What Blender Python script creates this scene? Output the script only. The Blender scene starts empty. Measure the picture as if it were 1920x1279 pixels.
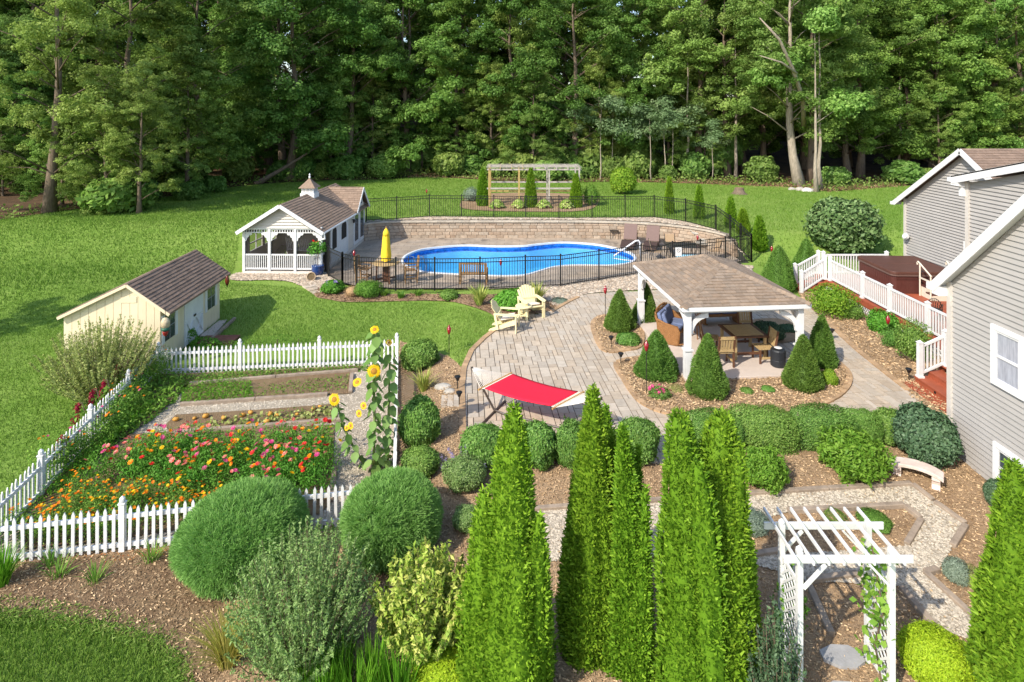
import bpy, bmesh, math, random
import numpy as np
from mathutils import Vector, Matrix
from mathutils.geometry import delaunay_2d_cdt
R = math.radians
rng = np.random.default_rng(11); random.seed(11)
scene = bpy.context.scene
COL = scene.collection

# ---------------------------------------------------------------- camera, sky, sun, exposure
CAMZ, F, YH = 8.0, 1120.0, 205.0
cam_d = bpy.data.cameras.new('Camera'); cam = bpy.data.objects.new('Camera', cam_d); COL.objects.link(cam)
cam.location = (0, 0, CAMZ); cam.rotation_euler = (R(90), 0, 0)
cam_d.sensor_width = 36; cam_d.lens = 36 * F / 1920; cam_d.shift_y = -(639.5 - YH) / 1920
cam_d.clip_end = 2000; scene.camera = cam
SUN_EL, SUN_AZ = 40.0, 225.0            # sun behind the camera, to the left
world = bpy.data.worlds.new('World'); scene.world = world; world.use_nodes = True
wn = world.node_tree.nodes; sky = wn.new('ShaderNodeTexSky'); sky.sky_type = 'NISHITA'; sky.sun_disc = False
sky.sun_elevation = R(SUN_EL); sky.sun_rotation = R(SUN_AZ)
world.node_tree.links.new(sky.outputs[0], wn['Background'].inputs[0]); wn['Background'].inputs[1].default_value = 0.15
sun_d = bpy.data.lights.new('Sun', 'SUN'); sun = bpy.data.objects.new('Sun', sun_d); COL.objects.link(sun)
sun_d.energy = 3.0; sun_d.angle = R(0.53); sun_d.color = (1.0, 0.93, 0.82)
sun.rotation_euler = Vector((math.cos(R(SUN_EL)) * .70, math.cos(R(SUN_EL)) * .714, -math.sin(R(SUN_EL)))).to_track_quat('-Z', 'Y').to_euler()
scene.view_settings.view_transform = 'Standard'; scene.view_settings.look = 'None'
scene.view_settings.exposure = 1.08; scene.view_settings.gamma = 1.0

# ---------------------------------------------------------------- terrain height and picture-to-ground measure
def sst(a, b, x):
    t = min(1.0, max(0.0, (x - a) / (b - a))); return t * t * (3 - 2 * t)
def H(x, y):
    ab = (1 - sst(-3.2, -1.5, x)) * (1 - sst(23, 28, y))
    c = 1 - sst(10.5, 14.0, y)
    z = -0.42 * ab - 0.30 * c * (1 - ab)
    wl = sst(4, 10, x)
    e = (1 - wl) * sst(30, 37.3, y) + wl * sst(31, 34.2, y)
    z += 1.08 * e
    far = y + max(0, -x - 18) * .55
    z += 7.0 * sst(66, 110, far) * 1.3
    return z
def G(px, py, z=None):
    """point on the ground seen at a place in the picture"""
    zz = 0.0 if z is None else z
    for _ in range(30):
        d = F * (CAMZ - zz) / max(20, (py - YH)); x = (px - 960) * d / F
        if z is not None: break
        zz = .5 * zz + .5 * H(x, d)
    return Vector((x, d, zz))
def zat(py, d): return CAMZ - (py - YH) * d / F
def fit(px, pyb, pyt, w, off=.8):
    p = G(px, pyb); r = w * p.y / F / 2
    y = p.y + off * r; x = (px - 960) * y / F; z = H(x, y); r = w * y / F / 2
    return Vector((x, y, z)), r, zat(pyt, y) - z

# ---------------------------------------------------------------- materials
def _nt(name):
    m = bpy.data.materials.new(name); m.use_nodes = True; nt = m.node_tree
    for n in list(nt.nodes): nt.nodes.remove(n)
    return m, nt, nt.nodes, nt.links
def M(name, col, rough=.6, var=.10, scale=3.0, bump=0.0, bscale=60.0, rv=0.0, hv=0.0, spec=.35, metal=0.0, coord='Object', col2=None, streak=None):
    m, nt, N, L = _nt(name)
    out = N.new('ShaderNodeOutputMaterial'); b = N.new('ShaderNodeBsdfPrincipled'); L.new(b.outputs[0], out.inputs[0])
    b.inputs['Roughness'].default_value = rough; b.inputs['Metallic'].default_value = metal
    b.inputs['Specular IOR Level'].default_value = spec
    if coord == 'Object':
        tc = N.new('ShaderNodeTexCoord').outputs['Object']
    else:
        tc = N.new('ShaderNodeNewGeometry').outputs['Position']
    if streak:
        mp = N.new('ShaderNodeMapping'); mp.inputs['Scale'].default_value = streak; L.new(tc, mp.inputs[0]); tc = mp.outputs[0]
    no = N.new('ShaderNodeTexNoise'); no.inputs['Scale'].default_value = scale; no.inputs['Detail'].default_value = 7; no.inputs['Roughness'].default_value = .62
    L.new(tc, no.inputs['Vector'])
    mr = N.new('ShaderNodeMapRange'); mr.inputs[1].default_value = .3; mr.inputs[2].default_value = .7
    mr.inputs[3].default_value = 1 - var; mr.inputs[4].default_value = 1 + var; L.new(no.outputs[0], mr.inputs[0])
    val = mr.outputs[0]
    at = N.new('ShaderNodeAttribute'); at.attribute_name = 'rnd'
    if rv:
        ml = N.new('ShaderNodeMath'); ml.operation = 'MULTIPLY_ADD'; ml.inputs[1].default_value = 2 * rv; ml.inputs[2].default_value = 1 - rv
        L.new(at.outputs['Fac'], ml.inputs[0])
        mu = N.new('ShaderNodeMath'); mu.operation = 'MULTIPLY'; L.new(val, mu.inputs[0]); L.new(ml.outputs[0], mu.inputs[1]); val = mu.outputs[0]
    hs = N.new('ShaderNodeHueSaturation'); L.new(val, hs.inputs['Value'])
    if col2:
        mx = N.new('ShaderNodeMix'); mx.data_type = 'RGBA'; mx.inputs[6].default_value = (*col, 1); mx.inputs[7].default_value = (*col2, 1)
        n2 = N.new('ShaderNodeTexWhiteNoise'); n2.noise_dimensions = '1D'
        L.new(at.outputs['Fac'], n2.inputs['W']); L.new(n2.outputs['Value'], mx.inputs[0]); L.new(mx.outputs[2], hs.inputs['Color'])
    else: hs.inputs['Color'].default_value = (*col, 1)
    L.new(hs.outputs[0], b.inputs['Base Color'])
    if bump:
        nb = N.new('ShaderNodeTexNoise'); nb.inputs['Scale'].default_value = bscale; nb.inputs['Detail'].default_value = 5; L.new(tc, nb.inputs['Vector'])
        bp = N.new('ShaderNodeBump'); bp.inputs['Strength'].default_value = bump; bp.inputs['Distance'].default_value = .02
        L.new(nb.outputs[0], bp.inputs['Height']); L.new(bp.outputs[0], b.inputs['Normal'])
    return m
def leafmat(name, c0, c1, c2, trans=.32, ov=.14, gloss=.012):
    m, nt, N, L = _nt(name)
    out = N.new('ShaderNodeOutputMaterial')
    at = N.new('ShaderNodeAttribute'); at.attribute_name = 'rnd'
    rp = N.new('ShaderNodeValToRGB'); e = rp.color_ramp.elements
    e[0].color = (*c0, 1); e[1].color = (*c2, 1); k = e.new(.5); k.color = (*c1, 1)
    L.new(at.outputs['Fac'], rp.inputs[0])
    oi = N.new('ShaderNodeObjectInfo'); hs = N.new('ShaderNodeHueSaturation'); L.new(rp.outputs[0], hs.inputs['Color'])
    a = N.new('ShaderNodeMapRange'); a.inputs[3].default_value = 1 - ov; a.inputs[4].default_value = 1 + ov; L.new(oi.outputs['Random'], a.inputs[0]); L.new(a.outputs[0], hs.inputs['Value'])
    w = N.new('ShaderNodeTexWhiteNoise'); w.noise_dimensions = '1D'; L.new(oi.outputs['Random'], w.inputs['W'])
    h = N.new('ShaderNodeMapRange'); h.inputs[3].default_value = .5 - .10 * ov; h.inputs[4].default_value = .5 + .10 * ov; L.new(w.outputs['Value'], h.inputs[0]); L.new(h.outputs[0], hs.inputs['Hue'])
    di = N.new('ShaderNodeBsdfDiffuse'); tr = N.new('ShaderNodeBsdfTranslucent'); gl = N.new('ShaderNodeBsdfGlossy'); gl.inputs['Roughness'].default_value = .55
    L.new(hs.outputs[0], di.inputs[0]); L.new(hs.outputs[0], tr.inputs[0])
    m1 = N.new('ShaderNodeMixShader'); m1.inputs[0].default_value = trans; L.new(di.outputs[0], m1.inputs[1]); L.new(tr.outputs[0], m1.inputs[2])
    m2 = N.new('ShaderNodeMixShader'); m2.inputs[0].default_value = gloss; L.new(m1.outputs[0], m2.inputs[1]); L.new(gl.outputs[0], m2.inputs[2])
    L.new(m2.outputs[0], out.inputs[0])
    return m

# ---------------------------------------------------------------- mesh builder
class MB:
    def __init__(s): s.v = []; s.f = []
    def add(s, vs, fs):
        o = len(s.v); s.v += [tuple(p) for p in vs]; s.f += [tuple(i + o for i in f) for f in fs]; return s
    def hexa(s, p): return s.add(p, [(0, 3, 2, 1), (4, 5, 6, 7), (0, 1, 5, 4), (1, 2, 6, 5), (2, 3, 7, 6), (3, 0, 4, 7)])
    def box(s, x0, x1, y0, y1, z0, z1):
        return s.hexa([(x0, y0, z0), (x1, y0, z0), (x1, y1, z0), (x0, y1, z0), (x0, y0, z1), (x1, y0, z1), (x1, y1, z1), (x0, y1, z1)])
    def bar(s, p, q, w, h, up=(0, 0, 1)):
        p, q = Vector(p), Vector(q); d = (q - p).normalized(); u = Vector(up)
        if abs(d.dot(u)) > .98: u = Vector((0, 1, 0))
        sd = d.cross(u).normalized(); u = sd.cross(d)
        a = sd * w / 2; b = u * h / 2
        return s.hexa([p - a - b, p + a - b, q + a - b, q - a - b, p - a + b, p + a + b, q + a + b, q - a + b])
    def tube(s, pts, rad, n=6, cap=True):
        pts = [Vector(p) for p in pts]
        if not hasattr(rad, '__len__'): rad = [rad] * len(pts)
        o = len(s.v); ref = Vector((.31, .2, .93))
        for i, p in enumerate(pts):
            d = (pts[min(i + 1, len(pts) - 1)] - pts[max(i - 1, 0)]).normalized()
            a = d.cross(ref)
            if a.length < .1: a = d.cross(Vector((1, 0, 0)))
            a.normalize(); b = d.cross(a)
            for k in range(n):
                t = 2 * math.pi * k / n; s.v.append(tuple(p + (a * math.cos(t) + b * math.sin(t)) * rad[i]))
        for i in range(len(pts) - 1):
            for k in range(n):
                s.f.append((o + i * n + k, o + i * n + (k + 1) % n, o + (i + 1) * n + (k + 1) % n, o + (i + 1) * n + k))
        if cap:
            s.f.append(tuple(o + k for k in range(n))[::-1]); s.f.append(tuple(o + (len(pts) - 1) * n + k for k in range(n)))
        return s
    def lathe(s, prof, n=12, c=(0, 0, 0)):
        o = len(s.v)
        for r, z in prof:
            for k in range(n):
                t = 2 * math.pi * k / n; s.v.append((c[0] + r * math.cos(t), c[1] + r * math.sin(t), c[2] + z))
        for i in range(len(prof) - 1):
            for k in range(n): s.f.append((o + i * n + k, o + i * n + (k + 1) % n, o + (i + 1) * n + (k + 1) % n, o + (i + 1) * n + k))
        s.f.append(tuple(o + k for k in range(n))[::-1]); s.f.append(tuple(o + (len(prof) - 1) * n + k for k in range(n)))
        return s
    def prism(s, poly, z0, z1):
        n = len(poly); vs = [(p[0], p[1], z0) for p in poly] + [(p[0], p[1], z1) for p in poly]
        return s.add(vs, [tuple(range(n))[::-1], tuple(range(n, 2 * n))] + [(i, (i + 1) % n, n + (i + 1) % n, n + i) for i in range(n)])
    def xprism(s, poly, x0, x1):      # polygon in (y,z) pushed along x
        n = len(poly); vs = [(x0, p[0], p[1]) for p in poly] + [(x1, p[0], p[1]) for p in poly]
        return s.add(vs, [tuple(range(n))[::-1], tuple(range(n, 2 * n))] + [(i, (i + 1) % n, n + (i + 1) % n, n + i) for i in range(n)])
    def yprism(s, poly, y0, y1):      # polygon in (x,z) pushed along y
        n = len(poly); vs = [(p[0], y0, p[1]) for p in poly] + [(p[0], y1, p[1]) for p in poly]
        return s.add(vs, [tuple(range(n))[::-1], tuple(range(n, 2 * n))] + [(i, (i + 1) % n, n + (i + 1) % n, n + i) for i in range(n)])
    def mesh(s, name, mat=None, smooth=False, rnd=.5):
        me = bpy.data.meshes.new(name); me.from_pydata(s.v, [], s.f)
        if mat: me.materials.append(mat)
        if smooth: me.polygons.foreach_set('use_smooth', [True] * len(me.polygons))
        bm = bmesh.new(); bm.from_mesh(me); bmesh.ops.recalc_face_normals(bm, faces=bm.faces); bm.to_mesh(me); bm.free()
        at = me.attributes.new('rnd', 'FLOAT', 'POINT'); at.data.foreach_set('value', np.full(len(me.vertices), rnd, np.float32))
        return me
    def build(s, name, mat, parent=None, smooth=False, bevel=0, rnd=.5):
        o = link(name, s.mesh(name, mat, smooth, rnd), parent)
        if bevel:
            b = o.modifiers.new('bevel', 'BEVEL'); b.width = bevel; b.segments = 2; b.limit_method = 'ANGLE'
        return o
def link(name, me, parent=None, loc=None, rz=None, scale=None):
    o = bpy.data.objects.new(name, me); COL.objects.link(o)
    if parent: o.parent = parent
    if loc is not None: o.location = loc
    if rz is not None: o.rotation_euler[2] = rz
    if scale is not None: o.scale = scale
    return o
def tag(o, label=None, cat=None, group=None, kind=None):
    if label: o['label'] = label
    if cat: o['category'] = cat
    if group: o['group'] = group
    if kind: o['kind'] = kind
    return o
def thing(name, label, cat, loc=(0, 0, 0), rz=0.0, group=None, s=1.0):
    o = link(name, None); o.location = loc; o.rotation_euler = (0, 0, rz); o.scale = (s, s, s); o.empty_display_size = .2
    return tag(o, label, cat, group)
def copy_tree(o, parent=None):
    c = o.copy(); COL.objects.link(c)
    if parent: c.parent = parent
    for ch in list(KIDS.get(o.name, o.children)): copy_tree(ch, c)
    return c
KIDS = {}
def npmesh(name, V, Fc, rnd, mat, smooth=False):
    V = np.ascontiguousarray(V, np.float32); Fc = np.ascontiguousarray(Fc, np.int32); n, k = Fc.shape
    me = bpy.data.meshes.new(name); me.vertices.add(len(V)); me.vertices.foreach_set('co', V.ravel())
    me.loops.add(n * k); me.loops.foreach_set('vertex_index', Fc.ravel())
    me.polygons.add(n); me.polygons.foreach_set('loop_start', np.arange(0, n * k, k, dtype=np.int32))
    me.update(calc_edges=True)
    at = me.attributes.new('rnd', 'FLOAT', 'POINT'); at.data.foreach_set('value', np.ascontiguousarray(rnd, np.float32))
    me.materials.append(mat)
    if smooth: me.polygons.foreach_set('use_smooth', np.ones(n, bool))
    return me

# ---------------------------------------------------------------- polygons, sheets, pieces
def inpoly(P, poly):
    P = np.asarray(P, float); x, y = P[:, 0], P[:, 1]; r = np.zeros(len(P), bool); n = len(poly)
    for i in range(n):
        x0, y0 = poly[i][0], poly[i][1]; x1, y1 = poly[(i + 1) % n][0], poly[(i + 1) % n][1]
        if y0 == y1: continue
        c = ((y0 > y) != (y1 > y)) & (x < (x1 - x0) * (y - y0) / (y1 - y0) + x0); r ^= c
    return r
def curve(pts, n=6, closed=True):
    """smooth line through points"""
    P = [Vector((p[0], p[1], 0)) for p in pts]; m = len(P); out = []
    rg = range(m) if closed else range(m - 1)
    for i in rg:
        if closed: a, b, c, d = P[i - 1], P[i], P[(i + 1) % m], P[(i + 2) % m]
        else: a, b, c, d = P[max(i - 1, 0)], P[i], P[i + 1], P[min(i + 2, m - 1)]
        for k in range(n):
            t = k / n
            q = .5 * ((2 * b) + (c - a) * t + (2 * a - 5 * b + 4 * c - d) * t * t + (3 * b - a - 3 * c + d) * t ** 3)
            out.append((q.x, q.y))
    if not closed: out.append((P[-1].x, P[-1].y))
    return out
def gp(pix): return [tuple(G(*p)[:2]) for p in pix]
def densify(poly, res, closed=True):
    out = []; n = len(poly)
    for i in range(n if closed else n - 1):
        a, b = np.array(poly[i][:2]), np.array(poly[(i + 1) % n][:2]); k = max(1, int(np.hypot(*(b - a)) / res))
        for j in range(k): out.append(tuple(a + (b - a) * j / k))
    if not closed: out.append(tuple(poly[-1][:2]))
    return out
def sheet(name, poly, dz, mat, res=.8, holes=(), zf=None, parent=None, kind='structure'):
    zf = zf or H
    B = densify(poly, res); vs = [Vector(p) for p in B]; ed = [(i, (i + 1) % len(B)) for i in range(len(B))]
    for h in holes:
        hb = densify(h, res); o = len(vs); vs += [Vector(p) for p in hb]; ed += [(o + i, o + (i + 1) % len(hb)) for i in range(len(hb))]
    A = np.array(poly)[:, :2]; x0, y0 = A.min(0); x1, y1 = A.max(0)
    gx, gy = np.meshgrid(np.arange(x0, x1, res), np.arange(y0, y1, res)); Q = np.stack([gx.ravel(), gy.ravel()], 1)
    if len(Q):
        Q = Q[inpoly(Q, poly)]
        vs += [Vector(q) for q in Q]
    V2, _, F2, _, _, _ = delaunay_2d_cdt(vs, ed, [], 0, 1e-4)
    V2 = np.array([tuple(v) for v in V2]); F2 = np.array([f for f in F2 if len(f) == 3])
    cen = V2[F2].mean(1); ok = inpoly(cen, poly)
    for h in holes: ok &= ~inpoly(cen, h)
    F2 = F2[ok]
    a, b, c = V2[F2[:, 0]], V2[F2[:, 1]], V2[F2[:, 2]]
    cr = (b[:, 0] - a[:, 0]) * (c[:, 1] - a[:, 1]) - (b[:, 1] - a[:, 1]) * (c[:, 0] - a[:, 0])
    F2[cr < 0] = F2[cr < 0][:, ::-1]
    Z = np.array([zf(x, y) + dz for x, y in V2])
    me = npmesh(name, np.column_stack([V2, Z]), F2, np.full(len(V2), .5), mat, True)
    o = link(name, me, parent)
    if kind: o['kind'] = kind
    return o
def scatter(poly, n, holes=()):
    A = np.array(poly)[:, :2]; x0, y0 = A.min(0); x1, y1 = A.max(0); out = []
    k = 0
    while k < n:
        P = np.column_stack([rng.uniform(x0, x1, n * 2), rng.uniform(y0, y1, n * 2)]); ok = inpoly(P, poly)
        for h in holes: ok &= ~inpoly(P, h)
        P = P[ok]; out.append(P); k += len(P)
        if len(P) == 0: break
    return np.concatenate(out)[:n]
def Hn(P): return np.array([H(x, y) for x, y in P])
def clip(sub, win):
    """clip polygon sub by convex ccw polygon win"""
    out = list(sub)
    for i in range(len(win)):
        a, b = win[i], win[(i + 1) % len(win)]; src = out; out = []
        if not src: return []
        f = lambda p: (b[0] - a[0]) * (p[1] - a[1]) - (b[1] - a[1]) * (p[0] - a[0])
        for j in range(len(src)):
            p, q = src[j], src[(j + 1) % len(src)]; fp, fq = f(p), f(q)
            if fp >= -1e-9: out.append(p)
            if (fp > 1e-9 and fq < -1e-9) or (fp < -1e-9 and fq > 1e-9):
                t = fp / (fp - fq); out.append((p[0] + (q[0] - p[0]) * t, p[1] + (q[1] - p[1]) * t))
    return out
def area(p): return .5 * abs(sum(p[i][0] * p[(i + 1) % len(p)][1] - p[(i + 1) % len(p)][0] * p[i][1] for i in range(len(p))))
def slab(poly, mp, top):
    """flat piece: polygon in (u,v), mp maps (u,v,h) to 3d, top(u,v) its height"""
    n = len(poly); vs = [mp(u, v, top(u, v)) for u, v in poly] + [mp(u, v, 0) for u, v in poly]
    return vs, [tuple(range(n))] + [(i, n + i, n + (i + 1) % n, (i + 1) % n) for i in range(n)]
def pieces(parent, name, geoms, mat, limit=300):
    """geoms: (verts, faces, weight); the largest become parts, the rest one joined part"""
    geoms = sorted(geoms, key=lambda g: -g[2]); rest = geoms[limit:]
    for vs, fs, w in geoms[:limit]:
        me = bpy.data.meshes.new(name); me.from_pydata([tuple(p) for p in vs], [], fs); me.materials.append(mat)
        at = me.attributes.new('rnd', 'FLOAT', 'POINT'); at.data.foreach_set('value', np.full(len(vs), random.random(), np.float32))
        link(name, me, parent)
    if rest:
        V = []; Fs = []; rn = []
        for vs, fs, w in rest:
            o = len(V); V += [tuple(p) for p in vs]; Fs += [tuple(i + o for i in f) for f in fs]; rn += [random.random()] * len(vs)
        me = bpy.data.meshes.new(name + '_field'); me.from_pydata(V, [], Fs); me.materials.append(mat)
        at = me.attributes.new('rnd', 'FLOAT', 'POINT'); at.data.foreach_set('value', np.array(rn, np.float32))
        o = link(name + '_field', me, parent); o['kind'] = 'stuff'
def shingles(parent, P, mat, exp=.15, tab=.32, limit=300, seed=0, vis=1.0):
    """P: convex roof face, P[0]->P[1] the eave seen from outside left to right"""
    rd = random.Random(seed); P = [Vector(p) for p in P]; O = P[0]; U = (P[1] - P[0]).normalized()
    Nn = U.cross(P[-1] - P[0]).normalized(); Vd = Nn.cross(U)
    poly = [((p - O).dot(U), (p - O).dot(Vd)) for p in P]
    u0 = min(p[0] for p in poly); u1 = max(p[0] for p in poly); v1 = max(p[1] for p in poly)
    gs = []; v = 0.0; row = 0
    while v < v1 - .02:
        u = u0 - rd.random() * tab
        while u < u1:
            w = tab * rd.uniform(.75, 1.25); ve = min(v + exp * 1.02, v1)
            q = clip([(u + .006, v), (u + w, v), (u + w, ve), (u + .006, ve)], poly) if True else None
            if len(q) >= 3 and area(q) > .003:
                t0 = .014 + rd.random() * .010
                mp = lambda a, b, h: O + U * a + Vd * b + Nn * h
                top = lambda a, b, v=v, t0=t0: .006 + t0 * (1 - (b - v) / exp)
                vs, fs = slab(q, mp, top); gs.append((vs, fs, area(q) * vis))
            u += w
        v += exp; row += 1
    return gs
def siding(parent, O, U, poly, mat, exp=.115, name='siding_board', limit=300, lip=.032):
    """O base point, U along the wall (outside seen left to right), poly convex in (u,z)"""
    O = Vector(O); U = Vector(U).normalized(); N = U.cross(Vector((0, 0, 1))).normalized()
    u0 = min(p[0] for p in poly); u1 = max(p[0] for p in poly); z0 = min(p[1] for p in poly); z1 = max(p[1] for p in poly)
    gs = []; z = z0
    mp = lambda a, b, h: O + U * a + Vector((0, 0, b)) + N * h
    while z < z1 - .01:
        ze = min(z + exp, z1); q = clip([(u0, z), (u1, z), (u1, ze), (u0, ze)], poly)
        if len(q) >= 3 and area(q) > .002:
            vs, fs = slab(q, mp, lambda a, b, z=z:   .003 + lip * (1 - (b - z) / exp)); gs.append((vs, fs, area(q)))
        z += exp
    pieces(parent, name, gs, mat, limit)

# ---------------------------------------------------------------- foliage
def unit(v): return v / np.maximum(1e-9, np.linalg.norm(v, axis=1, keepdims=True))
def rdir(n): return unit(rng.normal(size=(n, 3)))
def lump(P, seed, k=7):
    r = np.random.default_rng(seed); s = np.zeros(len(P))
    for _ in range(k): s += np.sin(P @ r.normal(size=3) * r.uniform(.7, 1.6) + r.uniform(0, 6.28))
    return s / k * 1.6
def leaves(P, N, size, asp=.5, rnd=None):
    n = len(P); N = unit(N); t = unit(np.cross(N, rdir(n))); b = np.cross(N, t)
    s = (np.asarray(size) * np.ones(n))[:, None]
    V = np.stack([P - t * s * .5, P + b * s * asp * .5 + N * s * .08, P + t * s * .5, P - b * s * asp * .5 + N * s * .08], 1).reshape(-1, 3)
    Fc = np.arange(n * 4).reshape(n, 4); rn = rng.random(n) if rnd is None else rnd
    return V, Fc, np.repeat(rn, 4)
def blades(P, D, Ln, W, tip=.2, rnd=None, bend=0.0):
    n = len(P); D = unit(D); sd = unit(np.cross(D, rdir(n))); L_ = (np.asarray(Ln) * np.ones(n))[:, None]; W_ = (np.asarray(W) * np.ones(n))[:, None] * .5
    E = P + D * L_ + np.array([0, 0, -1.0]) * L_ * bend
    V = np.stack([P - sd * W_, P + sd * W_, E + sd * W_ * tip, E - sd * W_ * tip], 1).reshape(-1, 3)
    rn = rng.random(n) if rnd is None else rnd
    return V, np.arange(n * 4).reshape(n, 4), np.repeat(rn, 4)
def merge(*parts):
    V = []; Fc = []; rn = []; o = 0
    for v, f, r in parts: V.append(v); Fc.append(f + o); rn.append(r); o += len(v)
    return np.concatenate(V), np.concatenate(Fc), np.concatenate(rn)
def core(fn, nu=22, nv=12, k=.84, rnd=.35):
    """closed inner body; fn(dirs)->points"""
    th = np.linspace(.001, math.pi - .001, nv); ph = np.linspace(0, 2 * math.pi, nu, endpoint=False)
    T, Pp = np.meshgrid(th, ph, indexing='ij'); D = np.stack([np.sin(T) * np.cos(Pp), np.sin(T) * np.sin(Pp), np.cos(T)], -1).reshape(-1, 3)
    V = fn(D) * k; Fc = []
    for i in range(nv - 1):
        for j in range(nu): Fc.append((i * nu + j, (i + 1) * nu + j, (i + 1) * nu + (j + 1) % nu, i * nu + (j + 1) % nu))
    return V, np.array(Fc), np.full(len(V), rnd)
def ball_mesh(name, mat, n=5000, leaf=.09, asp=.5, amp=.12, freq=3.0, seed=1, flat=1.0, sq=0.0, shell=.2, up=.3, mess=.7, cut=-.75, coreon=True, kcore=.74):
    """unit-size lumpy shrub: radius 1, base at z=0, height 2*flat"""
    def surf(D):
        r = 1 + amp * lump(D * freq, seed)
        Q = D.copy()
        if sq:
            m = np.max(np.abs(D), 1); r = r * ((1 - sq) + sq / np.maximum(m, .6))
        Q = Q * r[:, None]; Q[:, 2] *= flat; return Q
    D = rdir(int(n * 1.2)); D = D[D[:, 2] > cut][:n]
    P = surf(D) * (1 - shell * rng.random(len(D)) ** 1.5 + np.where(rng.random(len(D)) < .10, rng.random(len(D)) * .14, 0))[:, None]
    Nn = unit(D + rdir(len(D)) * mess + np.array([0, 0, up]))
    parts = [leaves(P, Nn, leaf * rng.uniform(.7, 1.3, len(P)), asp)]
    if coreon: parts.append(core(surf, k=kcore))
    V, Fc, rn = merge(*parts); V[:, 2] += flat * (.93)
    V[:, 2] = np.maximum(V[:, 2], .01)
    return npmesh(name, V, Fc, rn, mat)
def cone_mesh(name, mat, n=7000, L=.05, W=.02, seed=1, amp=.10, prof=None, bl=True, freq=4.0, up=.5, rowlump=.0, mess=.35):
    """unit conifer: radius 1 at the widest, height 1 (z); scale it"""
    prof = prof or (lambda t: np.clip((1 - t), 0, 1) ** .75 * np.clip(.72 + t * 2.2, 0, 1))
    def pt(t, a):
        Q = np.stack([np.cos(a), np.sin(a), t * 2.2], 1); r = prof(t) * (1 + amp * lump(Q * freq, seed) + rowlump * np.sin(t * 34 + 2 * np.sin(a * 3 + seed) ))
        return np.stack([np.cos(a) * r, np.sin(a) * r, t], 1)
    t = rng.random(n * 3); keep = rng.random(n * 3) < (prof(t) + .06) / 1.06; t = t[keep][:n]; a = rng.uniform(0, 6.2832, len(t))
    P = pt(t, a) * np.array([1, 1, 1]); sh = 1 - .10 * rng.random(len(t)); P[:, :2] *= sh[:, None]
    D = np.stack([np.cos(a), np.sin(a), np.full(len(t), up)], 1) + rdir(len(t)) * mess
    nu, nv = 18, 14; tt = np.repeat(np.linspace(0.0, .985, nv), nu); aa = np.tile(np.linspace(0, 2 * math.pi, nu, endpoint=False), nv)
    cv = pt(tt, aa); cv[:, :2] *= .80; cf = []
    for i in range(nv - 1):
        for j in range(nu): cf.append((i * nu + j, i * nu + (j + 1) % nu, (i + 1) * nu + (j + 1) % nu, (i + 1) * nu + j))
    return P, D, (cv, np.array(cf), np.full(len(cv), .4))
def conifer(name, mat, h, r, n, L, W, seed, **kw):
    P, D, c = cone_mesh(name, mat, n, seed=seed, **kw)
    S = np.array([r, r, h]); V, Fc, rn = merge(blades(P * S, D, L * rng.uniform(.6, 1.3, len(P)), W, .35), (c[0] * S, c[1], c[2]))
    return npmesh(name, V, Fc, rn, mat)
# ---------------------------------------------------------------- shared materials
WHITE = M('white_paint', (.63, .625, .61), .45, .09, 2.2, .04, 30)
FENCEW = M('picket_paint', (.68, .665, .64), .5, .2, 6, .06, 50)
BLACKM = M('black_aluminium', (.012, .012, .012), .35, .1, 8)
DARKM = M('dark_metal', (.02, .018, .016), .4, .15, 8)
BARK = M('bark', (.15, .11, .075), .9, .45, 2.5, .9, 9, streak=(6, 6, 1))
BARKP = M('pale_bark', (.30, .25, .19), .9, .40, 2.0, .8, 9, streak=(6, 6, 1))
PAVER = M('paver', (.41, .355, .285), .8, .13, 7, .25, 45, rv=.12, col2=(.40, .315, .225))
EDGE = M('edging_brick', (.36, .235, .13), .8, .16, 9, .3, 45, rv=.2)
JOINT = M('joint_sand', (.055, .042, .03), .95, .2, 20)
STONE = M('river_stone', (.42, .36, .28), .75, .2, 9, .15, 40, rv=.42, col2=(.34, .25, .17))
PEBBLE = M('pebble', (.42, .36, .275), .8, .18, 30, .1, 60, rv=.35)
WALLB = M('wall_block', (.35, .285, .215), .85, .22, 8, .6, 22, rv=.14, col2=(.33, .235, .16))
CAP = M('cap_stone', (.42, .36, .28), .85, .15, 8, .3, 30, rv=.12)
CHIP = M('mulch_chip', (.50, .36, .21), .9, .3, 20, rv=.5, col2=(.33, .215, .115))
CHIPD = M('old_mulch_chip', (.17, .10, .06), .95, .3, 20, rv=.5)
TIMBER = M('weathered_timber', (.27, .21, .155), .85, .3, 5, .4, 30, streak=(1, 1, 1))
SHP = M('pavilion_shingle', (.25, .178, .12), .9, .18, 10, .35, 90, rv=.17, col2=(.225, .175, .13))
SHB = M('brown_shingle', (.20, .138, .10), .9, .2, 9, .35, 90, rv=.16)
SHH = M('pool_house_shingle', (.24, .168, .118), .9, .18, 9, .35, 90, rv=.15)
SIDE = M('taupe_siding', (.335, .315, .292), .5, .06, 1.2, .05, 90, rv=.02)
SIDEP = M('pale_siding', (.52, .47, .405), .5, .05, 2, rv=.03)
CREAM = M('cream_board', (.66, .56, .38), .55, .06, 2, .1, 40, rv=.03)
GLASSD = M('window_glass', (.05, .06, .07), .06, .2, 1.5, spec=.9)
REDWOOD = M('deck_board', (.30, .075, .035), .6, .16, 4, .15, 50, rv=.10)
TUBM = M('tub_cabinet', (.085, .028, .022), .45, .15, 5, rv=.1)
COVER = M('tub_cover', (.095, .040, .028), .5, .10, 4, .1, 60)
WICKER = M('wicker', (.26, .12, .04), .55, .3, 40, .8, 130)
DWICK = M('dark_wicker', (.060, .036, .028), .5, .25, 50, .7, 130)
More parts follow.
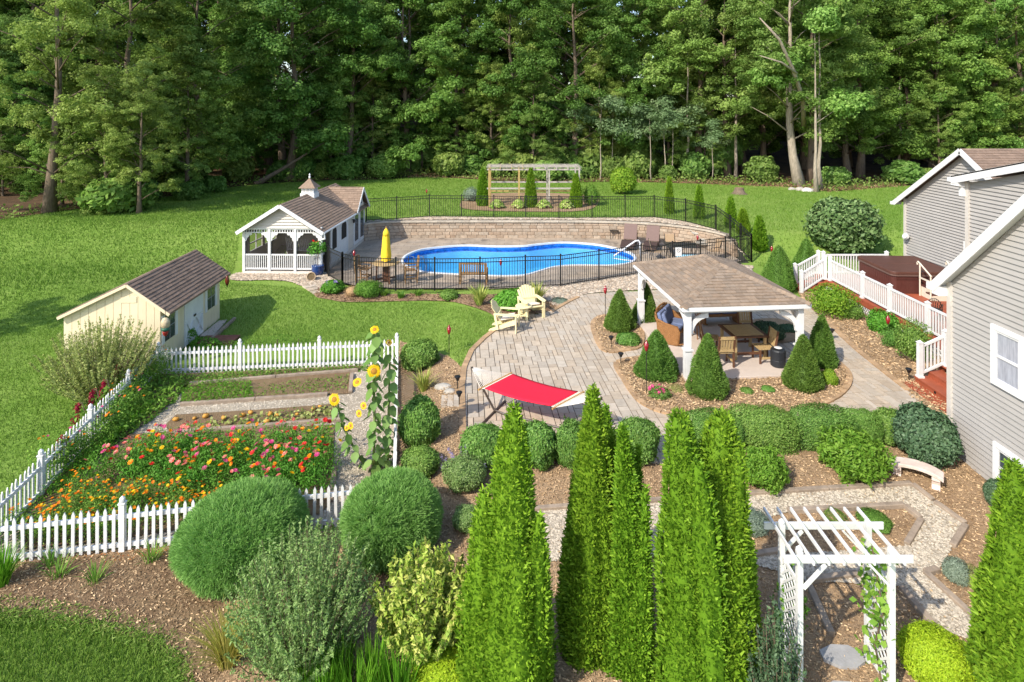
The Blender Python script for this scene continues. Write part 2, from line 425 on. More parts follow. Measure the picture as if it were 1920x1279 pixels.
BLUEC = M('blue_cushion', (.13, .165, .28), .9, .08, 6, .15, 120)
POLYB = M('tan_slat', (.40, .28, .13), .6, .12, 8, .15, 50)
POLYD = M('brown_slat', (.115, .05, .025), .6, .15, 8)
YELLOW = M('pale_yellow_paint', (.74, .64, .36), .5, .10, 6)
CUSHY = M('floral_cushion', (.70, .60, .48), .9, .2, 25)
UMBY = M('yellow_canvas', (.86, .56, .03), .8, .06, 6, .1, 40)
TEAK = M('weathered_teak', (.25, .15, .07), .75, .25, 8, .3, 40)
CONC = M('concrete', (.50, .42, .355), .85, .08, 2, .15, 40)
BENCHST = M('cast_stone', (.58, .47, .40), .8, .16, 4, .2, 40)
REDC = M('red_canvas', (.72, .010, .035), .85, .05, 5, .12, 160)
ROPE = M('cotton_rope', (.72, .66, .56), .9, .1, 20)
OAK = M('varnished_oak', (.42, .24, .08), .5, .15, 10)
BRONZE = M('bronze_steel', (.06, .045, .035), .4, .1, 5)
REDGL = M('red_glass', (.22, .008, .012), .15, .1, 5, spec=.7)
ROCK = M('field_stone', (.36, .33, .28), .9, .3, 4, .6, 14)
TERRA = M('wood_pot', (.25, .12, .06), .8, .2, 6)
BLUEPOT = M('blue_glaze', (.015, .045, .16), .15, .2, 5, spec=.7)

def ground_mat(name, cols, scale, bump, bscale, fine=None, big=.14):
    """cols: four colours mixed by two noises"""
    m, nt, N, L = _nt(name); out = N.new('ShaderNodeOutputMaterial'); b = N.new('ShaderNodeBsdfPrincipled'); L.new(b.outputs[0], out.inputs[0])
    b.inputs['Roughness'].default_value = .95; b.inputs['Specular IOR Level'].default_value = .1
    pos = N.new('ShaderNodeNewGeometry').outputs['Position']
    def noise(sc, det=6, rg=.62):
        n = N.new('ShaderNodeTexNoise'); n.inputs['Scale'].default_value = sc; n.inputs['Detail'].default_value = det; n.inputs['Roughness'].default_value = rg
        L.new(pos, n.inputs['Vector']); r = N.new('ShaderNodeMapRange'); r.inputs[1].default_value = .32; r.inputs[2].default_value = .68; L.new(n.outputs[0], r.inputs[0]); return r.outputs[0]
    a, c = noise(scale), noise(fine or scale * 9)
    bg = noise(big, 3)
    def mix(f, x, y):
        k = N.new('ShaderNodeMix'); k.data_type = 'RGBA'; L.new(f, k.inputs[0])
        for s, q in ((6, x), (7, y)):
            if isinstance(q, tuple): k.inputs[s].default_value = (*q, 1)
            else: L.new(q, k.inputs[s])
        return k.outputs[2]
    f = mix(bg, mix(a, mix(c, cols[0], cols[1]), mix(c, cols[1], cols[2])), mix(a, mix(c, cols[1], cols[2]), mix(c, cols[2], cols[3])))
    L.new(f, b.inputs['Base Color'])
    nb = N.new('ShaderNodeTexNoise'); nb.inputs['Scale'].default_value = bscale; nb.inputs['Detail'].default_value = 6; L.new(pos, nb.inputs['Vector'])
    bp = N.new('ShaderNodeBump'); bp.inputs['Strength'].default_value = bump; bp.inputs['Distance'].default_value = .05; L.new(nb.outputs[0], bp.inputs['Height']); L.new(bp.outputs[0], b.inputs['Normal'])
    return m
LAWN = ground_mat('lawn', [(.095, .18, .022), (.135, .23, .034), (.18, .27, .05), (.245, .305, .08)], 1.1, 1.0, 9, 14, .09)
MULCH = ground_mat('mulch', [(.16, .10, .055), (.26, .17, .095), (.34, .235, .14), (.42, .30, .185)], 3, .8, 25, 38)
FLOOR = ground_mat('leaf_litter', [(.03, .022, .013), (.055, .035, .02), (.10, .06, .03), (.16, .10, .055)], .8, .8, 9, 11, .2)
GRAVEL = ground_mat('gravel', [(.25, .205, .145), (.33, .275, .20), (.40, .34, .255), (.46, .40, .31)], 2.5, .8, 45, 55)
SOIL = ground_mat('soil', [(.10, .06, .035), (.16, .10, .055), (.21, .14, .08), (.22, .18, .09)], 3, .8, 22, 30)
RIVERB = ground_mat('river_bed', [(.22, .17, .12), (.32, .26, .19), (.40, .33, .25), (.45, .39, .31)], 4, .8, 25, 30)
def deck_mat():
    m, nt, N, L = _nt('stamped_concrete'); out = N.new('ShaderNodeOutputMaterial'); b = N.new('ShaderNodeBsdfPrincipled'); L.new(b.outputs[0], out.inputs[0])
    b.inputs['Roughness'].default_value = .75
    pos = N.new('ShaderNodeNewGeometry').outputs['Position']
    br = N.new('ShaderNodeTexBrick'); br.inputs['Scale'].default_value = 1.0; br.inputs['Mortar Size'].default_value = .012; br.inputs['Brick Width'].default_value = .9; br.inputs['Row Height'].default_value = .45
    br.inputs['Color1'].default_value = (.31, .255, .195, 1); br.inputs['Color2'].default_value = (.36, .28, .20, 1); br.inputs['Mortar'].default_value = (.16, .125, .095, 1)
    L.new(pos, br.inputs['Vector'])
    n = N.new('ShaderNodeTexNoise'); n.inputs['Scale'].default_value = 1.3; n.inputs['Detail'].default_value = 8; n.inputs['Roughness'].default_value = .68; L.new(pos, n.inputs['Vector'])
    r = N.new('ShaderNodeMapRange'); r.inputs[1].default_value = .35; r.inputs[2].default_value = .65; r.inputs[3].default_value = .72; r.inputs[4].default_value = 1.18; L.new(n.outputs[0], r.inputs[0])
    w = N.new('ShaderNodeTexNoise'); w.inputs['Scale'].default_value = .75; w.inputs['Detail'].default_value = 2; L.new(pos, w.inputs['Vector'])
    wr = N.new('ShaderNodeMapRange'); wr.inputs[1].default_value = .63; wr.inputs[2].default_value = .68; wr.inputs[3].default_value = 1; wr.inputs[4].default_value = .55; L.new(w.outputs[0], wr.inputs[0])
    mu = N.new('ShaderNodeMath'); mu.operation = 'MULTIPLY'; L.new(r.outputs[0], mu.inputs[0]); L.new(wr.outputs[0], mu.inputs[1])
    hs = N.new('ShaderNodeHueSaturation'); L.new(br.outputs[0], hs.inputs['Color']); L.new(mu.outputs[0], hs.inputs['Value']); L.new(hs.outputs[0], b.inputs['Base Color'])
    bp = N.new('ShaderNodeBump'); bp.inputs['Strength'].default_value = .4; bp.inputs['Distance'].default_value = .02; L.new(n.outputs[0], bp.inputs['Height']); L.new(bp.outputs[0], b.inputs['Normal'])
    return m
DECKC = deck_mat()

# ---------------------------------------------------------------- terrain
wall_line = curve([(-8.95, 36.2), (-8.0, 36.75), (-6, 36.95), (-3, 37.0), (1, 37.0), (4.5, 36.95), (7.2, 36.6), (9.2, 35.9), (10.7, 34.8), (11.6, 33.5), (12.0, 32.3)], 6, False)
front_pix = [(612, 512), (642, 533), (669, 541), (742, 545), (815, 545), (900, 544), (985, 540), (1051, 537.5), (1123, 526.5), (1202, 514), (1261, 508), (1313, 503), (1360, 497), (1409, 491)]
front_line = gp(front_pix)
enclosure = front_line[:-1] + [(12.05, 31.3)] + wall_line[::-1] + [(-8.95, 31.0)]
def axis(a, b, lo, hi, fine, coarse):
    v = [lo]
    while v[-1] < hi: v.append(v[-1] + (fine if a <= v[-1] <= b else coarse))
    return np.array(v)
xs = axis(-18, 20, -140, 140, .45, 4.0); ys = axis(5, 44, -4, 150, .45, 3.0)
gx, gy = np.meshgrid(xs, ys); TV = np.column_stack([gx.ravel(), gy.ravel()])
TZ = Hn(TV); nx = len(xs); ii, jj = np.meshgrid(np.arange(len(ys) - 1), np.arange(nx - 1), indexing='ij')
a0 = (ii * nx + jj).ravel(); TF = np.stack([a0, a0 + 1, a0 + nx + 1, a0 + nx], 1)
cen = TV[TF].mean(1); inside = np.zeros(len(TF), bool)
for k in range(4): inside |= inpoly(TV[TF[:, k]], enclosure) & (TV[TF[:, k]][:, 1] > 28.6)
TF = TF[~inside]
lawn = link('lawn', npmesh('lawn', np.column_stack([TV, TZ]), TF, np.full(len(TV), .5), LAWN, True)); lawn['kind'] = 'structure'

edge_pix = [(-250, 455), (-60, 422), (30, 409), (110, 397), (245, 380), (340, 366), (400, 356), (470, 347), (545, 342), (640, 338), (720, 337), (790, 331), (870, 335), (960, 341), (1060, 343), (1160, 341), (1290, 344), (1400, 348), (1490, 351), (1555, 359), (1640, 353), (1720, 347), (1800, 342), (1950, 340), (2300, 345)]
forest_edge = curve(gp(edge_pix), 4, False)
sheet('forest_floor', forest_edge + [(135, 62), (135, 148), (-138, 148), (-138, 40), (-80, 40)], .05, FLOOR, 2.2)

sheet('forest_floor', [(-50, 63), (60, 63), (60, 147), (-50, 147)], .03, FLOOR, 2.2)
# beds and gravel
B_front = gp([(-300, 1062), (30, 1052), (250, 1030), (500, 1003), (740, 985), (746, 690), (750, 642), (800, 656), (840, 670), (866, 692), (868, 815), (1100, 862), (1240, 872), (1500, 832), (1776, 802), (1900, 930), (2450, 1430), (335, 1430), (345, 1279), (325, 1240), (290, 1212), (200, 1185), (60, 1162), (-300, 1150)])
B_pool = curve(gp([(598, 541), (590, 557), (616, 563), (649, 568), (715, 567), (830, 566), (880, 575), (920, 590), (940, 606), (985, 594), (1030, 586), (1045, 578), (1020, 562), (985, 553), (900, 554), (815, 553), (690, 553), (640, 546)]), 3)
B_isl1 = curve(gp([(1138, 594), (1113, 606), (1116, 631), (1134, 661), (1168, 660), (1200, 652), (1203, 620), (1193, 596)]), 4)
B_isl2 = curve(gp([(1156, 684), (1170, 714), (1191, 746), (1212, 764), (1246, 777), (1290, 781), (1400, 779), (1500, 771), (1543, 760), (1576, 742), (1592, 720), (1589, 700), (1568, 680), (1545, 657), (1528, 668), (1515, 690), (1470, 703), (1375, 709), (1295, 714), (1262, 690), (1240, 668), (1200, 674)]), 4)
B_isl3 = curve(gp([(1395, 608), (1450, 600), (1490, 612), (1495, 640), (1440, 648), (1400, 640)]), 4)
B_deck = curve(gp([(1500, 545), (1560, 545), (1650, 590), (1740, 600), (1790, 640), (1800, 815), (1715, 752), (1700, 734), (1690, 724), (1655, 696), (1600, 648), (1535, 588), (1505, 562)]), 3)
B_perg = curve(gp([(862, 386), (890, 395), (1000, 398), (1095, 396), (1122, 382), (1110, 368), (1000, 362), (890, 366)]), 3)
for nm, pl in (('mulch_bed', B_front), ('mulch_bed', B_pool), ('mulch_bed', B_deck), ('mulch_bed', B_perg)):
    sheet(nm, pl, .045, MULCH, .6)
for pl in (B_isl1, B_isl2, B_isl3): sheet('mulch_bed', pl, .075, MULCH, .6)
sheet('soil_bed', curve(gp([(-250, 1078), (60, 1060), (330, 1036), (400, 1100), (430, 1200), (400, 1290), (352, 1285), (330, 1240), (290, 1210), (200, 1182), (60, 1160), (-250, 1150)]), 3), .052, SOIL, .5)
B_river = curve(gp([(985, 547), (1010, 556), (1045, 577), (1062, 567), (1090, 555), (1130, 549), (1200, 545), (1300, 542), (1395, 538)]), 3, False) + [(12.3, 30.4)] + [(p[0], p[1] + .25) for p in front_line[6:-1]][::-1]
sheet('river_stone_bed', B_river, .035, RIVERB, .6)
B_ph = curve(gp([(430, 522), (452, 512), (530, 513), (606, 514), (642, 537), (604, 541), (566, 537), (545, 529), (500, 526), (445, 527)]), 3)
sheet('river_stone_bed', B_ph, .03, RIVERB, .6)
strip = [(p[0], p[1] + .3) for p in wall_line] ; 
back_pix = [(687, 417), (744, 413), (805, 408.5), (865, 409), (926, 410), (986, 410.5), (1048, 411), (1110, 411), (1172, 410.5), (1226.5, 410), (1285, 418), (1342, 434), (1369, 460), (1389, 476), (1409, 491)]
back_line = gp(back_pix)
def zstrip(x, y): return max(H(x, y), 1.08 * sst(30.8, 33.8, y)) if x > 8 else 1.08
B_strip = strip[:-2] + [(12.2, 32.0), (12.5, 31.4)] + back_line[::-1][1:] + [(-8.95, 37.6)]
sheet('river_stone_bed', B_strip, .05, RIVERB, .5, zf=zstrip)
path_pix = [(1000, 962), (1240, 948), (1394, 934), (1560, 923), (1708, 915), (1749, 946), (1811, 991), (1785, 1032), (1760, 1076), (1734, 1080), (1837, 1176), (1812, 1204), (1751, 1183), (1685, 1106), (1600, 1100), (1514, 1096), (1430, 1068), (1240, 1050), (1000, 1060)]
isl_pix = [(1385, 990), (1476, 966), (1696, 955), (1727, 981), (1700, 1029), (1620, 1038), (1407, 1049)]
P_path = gp(path_pix); P_isl = gp(isl_pix)
sheet('gravel_path', P_path, .065, GRAVEL, .5, holes=[P_isl])
# vegetable garden floor
B_gard = gp([(300, 703), (444, 698), (600, 690), (742, 682), (738, 972), (560, 990), (250, 1022), (-20, 1048), (-60, 1060), (0, 1005), (108, 897)])
sheet('garden_path', B_gard, .03, GRAVEL, .5)
bed1 = gp([(342, 728), (362, 718), (520, 712), (660, 700), (658, 741), (500, 750), (338, 762)])
bed2 = gp([(310, 800), (330, 781), (480, 772), (635, 760), (632, 792), (480, 800), (318, 815)])
bed3 = gp([(115, 905), (240, 818), (400, 808), (628, 800), (622, 945), (600, 968), (400, 985), (200, 1020), (40, 1035), (60, 960)])
bed0 = gp([(300, 705), (444, 700), (600, 692), (680, 688), (672, 698), (520, 708), (355, 722), (320, 760), (200, 850), (110, 905), (60, 960), (0, 1010), (108, 899)])
for b in (bed1, bed2, bed3, bed0): sheet('soil_bed', b, .055, SOIL, .5)

# ---------------------------------------------------------------- chips and stones (uncountable)
def chips(name, poly, n, mat, dz, L=.05, W=.018, zf=None, label=None, cat='mulch', holes=(), dens_near=True):
    P = scatter(poly, n, holes); zf = zf or H
    Z = np.array([zf(x, y) for x, y in P]) + dz
    P3 = np.column_stack([P, Z + rng.uniform(.0, .02, len(P))]); D = rdir(len(P)); D[:, 2] *= .25
    V, Fc, rn = blades(P3, D, L * rng.uniform(.5, 1.5, len(P)), W * rng.uniform(.6, 1.5, len(P)), .8)
    o = link(name, npmesh(name, V, Fc, rn, mat)); tag(o, label, cat, kind='stuff'); return o
chips('mulch_chips', B_front, 62000, CHIP, .05, .042, .015, label='loose brown bark chips covering the front planting beds')
chips('mulch_chips', B_isl2, 9000, CHIP, .085, .06, .022, label='tan bark chips in the bed around the pavilion front')
chips('mulch_chips', B_deck, 8000, CHIP, .055, .07, .025, label='bark chips in the bed below the deck railing')
chips('mulch_chips', B_pool, 4000, CHIPD, .055, .07, .025, label='dark bark chips in the bed below the pool fence')
chips('mulch_chips', B_isl1, 1500, CHIP, .085, .06, .022, label='bark chips around the two dwarf spruces by the far post')
STN = []
def stone_unit():
    """low stone: 8 faces"""
    a = np.array([(1, 0, 0), (.6, .75, 0), (-.5, .8, 0), (-1, 0, 0), (-.55, -.8, 0), (.55, -.8, 0), (.35, .1, .55), (-.3, -.1, .6)])
    f = [(0, 1, 6), (1, 2, 6), (2, 7, 6), (2, 3, 7), (3, 4, 7), (4, 5, 7), (5, 6, 7), (5, 0, 6)]
    return a, np.array(f)
SU, SF = stone_unit()
def stones(name, poly, n, mat, size, dz, zf=None, label=None, holes=(), cat='stones', flat=.7):
    P = scatter(poly, n, holes); n = len(P); zf = zf or H
    Z = np.array([zf(x, y) for x, y in P]) + dz
    s = size * rng.uniform(.5, 1.4, n); a = rng.uniform(0, 6.28, n); c, d = np.cos(a), np.sin(a); el = rng.uniform(.6, 1, n)
    U = SU[None, :, :] * s[:, None, None] * np.stack([np.ones(n), el, np.full(n, flat)], 1)[:, None, :]
    V = np.stack([U[:, :, 0] * c[:, None] - U[:, :, 1] * d[:, None], U[:, :, 0] * d[:, None] + U[:, :, 1] * c[:, None], U[:, :, 2]], 2)
    V = V + np.column_stack([P, Z])[:, None, :]
    Fc = SF[None] + (np.arange(n) * 8)[:, None, None]
    o = link(name, npmesh(name, V.reshape(-1, 3), Fc.reshape(-1, 3), np.repeat(rng.random(n), 8), mat, True)); tag(o, label, cat, kind='stuff'); return o
stones('river_stones', B_river, 6500, STONE, .065, .04, label='rounded tan river stones between pool fence and patio')
stones('river_stones', B_ph, 2600, STONE, .065, .04, label='rounded tan river stones in front of the pool house')
stones('river_stones', B_strip, 5000, STONE, .10, .05, zf=zstrip, label='pale river stones on top of the retaining wall')
stones('path_gravel', P_path, 17000, PEBBLE, .026, .07, holes=[P_isl], label='pale pea gravel on the path behind the white arbor', cat='gravel')
stones('garden_gravel', B_gard, 9000, PEBBLE, .026, .035, holes=[bed1, bed2, bed3], label='grey gravel on the paths of the vegetable garden', cat='gravel')

# ---------------------------------------------------------------- patio
patio_poly = gp([(868, 815), (867, 770), (866, 730), (870, 692), (884, 660), (908, 636), (940, 611)]) + curve(gp([(940, 611), (985, 594), (1030, 586), (1060, 570), (1090, 556), (1130, 551), (1200, 547), (1300, 545), (1420, 550), (1490, 560), (1530, 588), (1590, 645), (1650, 695), (1705, 738), (1776, 788)]), 3, False)[1:] + gp([(1790, 800), (1500, 834), (1240, 874), (1100, 864)])
patio = sheet('patio', patio_poly, .022, JOINT, .7)
PY = R(4.8); pc, ps = math.cos(PY), math.sin(PY)
def l2w(u, v): return (u * pc - v * ps, u * ps + v * pc)
def w2l(x, y): return (x * pc + y * ps, -x * ps + y * pc)
pl = [w2l(*p) for p in patio_poly]; AU, AV = .148, .215
u0, u1 = min(p[0] for p in pl), max(p[0] for p in pl); v0, v1 = min(p[1] for p in pl), max(p[1] for p in pl)
cu, cv = int((u1 - u0) / AU) + 2, int((v1 - v0) / AV) + 2
used = np.zeros((cu + 4, cv + 4), bool); gs = []
rd = random.Random(5)
signed = sum(pl[i][0] * pl[(i + 1) % len(pl)][1] - pl[(i + 1) % len(pl)][0] * pl[i][1] for i in range(len(pl)))
isl2l = [B_isl1, B_isl2, B_isl3]
for j in range(cv):
    for i in range(cu):
        if used[i, j]: continue
        opts = [(2, 2), (2, 2), (2, 1), (2, 1), (1, 1), (2, 3), (1, 2)]; rd.shuffle(opts)
        for w, h in opts + [(1, 1)]:
            if not used[i:i + w, j:j + h].any(): break
        used[i:i + w, j:j + h] = True
        a, b = u0 + i * AU, v0 + j * AV; g = .010
        rect = [(a + g, b + g), (a + w * AU - g, b + g), (a + w * AU - g, b + h * AV - g), (a + g, b + h * AV - g)]
        cw = [l2w(*q) for q in rect]
        if any(inpoly(cw, s).all() for s in isl2l): continue
        if inpoly(cw, patio_poly).all(): q = rect
        else: q = clip(pl if signed > 0 else pl[::-1], rect)
        if len(q) < 3 or area(q) < .012: continue
        t = .016 + rd.random() * .006
        mp = lambda u, v, hh: (*l2w(u, v), H(*l2w(u, v)) + .026 + hh)
        vs, fs = slab(q, mp, lambda u, v, t=t: t)
        y = sum(p[1] for p in vs) / len(vs); gs.append((vs, fs, area(q) / y ** 3))
pieces(patio, 'paver', gs, PAVER)
def edging(line, w=.10, step=.2, z=.03, h=.045, zf=None, name='edging_brick', mat=EDGE, parent=None, closed=False, limit=300):
    pts = densify(line, .05, closed); out = []; acc = 0; cur = Vector(pts[0]); k = 0
    P = [Vector(p) for p in pts] + ([Vector(pts[0])] if closed else []); i = 0
    # walk at equal steps
    S = [P[0]]; rest = step
    for a, b in zip(P, P[1:]):
        L = (b - a).length
        while L >= rest:
            a = a + (b - a).normalized() * rest; S.append(a.copy()); L = (b - a).length; rest = step
        rest -= L
    for a, b in zip(S, S[1:]):
        d = (b - a).normalized(); n = Vector((-d.y, d.x)); a2 = a + d * .006; b2 = b - d * .006
        q = [a2 - n * w, b2 - n * w, b2 + n * w, a2 + n * w]; zz = (zf or H)((a.x + b.x) / 2, (a.y + b.y) / 2) + z
        hh = h + random.random() * .006
        vs = [(p.x, p.y, zz + hh) for p in q] + [(p.x, p.y, zz - .05) for p in q]
        out.append((vs, [(0, 1, 2, 3), (0, 4, 5, 1), (1, 5, 6, 2), (2, 6, 7, 3), (3, 7, 4, 0)], 1 / (a.y ** 2)))
    pieces(parent, name, out, mat, limit)
edging(gp([(868, 815), (867, 770), (866, 730), (870, 692), (884, 660), (908, 636), (940, 611)]), .085, .2, parent=patio)
edging(curve(gp([(1035, 586), (1060, 571), (1088, 557)]), 5, False), .085, .2, parent=patio)
edging(curve(gp([(1500, 560), (1533, 588), (1592, 645), (1652, 695), (1707, 738)]), 5, False), .085, .2, parent=patio)
for isl in (B_isl1, B_isl2): edging(isl, .085, .2, .035, .055, parent=patio, closed=True, limit=130)
# short paver walks
def slabs_walk(pix, name, cols, rows):
    a, b, c, d = [Vector(p) for p in gp(pix)]   # near-left, near-right, far-right, far-left
    o = link(name, None); o['kind'] = 'structure'; out = []
    for i in range(cols):
        for j in range(rows):
            f = lambda s, t: (a * (1 - s) + b * s) * (1 - t) + (d * (1 - s) + c * s) * t
            q = [f((i + .03) / cols, (j + .03) / rows), f((i + .97) / cols, (j + .03) / rows), f((i + .97) / cols, (j + .97) / rows), f((i + .03) / cols, (j + .97) / rows)]
            zz = H(q[0].x, q[0].y) + .03
            vs = [(p.x, p.y, zz + .05) for p in q] + [(p.x, p.y, zz - .02) for p in q]
            out.append((vs, [(0, 1, 2, 3), (0, 4, 5, 1), (1, 5, 6, 2), (2, 6, 7, 3), (3, 7, 4, 0)], 1))
    pieces(o, 'paver', out, PAVER)
slabs_walk([(826, 768), (862, 768), (862, 746), (828, 746)], 'side_walk', 3, 2)
slabs_walk([(588, 553), (612, 549), (604, 532), (566, 538)], 'pool_house_walk', 3, 3)

# ---------------------------------------------------------------- pool, deck, retaining wall
pool_pix = [(755, 491), (757, 486), (765, 479), (790, 469.5), (833, 464), (876, 461.5), (931, 463.3), (982, 462.5), (1008, 459.5), (1052, 456), (1092, 457.5), (1128, 461.5), (1161, 469), (1183, 477), (1190, 486), (1185, 492), (1172, 496), (1141, 499), (1084, 498.5), (1041, 501.5), (1010, 510), (982, 517.5), (940, 519), (900, 517.5), (852, 515.5), (800, 512), (775, 506), (761, 499)]
pool = curve([tuple(G(px, py, 0)[:2]) for px, py in pool_pix], 4)
def offset(poly, d):
    n = len(poly); out = []; s = sum(poly[i][0] * poly[(i + 1) % n][1] - poly[(i + 1) % n][0] * poly[i][1] for i in range(n))
    for i in range(n):
        a, b = Vector(poly[i - 1]), Vector(poly[(i + 1) % n]); t = (b - a).normalized(); nn = Vector((t.y, -t.x)) * (1 if s > 0 else -1)
        out.append((poly[i][0] + nn.x * d, poly[i][1] + nn.y * d))
    return out
sheet('pool_deck', enclosure, .04, DECKC, .9, holes=[pool], zf=lambda x, y: 0)
LINER = M('pool_liner', (.18, .55, .80), .5, .10, 1.5)
LINERB = M('liner_border', (.02, .16, .55), .4, .5, 5)
pl_t = thing('swimming_pool', 'blue freeform swimming pool with white coping inside the black fence', 'pool', (0, 0, 0))
def ring(name, A, za, Bp, zb, mat):
    n = len(A); m = MB(); m.add([(*p, za) for p in A] + [(*p, zb) for p in Bp], [(i, (i + 1) % n, n + (i + 1) % n, n + i) for i in range(n)]); return m.build(name, mat, pl_t, True)
ring('tile_border', pool, .02, pool, -.34, LINERB)
ring('pool_wall', offset(pool, -.004), -.30, offset(pool, -.25), -1.25, LINER)
cop = MB(); o1, o2 = offset(pool, .09), offset(pool, -.03); n = len(pool)
cop.add([(*p, .075) for p in o1] + [(*p, .075) for p in o2] + [(*p, .0) for p in o1] + [(*p, -.02) for p in o2], [(i, (i + 1) % n, n + (i + 1) % n, n + i) for i in range(n)] + [(i, (i + 1) % n, 2 * n + (i + 1) % n, 2 * n + i) for i in range(n)] + [(n + i, n + (i + 1) % n, 3 * n + (i + 1) % n, 3 * n + i) for i in range(n)])
cop.build('coping', M('coping_white', (.60, .62, .64), .5, .1, 5), pl_t)
f_ = sheet('pool_floor', offset(pool, -.2), -1.25, LINER, 1.2, zf=lambda x, y: 0, parent=pl_t, kind=None)
stp = MB()
for k in range(3):
    q = offset(pool, -.35 - .4 * k); q = [p for p in q if p[0] < -4.3 + .2 * k and p[1] > 30.2]
for k in range(3):
    c0 = G(775, 487, 0); pts = [(c0.x + (1.1 + .35 * k) * math.cos(t), c0.y + .5 + (1.1 + .35 * k) * math.sin(t)) for t in np.linspace(2.0, 5.2, 14)] + [(c0.x - .9, c0.y + .4)]
    stp.prism([p for p in pts], -1.2, -.28 - .26 * k)
stp.build('pool_steps', M('step_plastic', (.42, .58, .72), .5, .05, 5), pl_t)
def water_mat():
    m, nt, N, L = _nt('water'); out = N.new('ShaderNodeOutputMaterial')
    t = N.new('ShaderNodeBsdfTransparent'); t.inputs[0].default_value = (.70, .92, 1.0, 1)
    g = N.new('ShaderNodeBsdfGlossy'); g.inputs['Roughness'].default_value = .03
    fr = N.new('ShaderNodeFresnel'); fr.inputs[0].default_value = 1.33
    n = N.new('ShaderNodeTexNoise'); n.inputs['Scale'].default_value = 2.2; n.inputs['Detail'].default_value = 3
    L.new(N.new('ShaderNodeNewGeometry').outputs['Position'], n.inputs['Vector'])
    bp = N.new('ShaderNodeBump'); bp.inputs['Strength'].default_value = .12; bp.inputs['Distance'].default_value = .05; L.new(n.outputs[0], bp.inputs['Height'])
    L.new(bp.outputs[0], g.inputs['Normal']); L.new(bp.outputs[0], fr.inputs['Normal'])
    ml = N.new('ShaderNodeMath'); ml.operation = 'MULTIPLY'; ml.inputs[1].default_value = .45; L.new(fr.outputs[0], ml.inputs[0]); mx = N.new('ShaderNodeMixShader'); L.new(ml.outputs[0], mx.inputs[0]); L.new(t.outputs[0], mx.inputs[1]); L.new(g.outputs[0], mx.inputs[2]); L.new(mx.outputs[0], out.inputs[0]); return m
wt = sheet('pool_water', offset(pool, -.006), -.13, water_mat(), 1.0, zf=lambda x, y: 0)

rw = thing('retaining_wall', 'curved tan block retaining wall behind the pool', 'wall', (0, 0, 0))
wl = [Vector(p) for p in densify(wall_line, .1, False)]
cum = [0]
for a, b in zip(wl, wl[1:]): cum.append(cum[-1] + (b - a).length)
def along(s):
    s = max(0, min(cum[-1] - 1e-4, s)); k = max(i for i in range(len(cum)) if cum[i] <= s); k = min(k, len(wl) - 2)
    d = (wl[k + 1] - wl[k]).normalized(); return wl[k] + d * (s - cum[k]), Vector((d.y, -d.x))
gs = []; ch = .2; rd = random.Random(3)
for c in range(5):
    s = -rd.random() * .4
    while s < cum[-1]:
        w = rd.choice([.3, .45, .45, .6]); p, n1 = along(s + .006); q, n2 = along(s + w - .006)
        top = zstrip(p.x, p.y)
        if (c + 1) * ch <= top + .06 and (q - p).length > .1:
            o = .0 + rd.random() * .025 + c * .012; z0, z1 = c * ch + .005, (c + 1) * ch - .006
            a, b = p + n1 * (.02 - o), q + n2 * (.02 - o); a2, b2 = p - n1 * .28, q - n2 * .28; e = .018
            ai, bi = a + (b - a) * .04 + n1 * e, b - (b - a) * .04 + n2 * e
            vs = [(a.x, a.y, z0), (b.x, b.y, z0), (b2.x, b2.y, z0), (a2.x, a2.y, z0), (a.x, a.y, z1), (b.x, b.y, z1), (b2.x, b2.y, z1), (a2.x, a2.y, z1), (ai.x, ai.y, z0 + .02), (bi.x, bi.y, z0 + .02), (bi.x, bi.y, z1 - .02), (ai.x, ai.y, z1 - .02)]
            fs = [(8, 9, 10, 11), (0, 1, 9, 8), (1, 5, 10, 9), (5, 4, 11, 10), (4, 0, 8, 11), (4, 5, 6, 7), (1, 2, 6, 5), (0, 4, 7, 3)]
            gs.append((vs, fs, w))
        s += w
pieces(rw, 'block', gs, WALLB)
gs = []; s = 0
while s < cum[-1] - .3:
    p, n1 = along(s + .004); q, n2 = along(s + .496); top = zstrip(p.x, p.y); zc = ch * round((top + .0) / ch)
    if zc > .25:
        a, b, c2, d = p + n1 * .05, q + n2 * .05, q - n2 * .32, p - n1 * .32
        vs = [(t.x, t.y, zc + .085) for t in (a, b, c2, d)] + [(t.x, t.y, zc) for t in (a, b, c2, d)]
        gs.append((vs, [(0, 1, 2, 3), (0, 4, 5, 1), (1, 5, 6, 2), (2, 6, 7, 3), (3, 7, 4, 0), (4, 7, 6, 5)], 1))
    s += .5
pieces(rw, 'cap_stone', gs, CAP)
bk = MB()
for k in range(0, len(wl) - 3, 3):
    p, n1 = wl[k], along(cum[k])[1]; q, n2 = wl[k + 3], along(cum[k + 3])[1]; t = min(zstrip(p.x, p.y), zstrip(q.x, q.y))
    a, b, c2, d = p - n1 * .2, q - n2 * .2, q - n2 * .45, p - n1 * .45
    bk.hexa([(a.x, a.y, -.2), (b.x, b.y, -.2), (c2.x, c2.y, -.2), (d.x, d.y, -.2), (a.x, a.y, t), (b.x, b.y, t), (c2.x, c2.y, t), (d.x, d.y, t)])
bk.build('backing', RIVERB, rw)
